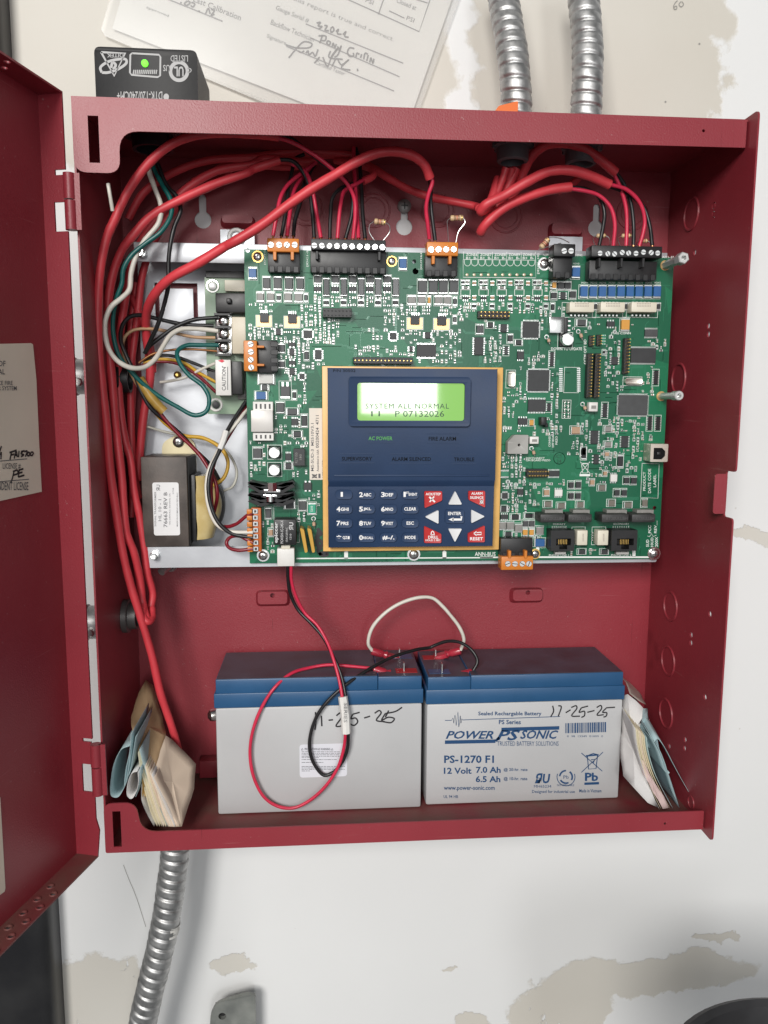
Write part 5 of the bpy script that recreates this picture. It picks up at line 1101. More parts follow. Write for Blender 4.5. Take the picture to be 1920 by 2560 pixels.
for pts, tx in (([(1208, 372), (1320, 372), (1320, 430), (1210, 478)], (('ACK/STEP', 1217, 382, 1312, 398),)), ([(1485, 370), (1590, 370), (1590, 475), (1485, 425)], (('ALARM', 1504, 378, 1574, 394), ('SILENCE', 1496, 404, 1580, 420))),
                ([(1207, 590), (1315, 640), (1315, 697), (1207, 697)], (('DRILL', 1233, 652, 1297, 670), ('HOLD 2 SEC', 1216, 674, 1310, 686))), ([(1588, 587), (1588, 692), (1482, 692), (1482, 637)], (('RESET', 1496, 661, 1577, 681),))):
    o = key(kq(pts), .0011, KR, .0020); t = MB(); tk2 = YPl(YF - .0023)
    for s, *r in tx: write(t, s, tk2, 'd2', *r, bold=.024)
    if tx[0][0] == 'ACK/STEP': stroke(t, tk2, 'd2', [(1242, 440), (1270, 405)], .0009, False); stroke(t, tk2, 'd2', [(1240, 408), (1275, 440)], .0012, False)
    if tx[0][0] == 'ALARM': stroke(t, tk2, 'd2', [(1558, 425), (1580, 452)], .0007, False); stroke(t, tk2, 'd2', [(1580, 425), (1558, 452)], .0007, False); stroke(t, tk2, 'd2', [(1560, 448), (1562, 430), (1576, 430), (1578, 448), (1560, 448)], .0006, False)
    if tx[0][0] == 'DRILL': stroke(t, tk2, 'd2', [(1250, 646), (1254, 628), (1260, 622), (1267, 628), (1272, 646), (1250, 646)], .0007, False)
    if tx[0][0] == 'RESET': stroke(t, tk2, 'd2', [(1520, 637), (1537, 625), (1537, 632), (1566, 630), (1566, 645), (1537, 645), (1537, 651), (1520, 637)], .0007, False)
    t.obj('lettering', WP, o, smooth=False); o['label'] = 'red corner key'

# ================================================================ tiny parts, solder and traces of the main board
body = [MB(), MB(), MB()]; sold = MB()
def zone(c, x0, y0, x1, y1, dens=.8, cell=(.0030, .0021)):
    a, b, c_, d = rect(c, x0, y0, x1, y1, YP); nx = max(1, int((b-a)/cell[0])); nz = max(1, int((d-c_)/cell[1]))
    for i in range(nx):
        vert = random.random() < .5
        for j in range(nz):
            if random.random() > dens: continue
            x = a + (b-a)*(i+.5)/nx + random.uniform(-.0002, .0002); z = c_ + (d-c_)*(j+.5)/nz
            if random.random() < .25: vert = not vert
            l, w_ = random.choice(((.0017, .0009), (.0017, .0009), (.0021, .0013), (.0013, .0007)))
            hx, hz_ = (w_/2, l/2) if vert else (l/2, w_/2)
            if not free(x - hx, x + hx, z - hz_, z + hz_) or x - hx < BX0 + .001 or x + hx > BX1 - .001: continue
            h = random.uniform(.0005, .0009); mb = body[random.choice((0, 0, 0, 1, 1, 2))]
            if vert:
                mb.box(x-hx, x+hx, YP-h, YP-.0001, z-hz_*.55, z+hz_*.55)
                for s_ in (-1, 1): sold.box(x-hx*1.1, x+hx*1.1, YP-h*.95, YP-.0001, min(z+s_*hz_*.5, z+s_*hz_*1.1), max(z+s_*hz_*.5, z+s_*hz_*1.1))
            else:
                mb.box(x-hx*.55, x+hx*.55, YP-h, YP-.0001, z-hz_, z+hz_)
                for s_ in (-1, 1): sold.box(min(x+s_*hx*.5, x+s_*hx*1.1), max(x+s_*hx*.5, x+s_*hx*1.1), YP-h*.95, YP-.0001, z-hz_*1.1, z+hz_*1.1)
            occ(x-hx, x+hx, z-hz_, z+hz_, .0001)
            if random.random() < .35: outline(x-hx, x+hx, z-hz_, z+hz_, .0003, .00018)
            if random.random() < .65:                            # its designator, too small to read
                for k_ in range(3): silk.box(x-.0009+k_*.0006, x-.0005+k_*.0006, YP-.00012, YP-.00004, z+hz_+.0005, z+hz_+.0009)
for zn in (('c5', 60, 585, 250, 660, .7), ('c5', 60, 740, 480, 860, .75), ('c5', 440, 600, 610, 760, .75), ('c5', 540, 500, 1180, 620, .8), ('c5', 480, 700, 740, 890, .75), ('c5', 520, 860, 640, 1075, .6), ('c5', 290, 860, 520, 1160, .5),
           ('c5', 1060, 630, 1250, 760, .6), ('c5', 940, 770, 1250, 860, .5), ('c5', 840, 900, 1300, 980, .4), ('c5', 1250, 780, 1640, 1030, .5), ('c5', 1180, 600, 1640, 680, .5), ('c5', 380, 1170, 500, 1360, .5), ('c5', 250, 1400, 490, 1600, .45),
           ('c6', 130, 495, 740, 620, .6), ('c6', 130, 620, 240, 700, .6), ('c6', 300, 660, 430, 960, .45), ('c6', 340, 780, 430, 960, .6), ('c6', 690, 400, 900, 640, .55), ('c6', 600, 880, 760, 1000, .6), ('c6', 690, 640, 760, 780, .4), ('c6', 540, 990, 610, 1180, .8),
           ('c6', 430, 1130, 600, 1240, .5), ('c6', 430, 1240, 610, 1340, .5), ('c6', 760, 1030, 820, 1420, .5), ('c6', 640, 1340, 850, 1460, .55), ('c6', 430, 1400, 560, 1460, .4), ('c6', 1020, 680, 1340, 760, .35), ('c6', 1140, 770, 1270, 1060, .45), ('c6', 1430, 800, 1560, 1010, .4),
           ('c6', 1150, 980, 1270, 1180, .3), ('c6', 1390, 1030, 1480, 1190, .5), ('c6', 1160, 1330, 1440, 1440, .6), ('c6', 880, 1360, 1050, 1600, .42), ('c6', 1090, 1330, 1260, 1600, .4), ('c6', 1300, 1440, 1460, 1659, .5), ('c6', 420, 1590, 600, 1659, .7), ('c6', 790, 690, 1020, 760, .3),
           ('d3', 150, 440, 380, 740, .75), ('d3', 150, 690, 500, 950, .6), ('d3', 240, 790, 320, 960, .6), ('d3', 540, 660, 740, 800, .25), ('d3', 880, 560, 1110, 720, .45), ('d3', 1000, 380, 1340, 600, .35), ('d3', 430, 800, 500, 920, .5), ('d3', 150, 1080, 550, 1150, .25), ('d3', 740, 1230, 1090, 1290, .3),
           ('d2', 180, 470, 270, 760, .55), ('d2', 470, 370, 560, 470, .6), ('d2', 400, 470, 470, 600, .5), ('d2', 105, 60, 480, 300, .28), ('d2', 400, 0, 480, 100, .5)):
    zone(*zn)
for mb, nm, m in ((body[0], 'small_resistors', CHIP), (body[1], 'small_capacitors', mat('small_tan', (.34, .26, .18), .45)), (body[2], 'small_grey_parts', mat('small_grey', (.30, .30, .28), .45))):
    tag(mb.obj(nm, m, main, smooth=False), 'countless tiny surface parts', kind='stuff')
tag(sold.obj('solder_joints', mat('solder', (.74, .74, .72), .36, .85), main, smooth=False), 'tiny solder ends', kind='stuff')
tr_ = MB()
def trace(x, z, n, w_=.00028):
    d = random.choice(((1, 0), (0, 1), (-1, 0), (0, -1))); y = YP - .00003
    for i in range(n):
        l = random.uniform(.002, .011); k_ = random.choice((-1, 0, 1)); dx, dz = d
        if i % 2: dx, dz = (d[0] + (k_ if d[0] == 0 else 0), d[1] + (k_ if d[1] == 0 else 0)); l *= .35
        ln = math.hypot(dx, dz); x2 = min(max(x + dx/ln*l, BX0 + .001), BX1 - .001); z2 = min(max(z + dz/ln*l, BZ0 + .001), BZ1 - .001)
        px_, pz_ = -(z2 - z), x2 - x; q = math.hypot(px_, pz_) or 1; px_ *= w_/2/q; pz_ *= w_/2/q
        tr_.add([(x+px_, y, z+pz_), (x-px_, y, z-pz_), (x2-px_, y, z2-pz_), (x2+px_, y, z2+pz_)], [(0, 1, 2, 3)]); x, z = x2, z2
for i in range(520):
    x = random.uniform(BX0 + .004, BX1 - .004); z = random.uniform(BZ0 + .004, BZ1 - .004); k_ = random.randint(1, 5); dr = random.random() < .5; st = random.getstate()
    n_ = random.randint(2, 5); st = random.getstate()
    for j in range(k_):
        random.setstate(st); trace(x + (.0006*j if dr else 0), z + (0 if dr else .0006*j), n_)
    random.seed(1000 + i)
tag(tr_.obj('copper_traces', TRACE, main, smooth=False, fixn=False), 'fine traces under the green mask', kind='stuff')
silk.obj('silkscreen_print', SILK, main, smooth=False, fixn=False)

# ================================================================ batteries
BGREY = mat('battery_grey', (.47, .475, .48), .42, 0, .05, 14, .06, 700); BLID = mat('battery_blue', (.022, .088, .20), .36, 0, .06, 40, .05, 700); BINK = mat('battery_ink', (.012, .060, .16), .5)
def battery(label, xa, yb, ang_, label2):
    o = thing('sealed_battery', label, 'battery', 'sealed batteries on the cabinet floor')
    return o
BL_, BD_, BH_ = .151, .065, .094
def build_batt(label, tl, bl_, br_, yf, mirror):
    """front face of the case from its lower corners as measured; the cover steps back at the terminal end"""
    o = thing('sealed_battery', label, 'battery', 'sealed batteries on the cabinet floor')
    A = P(*bl_, yf); x0 = A.x; x1 = P(*br_, yf).x; zb = .0006; zc = P(*tl, yf).z; zt_ = zc + .0215
    yb = yf + BD_ - .001
    MB().box(x0, x1, yf, yb, zb, zc).obj('case', BGREY, o, bevel=.0016)
    MB().box(x0 - .0008, x1 + .0008, yf - .0008, yb + .0004, zc + .0002, zc + .0112).obj('cover_rim', BLID, o, bevel=.0007)
    s0, s1 = (x0 + .033, x1 - .0005) if mirror else (x0 + .0005, x1 - .033)
    MB().box(s0, s1, yf + .0002, yb - .0004, zc + .0108, zt_).obj('cover', BLID, o, bevel=.0008)
    MB().box(s0 + .0006, s1 - .0006, yf + .0009, yb - .0012, zt_ - .0001, zt_ + .0003).obj('cover_top', mat('dark_cover', (.056, .060, .082), .42, 0, .3, 40, .1, 600), o)  # thin sheet, darker than the blue cover it lies on
    e0, e1 = (x0 + .0005, x0 + .0328) if mirror else (x1 - .0328, x1 - .0005)
    MB().box(e0, e1, yf - .0002, yb - .0004, zc + .0108, zt_ - .0006).obj('terminal_deck', BLID, o, bevel=.0006)
    MB().box(e0 + .0006, e1 - .0006, yf + .0009, yb - .0012, zt_ - .0007, zt_ - .0004).obj('deck_top', MATS['dark_cover'], o)
    for yy, col in ((yf + .012, 0), (yf + .046, 1)):
        xx = (e0 + e1)/2 + (-.006 if mirror else .006)
        MB().box(xx - .008, xx + .008, yy - .005, yy + .005, zt_ - .0008, zt_ - .0002).obj('terminal_mark', mat('red_mark_plastic', (.40, .02, .025), .45) if (col == 0) != mirror else BLID, o)
        sg_ = 1 if mirror else -1
        MB().box(xx + sg_*.002 - .0004, xx + sg_*.002 + .0004, yy - .0024, yy + .0024, zt_ - .0004, zt_ + .0062).obj('terminal', TIN, o)
    return o, x0, x1, zc, zt_
YBL, YBR = .0425, .0455
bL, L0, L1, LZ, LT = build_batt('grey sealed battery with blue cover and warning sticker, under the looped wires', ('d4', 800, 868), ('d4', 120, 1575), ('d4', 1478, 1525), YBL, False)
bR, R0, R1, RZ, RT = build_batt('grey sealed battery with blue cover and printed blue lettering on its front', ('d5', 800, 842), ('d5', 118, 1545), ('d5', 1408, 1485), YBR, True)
pq = YPl(YBL - .0003)
x0, x1, z0, z1 = rect('d4', 665, 1128, 984, 1338, YBL); st = MB().sheet(rrect(x0, x1, z0, z1, .0025), [], *fy(YBL - .0002, YBL)).obj('warning_sticker', mat('sticker_white', (.70, .71, .76), .4), bL, smooth=False)
t = MB(); write(t, 'PROPOSITION 65 WARNING', YPl(YBL - .0004), 'd4', 700, 1150, 872, 1166, bold=.015)
random.seed(5)
for yy, e_ in ((1176, 935), (1186, 940), (1196, 930), (1206, 940), (1215, 795), (1228, 915), (1247, 825), (1274, 970), (1284, 925), (1293, 968), (1304, 735)):
    x = 680
    while x < e_: w_ = random.uniform(6, 26); patch(t, YPl(YBL - .0004), 'd4', [(x, yy - 1.6), (min(x + w_, e_), yy - 1.6), (min(x + w_, e_), yy + 1.8), (x, yy + 1.8)]); x += w_ + 4
for xx in (684, 884): stroke(t, YPl(YBL - .0004), 'd4', [(xx - 6, 1165), (xx, 1152), (xx + 6, 1165), (xx - 6, 1165)], .0004, False)
t.obj('lettering', mat('sticker_ink', (.13, .13, .15), .6), st, smooth=False)
t = MB()
for pts in ([(772, 910), (776, 960), (770, 1030)], [(812, 935), (815, 1005)], [(860, 965), (890, 962)], [(912, 935), (940, 915), (952, 935), (910, 1005), (965, 1000)], [(1022, 925), (1010, 955), (1040, 950), (1055, 975), (1030, 1000), (1005, 990)], [(1022, 925), (1068, 912)], [(1098, 950), (1138, 938)],
            [(1168, 918), (1200, 900), (1212, 915), (1180, 965), (1235, 975)], [(1240, 920), (1215, 965), (1260, 945), (1300, 955), (1280, 980), (1225, 975)], [(1240, 920), (1310, 905), (1352, 878)], [(1262, 900), (1240, 945)]): stroke(t, pq, 'd4', pts, .0011)
t.obj('handwriting', INKB, bL, smooth=False)
t = MB(); pq = YPl(YBR - .0003)
def bw(s, x0, y0, x1, y1, **k): write(t, s, pq, 'd5', x0, y0, x1, y1, **k)
def bs(pts, w_=.0006, sm=False): stroke(t, pq, 'd5', pts, w_, sm)
bw('Sealed Rechargable Battery', 470, 907, 893, 940, bold=.02); bw('PS Series', 608, 962, 755, 992, bold=.02)
bs([(247, 966), (290, 966), (300, 950), (306, 985), (314, 930), (322, 1000), (334, 910), (340, 1010), (350, 935), (354, 985), (360, 955), (366, 963), (1018, 940)], .0005)
bw('POWER', 252, 1036, 572, 1090, bold=.022, shear=.35); bw('SONIC', 750, 1032, 1006, 1090, bold=.022, shear=.35); bw('PS', 590, 1030, 750, 1100, bold=.025, shear=.35)
bs([(247, 1112), (585, 1105)], .0028); bs([(625, 1027), (1012, 1016)], .0028); bs([(585, 1105), (610, 1080)], .002)
bw('TRUSTED BATTERY SOLUTIONS', 596, 1106, 1008, 1136); bw('PS-1270 F1', 242, 1200, 575, 1252, bold=.025); bw('12 Volt', 240, 1282, 425, 1324, bold=.025); bw('7.0 Ah', 455, 1276, 620, 1318, bold=.025); bw('6.5 Ah', 453, 1338, 618, 1380, bold=.025)
bw('@ 20-hr. rate', 640, 1284, 800, 1310, bold=.014); bw('@ 10-hr. rate', 640, 1344, 798, 1372, bold=.014); bw('www.power-sonic.com', 240, 1404, 580, 1440, bold=.014); bw('UL 94 HB', 238, 1466, 335, 1486, bold=.006)
bw('ЯU', 848, 1320, 952, 1388, bold=.035, shear=.15); bw('MH65234', 843, 1398, 958, 1416); bw('Designed for industrial use', 830, 1432, 1116, 1458, bold=.008); bw('Made in Vietnam', 1146, 1426, 1294, 1448, bold=.008); bw('Pb', 1184, 1316, 1272, 1372, bold=.03)
patch(t, pq, 'd5', [(1180, 1382), (1278, 1378), (1278, 1394), (1180, 1398)])
bs([(1160, 1184), (1300, 1306)], .0006); bs([(1305, 1178), (1160, 1314)], .0006); bs([(1200, 1206), (1208, 1292), (1258, 1288), (1268, 1200)], .0007); bs([(1190, 1204), (1275, 1196)], .0012); bs([(1212, 1198), (1240, 1188), (1262, 1194)], .0008); bs([(1225, 1230), (1250, 1226), (1240, 1250)], .0008)
for k_ in range(3):
    a0 = 90 + 120*k_; bs([(1057 + 42*math.cos(R(a)), 1344 - 42*math.sin(R(a))) for a in range(a0, a0 + 95, 12)], .0013)
bs([(1057 + 60*math.cos(R(a)), 1344 - 60*math.sin(R(a))) for a in range(-200, 21, 10)], .0006); bw('Pb', 1040, 1334, 1075, 1356); bw('NONSPILLABLE', 998, 1392, 1112, 1406)
random.seed(3); x = 1052
while x < 1322:
    w_ = random.choice((3, 4, 6, 9)); patch(t, pq, 'd5', [(x, 985 - (x-1052)*.03), (x + w_, 985 - (x-1052)*.03), (x + w_, 1052 - (x-1052)*.03), (x, 1052 - (x-1052)*.03)]); x += w_ + random.choice((3, 4, 5))
bw('0  38  13349  01009  0', 1064, 1066, 1304, 1078)
t.obj('lettering', BINK, bR, smooth=False)
t = MB()
for pts in ([(968, 868), (974, 905), (955, 942)], [(1005, 868), (1025, 872), (1005, 940)], [(1055, 915), (1088, 895)], [(1092, 880), (1125, 868), (1130, 885), (1095, 935), (1150, 938)], [(1160, 882), (1145, 912), (1180, 905), (1180, 935), (1160, 946)], [(1160, 882), (1205, 870)], [(1200, 912), (1248, 900)],
            [(1262, 880), (1290, 866), (1296, 885), (1265, 930), (1310, 928)], [(1325, 885), (1302, 912), (1330, 915), (1325, 938), (1308, 944)], [(1325, 882), (1385, 878)]): stroke(t, YPl(YBR - .0004), 'd5', pts, .0010)
t.obj('handwriting', INKB, bR, smooth=False)
q = P('d4', 88, 930, .075); o = MB().lathe(q, (-.9, -.4, 0), [(-.004, .004), (0, .0048), (.0025, .0042), (.004, .002), (.0042, 0)], 16).obj('bolt_head', TIN); tag(o, 'small domed bolt beside the left battery', 'bolt')

# ================================================================ cables and wires
def wire(name, pts, r, m, parent=None, label=None, cat='wire', group=None, k=7, n=10):
    o = MB().tube(spline([P(*p) for p in pts], k), r, n).obj(name, m, parent, ang=80)
    if label: tag(o, label, cat, group)
    return o
RC = .0029; RW = .0014
def cable(label, sheath, red=None, black=None, r=RC, rw=RW, group='red alarm cables'):
    t_ = thing('alarm_cable', label, 'cable', group)
    wire('sheath', sheath, r, CABLE, t_)
    for pts, m, nm in ((red, WRED, 'red_conductor'), (black, WBLK, 'black_conductor')):
        if pts:
            wire(nm, pts, rw, m, t_, n=8)
            a, b = [P(*p) for p in pts[-2:]]; d = (b - a).normalized(); MB().cyl(b - d*.001, b + d*.0045, .0007, n=8).obj('copper_tip', COPPER, t_)
    return t_
YT_ = YP - .008                                                  # depth of the wire mouths
cable('thick red cable arching along the top left, in front of the others',
      [('d6', 1168, 330, .062), ('d6', 1148, 170, .058), ('d6', 1105, 20, .055), ('d1', 1040, 1640, .052), ('d1', 985, 1400, .050), ('d1', 915, 1160, .048), ('d1', 850, 950, .046), ('d1', 800, 750, .044), ('d1', 755, 480, .042), ('d1', 715, 200, .040), ('c4', 692, 1320, .038), ('c4', 662, 1050, .036), ('c4', 640, 800, .034), ('c4', 634, 560, .032), ('c4', 650, 300, .031), ('c4', 695, 80, .030),
       ('c1', 745, 1420, .029), ('c1', 830, 1240, .028), ('c1', 960, 1060, .027), ('c1', 1120, 930, .026), ('c1', 1290, 872, .026), ('c1', 1480, 862, .027), ('c2', 120, 866, .028), ('c2', 250, 872, .029), ('c2', 355, 888, .030)],
      [('c2', 340, 888, .030), ('c2', 450, 925, .032), ('c2', 600, 1015, .036), ('c2', 720, 1112, .040), ('c2', 800, 1195, .044), ('c2', 845, 1290, .048), ('c2', 850, 1400, .050), ('c2', 836, 1545, YT_)],
      [('c2', 340, 872, .031), ('c2', 440, 902, .034), ('c2', 520, 965, .040), ('c2', 640, 1060, .055), ('c2', 780, 1160, .058), ('c2', 828, 1260, .056), ('c2', 830, 1380, .054), ('c2', 788, 1545, YT_)])
cable('thick red cable crossing diagonally over the top to the middle orange terminal',
      [('c4', 890, 1659, .088), ('c4', 930, 1250, .087), ('c4', 975, 960, .085), ('c4', 950, 720, .080), ('c4', 950, 580, .068), ('c4', 1000, 460, .054), ('c4', 1100, 355, .045), ('c4', 1280, 255, .040), ('c4', 1460, 145, .037), ('c2', 60, 1570, .034), ('c2', 240, 1460, .032), ('c2', 420, 1325, .030), ('c2', 570, 1222, .029), ('c2', 720, 1132, .029), ('c2', 860, 1048, .029), ('c2', 990, 993, .030), ('c2', 1110, 982, .031), ('c2', 1225, 1010, .033), ('c2', 1300, 1072, .036), ('c2', 1335, 1155, .040)],
      [('c2', 1338, 1140, .040), ('c2', 1350, 1180, .041), ('c2', 1325, 1260, .043), ('c2', 1310, 1350, .046), ('c2', 1320, 1450, .049), ('c2', 1331, 1548, YT_)],
      [('c2', 1328, 1140, .042), ('c2', 1338, 1200, .046), ('c2', 1340, 1310, .050), ('c2', 1352, 1430, .051), ('c2', 1368, 1558, YT_)], r=.0032)
cable('red cable sweeping from the left bundle to the ten-way black terminal',
      [('d1', 955, 1170, .052), ('d1', 925, 1060, .056), ('d1', 905, 900, .056), ('d1', 865, 720, .052), ('d1', 818, 600, .050), ('d1', 800, 420, .050), ('d1', 790, 250, .050), ('d1', 760, 0, .050), ('c4', 745, 1250, .052), ('c4', 725, 1000, .054), ('c4', 705, 780, .055), ('c4', 700, 520, .055), ('c4', 730, 330, .054), ('c4', 790, 170, .052),
       ('c1', 850, 1540, .050), ('c1', 980, 1400, .050), ('c1', 1180, 1290, .050), ('c1', 1400, 1190, .052), ('c1', 1600, 1120, .055), ('c2', 180, 1100, .058), ('c2', 362, 1038, .060)],
      [('c2', 440, 1060, .062), ('c2', 530, 1120, .060), ('c2', 570, 1220, .058), ('c2', 600, 1380, .056), ('c2', 628, 1542, YT_)],
      [('c2', 350, 1034, .060), ('c2', 440, 1042, .060), ('c2', 490, 1085, .060), ('c2', 545, 1190, .060), ('c2', 570, 1350, .056), ('c2', 585, 1540, YT_)])
cable('red cable behind the bundle feeding the upper left orange terminal',
      [('d1', 970, 1110, .064), ('d1', 990, 1000, .066), ('d1', 955, 860, .064), ('d1', 935, 700, .064), ('d1', 905, 500, .064), ('d1', 870, 330, .064), ('d1', 845, 120, .064), ('c4', 810, 1400, .065), ('c4', 775, 1150, .066), ('c4', 770, 800, .070), ('c4', 810, 500, .074), ('c4', 860, 250, .074), ('c1', 920, 1560, .072), ('c1', 1020, 1420, .070), ('c1', 1200, 1230, .068), ('c1', 1400, 1110, .068), ('c1', 1650, 1060, .070), ('c2', 250, 1030, .072), ('c2', 520, 1050, .070), ('c2', 600, 1040, .068)],
      [('c2', 600, 1045, .067), ('c2', 520, 1110, .064), ('c2', 420, 1190, .060), ('c2', 370, 1270, .056), ('c2', 345, 1380, .053), ('c2', 318, 1530, YT_)],
      [('c2', 520, 1000, .074), ('c2', 465, 1030, .072), ('c2', 440, 1110, .068), ('c2', 415, 1240, .062), ('c2', 400, 1380, .056), ('c2', 372, 1530, YT_)], r=.0028)
cable('dim red cable deepest in the top left corner, second feed of the orange terminal',
      [('d1', 900, 380, .084), ('d1', 860, 150, .084), ('c4', 850, 1300, .084), ('c4', 850, 950, .086), ('c4', 890, 600, .088), ('c4', 930, 300, .088), ('c4', 1010, 90, .088), ('c1', 1100, 1400, .088), ('c1', 1250, 1240, .088), ('c1', 1450, 1150, .088), ('c2', 60, 1075, .088), ('c2', 380, 1080, .086), ('c2', 560, 1070, .080)],
      [('c2', 590, 1060, .078), ('c2', 540, 1110, .072), ('c2', 470, 1200, .066), ('c2', 440, 1290, .060), ('c2', 425, 1400, .055), ('c2', 408, 1530, YT_)],
      [('c2', 610, 1040, .080), ('c2', 560, 1110, .074), ('c2', 520, 1190, .068), ('c2', 495, 1310, .062), ('c2', 460, 1430, .056), ('c2', 450, 1530, YT_)], r=.0027)
cable('dark red cable running along the cabinet ceiling to the right conduits',
      [('c1', 830, 1420, .090), ('c1', 930, 1250, .090), ('c1', 1120, 1120, .088), ('c1', 1350, 1040, .086), ('c1', 1650, 1020, .086), ('c2', 300, 1000, .088), ('c2', 560, 1005, .090), ('c2', 780, 1010, .090), ('c2', 930, 1070, .088), ('c2', 1060, 1150, .084), ('c2', 1200, 1228, .080), ('c2', 1350, 1280, .076), ('c2', 1500, 1310, .070), ('c2', 1640, 1340, .064), ('c3', 40, 1168, .058)], r=.0028)
cable('short red cable in the middle whose conductors drop straight into the black terminal',
      [('c1', 1250, 1180, .094), ('c1', 1500, 1060, .092), ('c2', 120, 1040, .090), ('c2', 420, 985, .088), ('c2', 700, 990, .086), ('c2', 860, 1010, .084)],
      [('c2', 840, 955, .074), ('c2', 842, 1060, .070), ('c2', 850, 1200, .064), ('c2', 862, 1370, .058), ('c2', 872, 1545, YT_)],
      [('c2', 855, 960, .076), ('c2', 880, 1080, .070), ('c2', 890, 1220, .064), ('c2', 900, 1400, .056), ('c2', 915, 1545, YT_)], r=.0029)
cable('torn red cable stub in the middle bent over towards the black terminal',
      [('c2', 720, 1040, .088), ('c2', 850, 1060, .080), ('c2', 960, 1100, .074), ('c2', 965, 1140, .070), ('c2', 900, 1175, .066)],
      [('c2', 950, 1140, .068), ('c2', 860, 1190, .062), ('c2', 780, 1240, .058), ('c2', 755, 1330, .055), ('c2', 735, 1545, YT_)],
      [('c2', 920, 1150, .070), ('c2', 850, 1185, .066), ('c2', 760, 1220, .062), ('c2', 705, 1280, .058), ('c2', 690, 1400, .055), ('c2', 686, 1545, YT_)], r=.0026)
# right-hand group
cable('thick red cable arching up on the right below the conduit bushings',
      [('c3', 150, 1000, .055), ('c3', 95, 1150, .050), ('c3', 50, 1185, .046), ('c3', 75, 1150, .042), ('c3', 190, 1090, .040), ('c3', 310, 1018, .038), ('c3', 430, 962, .037), ('c3', 550, 955, .037), ('c3', 660, 985, .039), ('c3', 772, 1035, .042)],
      [('c3', 760, 1030, .042), ('c3', 870, 1065, .045), ('c3', 945, 1145, .048), ('c3', 968, 1240, .050), ('c3', 958, 1310, .051), ('c3', 938, 1378, YT_)],
      [('c3', 765, 1042, .046), ('c3', 880, 1090, .052), ('c3', 960, 1160, .056), ('c3', 995, 1260, .055), ('c3', 1010, 1376, YT_)], r=.0034)
cable('red cable sloping low on the right, its black conductor bending to the first screw',
      [('c3', 245, 945, .055), ('c3', 170, 1110, .056), ('c3', 90, 1230, .056), ('c3', 50, 1300, .054), ('c3', 70, 1265, .050), ('c3', 180, 1165, .048), ('c3', 320, 1100, .047), ('c3', 450, 1062, .047), ('c3', 556, 1048, .047)],
      [('c3', 540, 1058, .047), ('c3', 620, 1068, .047), ('c3', 710, 1095, .048), ('c3', 775, 1160, .049), ('c3', 800, 1250, .050), ('c3', 792, 1378, YT_)],
      [('c3', 545, 1050, .050), ('c3', 640, 1060, .052), ('c3', 715, 1110, .054), ('c3', 742, 1190, .054), ('c3', 735, 1270, .053), ('c3', 713, 1376, YT_)], r=.0033)
cable('red cable looping up against the cabinet ceiling between the two bushings',
      [('c3', 205, 1120, .062), ('c3', 255, 1050, .060), ('c3', 290, 960, .056), ('c3', 340, 870, .050), ('c3', 420, 812, .044), ('c3', 520, 802, .040), ('c3', 610, 822, .040), ('c3', 700, 880, .042), ('c3', 805, 968, .046)],
      [('c3', 785, 955, .046), ('c3', 830, 1050, .049), ('c3', 862, 1160, .051), ('c3', 868, 1270, .052), ('c3', 864, 1378, YT_)],
      [('c3', 800, 955, .048), ('c3', 850, 1030, .052), ('c3', 888, 1130, .054), ('c3', 905, 1250, .054), ('c3', 905, 1376, YT_)], r=.0033)
for lab, pts in (('red cable dropping from the left bushing, the outer of two', [('c3', 190, 940, .048), ('c3', 165, 1020, .050), ('c3', 130, 1110, .054), ('c3', 95, 1180, .060)]),
                 ('red cable dropping from the left bushing, the inner of two', [('c3', 225, 940, .052), ('c3', 200, 1030, .056), ('c3', 165, 1110, .060), ('c3', 110, 1190, .066)]),
                 ('short red cable leaving the right bushing towards the left', [('c3', 620, 960, .050), ('c3', 590, 1005, .052), ('c3', 545, 1040, .056), ('c3', 480, 1075, .060)]),
                 ('red cable loop hanging at the end of the left bundle', [('d1', 985, 1090, .062), ('d1', 985, 1150, .056), ('d1', 960, 1178, .050), ('d1', 930, 1150, .050), ('d1', 925, 1060, .056)]),
                 ('shadowed red cable running down the left wall behind the others', [('c4', 880, 380, .092), ('c4', 850, 700, .092), ('c4', 860, 1000, .094), ('c4', 850, 1400, .096), ('d1', 860, 300, .096), ('d1', 850, 500, .094)]),
                 ('thin red cable crossing the back plate beside the white wire', [('c4', 850, 470, .090), ('c4', 900, 570, .088), ('c4', 950, 700, .088), ('c4', 985, 850, .088), ('c4', 990, 960, .086)])):
    t_ = MB().tube(spline([P(*p) for p in pts]), .0027).obj('alarm_cable', CABLE, ang=80); tag(t_, lab, 'cable', 'red alarm cables')

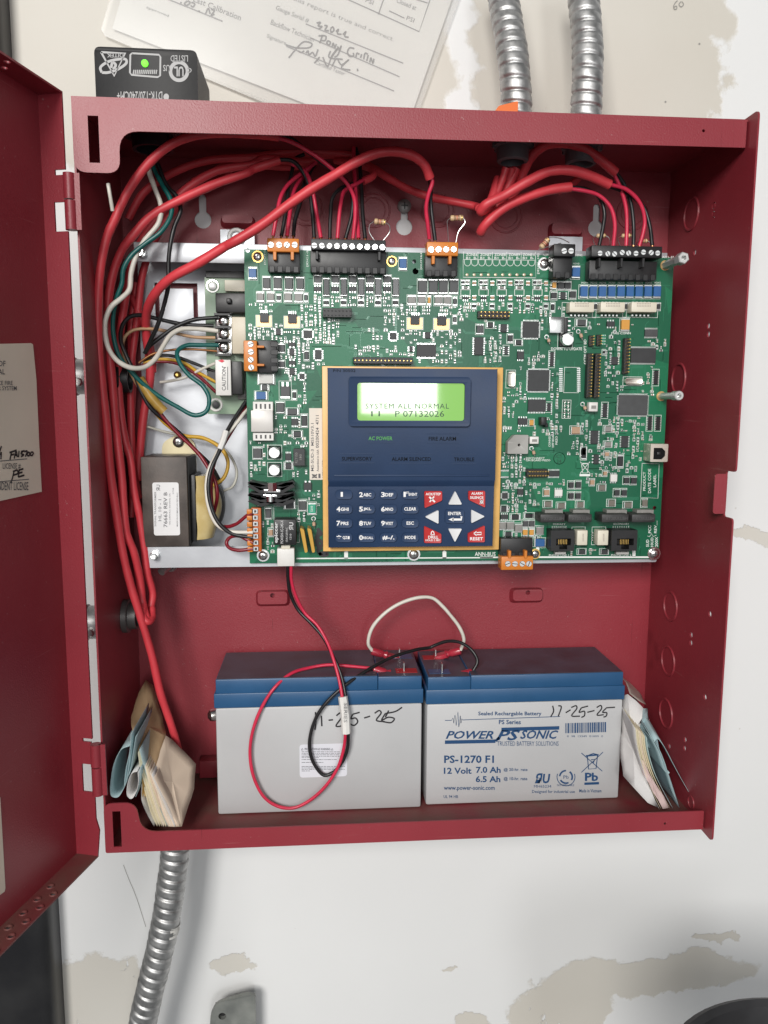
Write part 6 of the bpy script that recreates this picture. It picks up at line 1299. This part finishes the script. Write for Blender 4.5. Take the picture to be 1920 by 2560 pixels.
HW = 'house wires at the left'
wire('white_wire', [('c1', 955, 1060, .055), ('c1', 972, 1130, .052), ('c1', 1005, 1225, .050), ('c1', 1042, 1330, .050), ('c1', 1030, 1440, .050), ('c1', 965, 1525, .050), ('c4', 935, 110, .050), ('c4', 880, 215, .048), ('c4', 850, 320, .046), ('c4', 838, 425, .044), ('c4', 790, 478, .042), ('c4', 722, 535, .040), ('c4', 684, 620, .038), ('c4', 682, 720, .038), ('c4', 708, 815, .038), ('c4', 765, 890, .040), ('c4', 850, 932, .044), ('c4', 935, 928, .050), ('c4', 1005, 875, .056), ('c4', 1055, 795, .064), ('c4', 1105, 720, .070), ('c4', 1175, 682, .074), ('c4', 1280, 680, .077), ('c4', 1412, 692, .080)], .0017, WWHT, None, 'white wire curling in a wide loop to the screw terminal', group=HW)
wire('green_wire', [('c1', 985, 1060, .058), ('c1', 1005, 1110, .056), ('c1', 1055, 1205, .054), ('c1', 1108, 1300, .052), ('c1', 1108, 1395, .050), ('c1', 1045, 1500, .048), ('c1', 940, 1580, .047), ('c4', 855, 200, .046), ('c4', 800, 290, .046), ('c4', 790, 385, .047), ('c4', 760, 470, .048), ('c4', 735, 580, .050), ('c4', 735, 720, .052), ('c4', 775, 860, .054), ('c4', 890, 1000, .058), ('c4', 1000, 1095, .062), ('c4', 1150, 1185, .064), ('c4', 1265, 1240, .064), ('c4', 1338, 1212, .064), ('c4', 1355, 1130, .064), ('c4', 1315, 1050, .065), ('c4', 1225, 980, .067), ('c4', 1160, 890, .070), ('c4', 1150, 825, .073), ('c4', 1205, 788, .076), ('c4', 1300, 785, .078), ('c4', 1415, 785, .080)], .0016, WGRN, None, 'green wire winding down to the lowest screw terminal', group=HW)
wire('black_wire', [('c1', 1020, 1060, .062), ('c1', 1080, 1200, .060), ('c1', 1150, 1280, .058), ('c1', 1170, 1365, .056), ('c1', 1130, 1470, .055), ('c1', 1102, 1600, .055), ('c4', 1092, 250, .056), ('c4', 1090, 400, .058), ('c4', 1062, 530, .062), ('c4', 1020, 660, .066), ('c4', 975, 755, .070), ('c4', 940, 835, .074)], .0015, WBLK, None, 'black wire hanging from the cabinet ceiling past the upper rail', group=HW)
wire('black_wire', [('c4', 1412, 605, .080), ('c4', 1250, 622, .079), ('c4', 1135, 668, .077), ('c4', 1045, 730, .075), ('c4', 975, 785, .075), ('c4', 935, 840, .076)], .0015, WBLK, None, 'black wire bending into the top screw terminal', group=HW)
wire('black_wire', [('c4', 1385, 660, .081), ('c4', 1200, 652, .080), ('c4', 1050, 622, .078), ('c4', 925, 592, .074), ('c4', 845, 600, .070), ('c4', 795, 655, .067), ('c4', 782, 750, .064), ('c4', 818, 850, .062), ('c4', 868, 960, .061), ('c4', 912, 1080, .062), ('c4', 975, 1190, .064), ('c4', 1065, 1270, .068), ('c4', 1180, 1370, .072), ('d1', 1260, 60, .074), ('d1', 1370, 170, .078), ('d1', 1430, 280, .082)], .0015, WBLK, None, 'black wire arching left and down to the transformer', group=HW)
wire('tan_wire', [('c4', 1395, 738, .081), ('c4', 1250, 732, .080), ('c4', 1130, 706, .078), ('c4', 985, 680, .075), ('c4', 860, 690, .072), ('c4', 805, 740, .070), ('c4', 798, 830, .068), ('c4', 850, 970, .066), ('c4', 930, 1100, .066), ('c4', 1010, 1200, .068)], .0012, WTAN, None, 'tan wire running from the middle screw into the yellow sleeve', group=HW)
wire('copper_wire', [('c4', 1425, 826, .082), ('c4', 1250, 812, .080), ('c4', 1100, 818, .078), ('c4', 985, 845, .077), ('c4', 900, 900, .077)], .0009, mat('dull_copper', (.30, .13, .05), .4, .6), None, 'bare copper wire leading to the lowest screw terminal', group=HW)
wire('yellow_wire', [('c4', 1400, 1024, .086), ('c4', 1290, 965, .084), ('c4', 1180, 895, .082), ('c4', 1040, 876, .080), ('c4', 930, 900, .080)], .0012, WYEL, None, 'yellow wire plugged beside the caution capacitor', group=HW)
wire('red_wire', [('c4', 1400, 1090, .086), ('c4', 1285, 985, .084), ('c4', 1150, 905, .082), ('c4', 1020, 892, .080), ('c4', 920, 915, .080)], .0012, WDRED, None, 'dark red wire plugged beside the caution capacitor', group=HW)
wire('black_wire', [('c4', 1395, 958, .086), ('c4', 1250, 900, .084), ('c4', 1130, 858, .082), ('c4', 1040, 852, .080), ('c4', 930, 885, .080)], .0012, WBLK, None, 'thin black wire plugged beside the caution capacitor', group=HW)
wire('white_wire', [('c4', 1038, 1026, .090), ('c4', 1110, 1016, .088), ('c4', 1200, 994, .086), ('c4', 1300, 944, .082), ('c4', 1395, 902, .078)], .0011, WWHT, None, 'stiff white wire stub pointing at the caution capacitor', group=HW)
sl2 = MB().tube(spline([P('c4', 905, 1000, .062), P('c4', 950, 1080, .062), P('c4', 1010, 1160, .063), P('c4', 1065, 1215, .064)]), .0034, 12, ).obj('yellow_sleeve', mat('amber_sleeve', (.45, .28, .06), .3, 0, .2, 60, alpha=.85)); tag(sl2, 'amber insulating sleeve around the wires left of the green loop', 'sleeve')
wire('dark_red_wire', [('c4', 1015, 1190, .066), ('c4', 1060, 1255, .067), ('c4', 1150, 1355, .068), ('c4', 1280, 1480, .068), ('d1', 1340, 165, .066), ('d1', 1395, 270, .064), ('d1', 1407, 370, .064), ('d1', 1388, 465, .068)], .0014, WDRED, None, 'dark red wire looping over the transformer winding', group='transformer leads')
wire('yellow_wire', [('c4', 1000, 1215, .070), ('c4', 1080, 1300, .073), ('c4', 1190, 1370, .076), ('c4', 1310, 1385, .078), ('d1', 1395, 25, .078), ('d1', 1450, 75, .077), ('d1', 1478, 150, .076), ('d1', 1450, 245, .074), ('d1', 1378, 298, .072)], .0014, WYEL, None, 'yellow wire looping over the transformer winding', group='transformer leads')
wire('white_wire', [('c4', 945, 1310, .090), ('c4', 1080, 1350, .092), ('c4', 1250, 1380, .092), ('d1', 1400, 20, .090), ('d1', 1490, 100, .088), ('d1', 1535, 210, .086), ('d1', 1508, 300, .084), ('d1', 1450, 330, .082)], .0010, mat('grey_white_wire', (.5, .49, .42), .4), None, 'pale thin wire looping right of the transformer', group='transformer leads')
wire('black_wire', [('c4', 1595, 1150, .074), ('c4', 1540, 1230, .070), ('c4', 1470, 1345, .064), ('d1', 1420, 75, .058), ('d1', 1368, 190, .054), ('d1', 1350, 300, .052), ('d1', 1368, 430, .051), ('d1', 1420, 540, .050), ('d1', 1500, 605, .050), ('d1', 1640, 634, .049)], .0014, WBLK, None, 'black wire curving along the winding to the spring terminal', group='transformer leads')
wire('white_wire', [('c4', 1600, 1200, .076), ('c4', 1550, 1270, .070), ('c4', 1470, 1370, .066), ('d1', 1402, 95, .060), ('d1', 1352, 200, .056), ('d1', 1338, 300, .054), ('d1', 1352, 430, .052), ('d1', 1400, 540, .052), ('d1', 1480, 590, .051), ('d1', 1640, 598, .049)], .0014, WWHT, None, 'white wire curving along the winding to the spring terminal', group='transformer leads')
wire('dark_red_wire', [('c4', 1600, 1165, .076), ('c4', 1545, 1270, .072), ('c4', 1455, 1420, .066), ('d1', 1395, 130, .062), ('d1', 1370, 260, .062), ('d1', 1372, 400, .064), ('d1', 1390, 520, .062), ('d1', 1450, 562, .056), ('d1', 1530, 545, .052), ('d1', 1600, 490, .050), ('d1', 1635, 478, .049)], .0013, WDRED, None, 'dark red wire entering the top of the spring terminal', group='transformer leads')
wire('red_wire', [('d1', 1640, 706, .049), ('d1', 1540, 714, .050), ('d1', 1485, 698, .052), ('d1', 1468, 665, .054), ('d1', 1490, 632, .054), ('d1', 1550, 622, .052), ('d1', 1600, 645, .050), ('d1', 1640, 668, .049)], .0013, WDRED, None, 'small dark red loop at the foot of the spring terminal', group='transformer leads')
tagm = MB().tube([P('c4', 1465, 1345, .063), P('c4', 1448, 1400, .060), P('c4', 1425, 1460, .058)], .0022, 8).obj('wire_marker', PAPER); tag(tagm, 'white paper marker around the wires above the transformer', 'marker')

# battery leads
HB = 'battery leads'
wire('black_wire', [('d2', 350, 838, .052), ('d4', 590, 30, .058), ('d4', 605, 120, .062), ('d4', 655, 225, .064), ('d4', 745, 318, .060), ('d4', 820, 405, .055), ('d4', 885, 525, .048), ('d4', 942, 655, .042), ('d4', 972, 790, .036), ('d4', 985, 920, .034), ('d4', 992, 1060, .034), ('d4', 985, 1160, .036), ('d4', 950, 1245, .037), ('d4', 892, 1312, .038), ('d4', 830, 1332, .038), ('d4', 772, 1272, .038), ('d4', 738, 1185, .038), ('d4', 736, 1080, .038), ('d4', 778, 945, .038), ('d4', 860, 830, .038), ('d4', 970, 732, .040), ('d4', 1100, 642, .048), ('d4', 1280, 545, .062), ('d4', 1450, 492, .072), ('d4', 1540, 478, .078), ('d5', 170, 468, .078), ('d5', 260, 437, .074), ('d5', 350, 445, .068), ('d5', 430, 500, .062), ('d5', 464, 570, .059), ('d5', 432, 640, .0575)], .0013, WBLK, None, 'black lead looping over the batteries to the printed battery', group=HB)
wire('red_wire', [('d2', 372, 838, .052), ('d4', 612, 30, .057), ('d4', 640, 130, .060), ('d4', 700, 245, .062), ('d4', 785, 330, .058), ('d4', 852, 445, .052), ('d4', 900, 580, .044), ('d4', 940, 740, .037), ('d4', 962, 900, .033), ('d4', 972, 1050, .033), ('d4', 958, 1170, .035), ('d4', 915, 1295, .036), ('d4', 825, 1422, .036), ('d4', 720, 1510, .036), ('d4', 620, 1552, .036), ('d4', 520, 1540, .036), ('d4', 430, 1480, .036), ('d4', 362, 1352, .037), ('d4', 335, 1200, .038), ('d4', 350, 1050, .038), ('d4', 410, 885, .039), ('d4', 500, 745, .041), ('d4', 610, 652, .048), ('d4', 730, 614, .056), ('d4', 860, 594, .058), ('d4', 990, 602, .057), ('d4', 1165, 618, .056)], .0012, WRED, None, 'red lead hanging in a big loop over the left battery', group=HB)
wire('white_wire', [('d4', 1152, 498, .086), ('d4', 1126, 455, .084), ('d4', 1150, 350, .082), ('d4', 1235, 250, .082), ('d4', 1350, 178, .083), ('d4', 1480, 142, .084), ('d4', 1560, 150, .085), ('d4', 1625, 205, .085), ('d5', 275, 252, .084), ('d5', 345, 345, .084), ('d5', 374, 430, .085), ('d5', 352, 495, .086)], .0014, WWHT, None, 'white jumper wire arching between the two batteries', group=HB)
a = P('d4', 955, 805, .0355); b = P('d4', 978, 1050, .0330)
pm = MB().tube([a, a.lerp(b, .5) + Vector((.0006, -.0006, 0)), b], .0034, 8).obj('wire_flag', PAPER); tag(pm, 'white paper flag wrapped around the red and black battery leads', 'marker')
t = MB(); write(t, 'SERIES', YPl(.0300), 'd4', 962, 850, 984, 980, 3); o = t.obj('lettering', PT, pm, smooth=False)
SPD = mat('red_vinyl', (.38, .025, .045), .3, 0, .1, 80, coat=.3)
for lab, p0, p1, zt_ in (('red spade connector of the white jumper on the left battery', ('d4', 1150, 502, .086), ('d4', 1325, 552, .088), LT), ('red spade connector of the red lead on the left battery', ('d4', 1160, 622, .056), ('d4', 1356, 680, .0545), LT),
                         ('red spade connector of the white jumper on the printed battery', ('d5', 352, 498, .086), ('d5', 178, 545, .0915), RT), ('red spade connector of the black lead on the printed battery', ('d5', 428, 645, .0575), ('d5', 236, 685, .0575), RT)):
    o = thing('spade_connector', lab, 'connector', 'red spade connectors'); A = P(*p0); B = P(*p1); v = B - A; u = v.normalized()
    MB().lathe(A, u, [(0, .0028), (.001, .0031), (v.length*.36, .0030), (v.length*.44, .0022), (v.length*.52, .0030), (v.length*.56, .0032)], 14).obj('barrel', SPD, o)
    s_ = Vector((0, 1, 0)); up_ = s_.cross(u).normalized(); c0 = A + u*(v.length*.55); m = MB()
    for q in (c0, B):
        for i, j in ((-1, -1), (1, -1), (1, 1), (-1, 1)): m.v.append(tuple(q + s_*(i*.0040) + up_*(j*.0019)))
    m.f = [(0, 1, 2, 3), (7, 6, 5, 4), (0, 1, 5, 4), (1, 2, 6, 5), (2, 3, 7, 6), (3, 0, 4, 7)]; m.obj('sleeve', SPD, o, bevel=.0008)
    MB().box(B.x - .0004, B.x + .0004, B.y - .0023, B.y + .0023, zt_ - .0004, B.z + .001).obj('blade', BRIGHT, o)

# ================================================================ end-of-line resistors
RBODY = mat('resistor_body', (.60, .42, .24), .4)
def resistor(label, a, b, l0, l1, rr=.0017):
    o = thing('axial_resistor', label, 'resistor', 'end-of-line resistors'); A = P(*a); B = P(*b); v = B - A; L_ = v.length
    MB().lathe(A, v, [(0, .0006), (.0004, rr*1.0), (L_*.12, rr*1.18), (L_*.26, rr*1.15), (L_*.34, rr), (L_*.66, rr), (L_*.74, rr*1.15), (L_*.88, rr*1.18), (L_ - .0004, rr), (L_, .0006)], 14).obj('body', RBODY, o)
    for k_, m in ((.30, mat('band_brown', (.18, .05, .03), .4)), (.46, mat('band_red', (.45, .05, .04), .4)), (.60, MATS['band_brown']), (.82, GOLD)):
        MB().lathe(A + v*k_, v, [(0, rr*1.04 if .3 < k_ < .7 else rr*1.2), (L_*.07, rr*1.04 if .3 < k_ < .7 else rr*1.2)], 14).obj('band', m, o)
    for q, l in ((A, l0), (B, l1)): MB().tube(spline([q] + [P(*p) for p in l]), .00032, 6).obj('lead', TIN, o)
resistor('tan resistor bridging the right end of the ten-way black terminal', ('c2', 972, 1434, .050), ('c2', 1050, 1442, .050), [('c2', 945, 1455, .050), ('c2', 940, 1500, .051), ('c2', 975, 1560, YT_)], [('c2', 1072, 1462, .050), ('c2', 1074, 1500, .051), ('c2', 1030, 1560, YT_)])
resistor('tan resistor standing above the middle orange terminal', ('c2', 1465, 1414, .050), ('c2', 1552, 1412, .050), [('c2', 1448, 1430, .050), ('c2', 1450, 1500, .051), ('c2', 1455, 1575, YT_)], [('c2', 1562, 1440, .050), ('c2', 1520, 1500, .051), ('c2', 1502, 1575, YT_)])
resistor('tan resistor lying diagonally beside the two-way terminal', ('c3', 384, 1390, .052), ('c3', 430, 1338, .052), [('c3', 376, 1398, .052), ('c3', 440, 1378, .050), ('c3', 500, 1362, .047)], [('c3', 440, 1330, .052), ('c3', 500, 1338, .050), ('c3', 545, 1360, .047)])
for lab, xa, xb in (('small resistor at the first screws of the nine-way terminal', 698, 750), ('small resistor at the middle screws of the nine-way terminal', 838, 892), ('small resistor at the last screws of the nine-way terminal', 940, 985)):
    dy = 30 if xa == 940 else 0
    resistor(lab, ('c3', xa, 1322 + dy, .054), ('c3', xb, 1320 + dy, .054), [('c3', xa - 20, 1335 + dy, .053), ('c3', xa - 8, 1380, .050)], [('c3', xb + 20, 1335 + dy, .053), ('c3', xb + 22, 1385, .050)], .0013)
wire('white_wire', [('c1', 700, 1190, .012), ('c1', 712, 1260, .012), ('c1', 730, 1365, .016)], .0012, WWHT, None, 'cut white wire stub at the upper left beside the hinge')

# ================================================================ folded papers beside the batteries
PBLUE = mat('blue_paper', (.36, .48, .50), .8, 0, .06, 20); PCREAM = mat('pale_yellow_paper', (.66, .60, .44), .8, 0, .06, 20); PBROWN = mat('kraft_paper', (.40, .27, .15), .8, 0, .12, 30); PBEIGE = mat('beige_paper', (.62, .50, .39), .8, 0, .06, 20); PGREY = mat('grey_paper', (.60, .59, .58), .8, 0, .05, 20); PPINK = mat('pink_paper', (.55, .42, .40), .8, 0, .05, 20); PYEL = mat('yellow_paper', (.66, .45, .16), .8)
def fold(parent, c, pts, ya, yb, m, name='folded_sheet', tilt=(0, 0, 0)):
    """a sheet whose edge, seen from the front, follows pts; it runs back from depth ya to yb"""
    p = spline([P(c, x, y, ya) for x, y in pts], 6); tl = Vector(tilt); n = len(p); vs = []; N_ = 5
    for k_ in range(N_ + 1):
        f = k_/N_; vs += [q + Vector((0, (yb - ya)*f, 0)) + tl*f for q in p]
    fs = [(k_*n+i, k_*n+i+1, (k_+1)*n+i+1, (k_+1)*n+i) for k_ in range(N_) for i in range(n-1)]
    o = MB().add(vs, fs).obj(name, m, parent, fixn=False); md = o.modifiers.new('thick', 'SOLIDIFY'); md.thickness = .00025; return o
def leaf(parent, c, pts, m, name='sheet'):
    """a curved sheet given by its outline, each corner at its own depth"""
    base = [P(c, x, y, Y) for x, y, Y in pts]; p = []; rnd = random.Random(len(pts) * 7 + int(pts[0][0]))
    for a, b in zip(base, base[1:] + base[:1]):                  # slightly ragged edge
        k = max(1, int((b - a).length / .005))
        for i in range(k): p.append(a.lerp(b, i/k) + (Vector((rnd.uniform(-1, 1), rnd.uniform(-.6, .6), rnd.uniform(-1, 1))) * .00045 if i else Vector()))
    cen = sum(p, Vector())/len(p); n = len(p); vs = [cen]; fs = []
    for f in (.35, .7): vs += [cen.lerp(q, f) + Vector((0, rnd.uniform(-.0006, .0006), 0)) for q in p]
    vs += p
    fs += [(0, 1 + i, 1 + (i+1) % n) for i in range(n)]
    for k in range(2): fs += [(1+k*n+i, 1+(k+1)*n+i, 1+(k+1)*n+(i+1) % n, 1+k*n+(i+1) % n) for i in range(n)]
    o = MB().add(vs, fs).obj(name, m, parent, fixn=True, ang=24); md = o.modifiers.new('thick', 'SOLIDIFY'); md.thickness = .0003; return o
pl_ = thing('folded_papers', 'bundle of folded blue, cream and brown papers in the lower left corner', 'papers')
fold(pl_, 'd6', [(840, 170), (790, 190), (745, 270), (722, 370), (722, 490), (760, 500), (805, 430), (832, 300), (842, 180)], .0045, .06, PBLUE)
fold(pl_, 'd6', [(850, 90), (842, 200), (815, 330), (805, 440)], .004, .060, PBLUE)
fold(pl_, 'd6', [(880, 110), (868, 190), (850, 300), (835, 360)], .006, .06, PBLUE)
fold(pl_, 'd6', [(890, 335), (858, 345), (832, 400), (826, 490), (850, 510), (880, 470), (895, 400), (892, 340)], .0045, .060, PGREY)
fold(pl_, 'd6', [(912, 310), (905, 400), (880, 500)], .006, .070, PBLUE); fold(pl_, 'd6', [(915, 320), (925, 420), (922, 510)], .018, .07, PYEL); fold(pl_, 'd6', [(930, 330), (935, 430), (940, 500)], .017, .07, PYEL)
fold(pl_, 'd6', [(918, 420), (920, 520), (950, 600), (1000, 690)], .016, .07, PGREY); fold(pl_, 'd6', [(935, 440), (960, 540), (985, 620), (1020, 690)], .015, .07, PCREAM)
fold(pl_, 'd6', [(900, 200), (925, 320), (965, 440), (1010, 580), (1050, 690)], .014, .068, PCREAM); fold(pl_, 'd6', [(895, 210), (915, 330), (950, 450), (990, 580), (1035, 690)], .012, .066, PCREAM); fold(pl_, 'd6', [(905, 190), (940, 320), (985, 440), (1035, 570), (1085, 690)], .012, .066, PBLUE)
leaf(pl_, 'd6', [(850, -20, .05), (900, -180, .07), (945, -260, .08), (990, -225, .08), (1040, -60, .07), (1075, 70, .055), (1075, 105, .045), (1030, 250, .028), (985, 375, .014), (940, 290, .018), (890, 180, .022), (858, 60, .035)], PBROWN)
leaf(pl_, 'd6', [(1075, 100, .044), (1120, 130, .046), (1190, 200, .046), (1270, 285, .044), (1262, 370, .040), (1258, 445, .034), (1220, 560, .024), (1195, 640, .016), (1178, 690, .010), (1130, 692, .009), (1095, 690, .009), (1040, 560, .010), (985, 385, .013), (1030, 240, .028)], PBEIGE)
for k_, (dx, m) in enumerate(((0, PAPERW), (12, PCREAM), (26, PBEIGE), (44, PAPERW), (60, PGREY), (82, PBEIGE))):
    fold(pl_, 'd6', [(940 + dx*.75, 300 + dx*.9), (965 + dx*.85, 400 + dx*.5), (1005 + dx, 540), (1040 + dx*1.15, 640), (1062 + dx*1.2, 692)], .0105 - .0006*k_, .05, m)
pr_ = thing('folded_papers', 'bundle of folded white, yellow and blue papers leaning in the lower right corner', 'papers')
leaf(pr_, 'd7', [(95, 1180, .075), (130, 1215, .068), (150, 1275, .055), (195, 1310, .05), (232, 1330, .055), (200, 1270, .075), (150, 1220, .085)], mat('clear_bag', (.5, .48, .42), .3, alpha=.6))
leaf(pr_, 'd7', [(108, 1290, .052), (140, 1278, .046), (180, 1310, .042), (215, 1345, .040), (212, 1400, .038), (182, 1450, .036), (175, 1500, .034), (185, 1575, .030), (205, 1640, .026), (235, 1730, .020), (262, 1800, .015), (292, 1850, .010), (240, 1825, .012), (175, 1755, .018), (118, 1690, .030), (104, 1600, .040), (106, 1450, .048)], PGREY)
leaf(pr_, 'd7', [(182, 1450, .044), (215, 1350, .050), (240, 1350, .056), (248, 1420, .056), (252, 1490, .052), (262, 1560, .048), (235, 1540, .044), (210, 1480, .042)], PBLUE)
for i, (m, dx) in enumerate(((PGREY, 0), (PCREAM, 8), (PCREAM, 18), (PAPERW, 26), (PCREAM, 36), (PCREAM, 46), (PBLUE, 58))):
    fold(pr_, 'd7', [(178 + dx, 1452 + dx*.8), (186 + dx, 1530 + dx*.6), (215 + dx*1.05, 1650 + dx*.4), (258 + dx*1.1, 1770), (300 + dx*1.15, 1858 - dx*.1)], .016 + .0012*i, .060, m, tilt=(.003, 0, .006))
leaf(pr_, 'd7', [(195, 1600, .022), (215, 1610, .020), (260, 1700, .016), (320, 1790, .013), (345, 1850, .010), (315, 1855, .010), (265, 1770, .014), (215, 1680, .019)], PPINK)
fold(pr_, 'd7', [(255, 1490), (285, 1530), (322, 1610), (355, 1720), (386, 1815)], .024, .075, PBLUE, tilt=(.002, 0, .01)); fold(pr_, 'd7', [(262, 1500), (300, 1575), (340, 1680), (350, 1672)], .026, .07, PBLUE)
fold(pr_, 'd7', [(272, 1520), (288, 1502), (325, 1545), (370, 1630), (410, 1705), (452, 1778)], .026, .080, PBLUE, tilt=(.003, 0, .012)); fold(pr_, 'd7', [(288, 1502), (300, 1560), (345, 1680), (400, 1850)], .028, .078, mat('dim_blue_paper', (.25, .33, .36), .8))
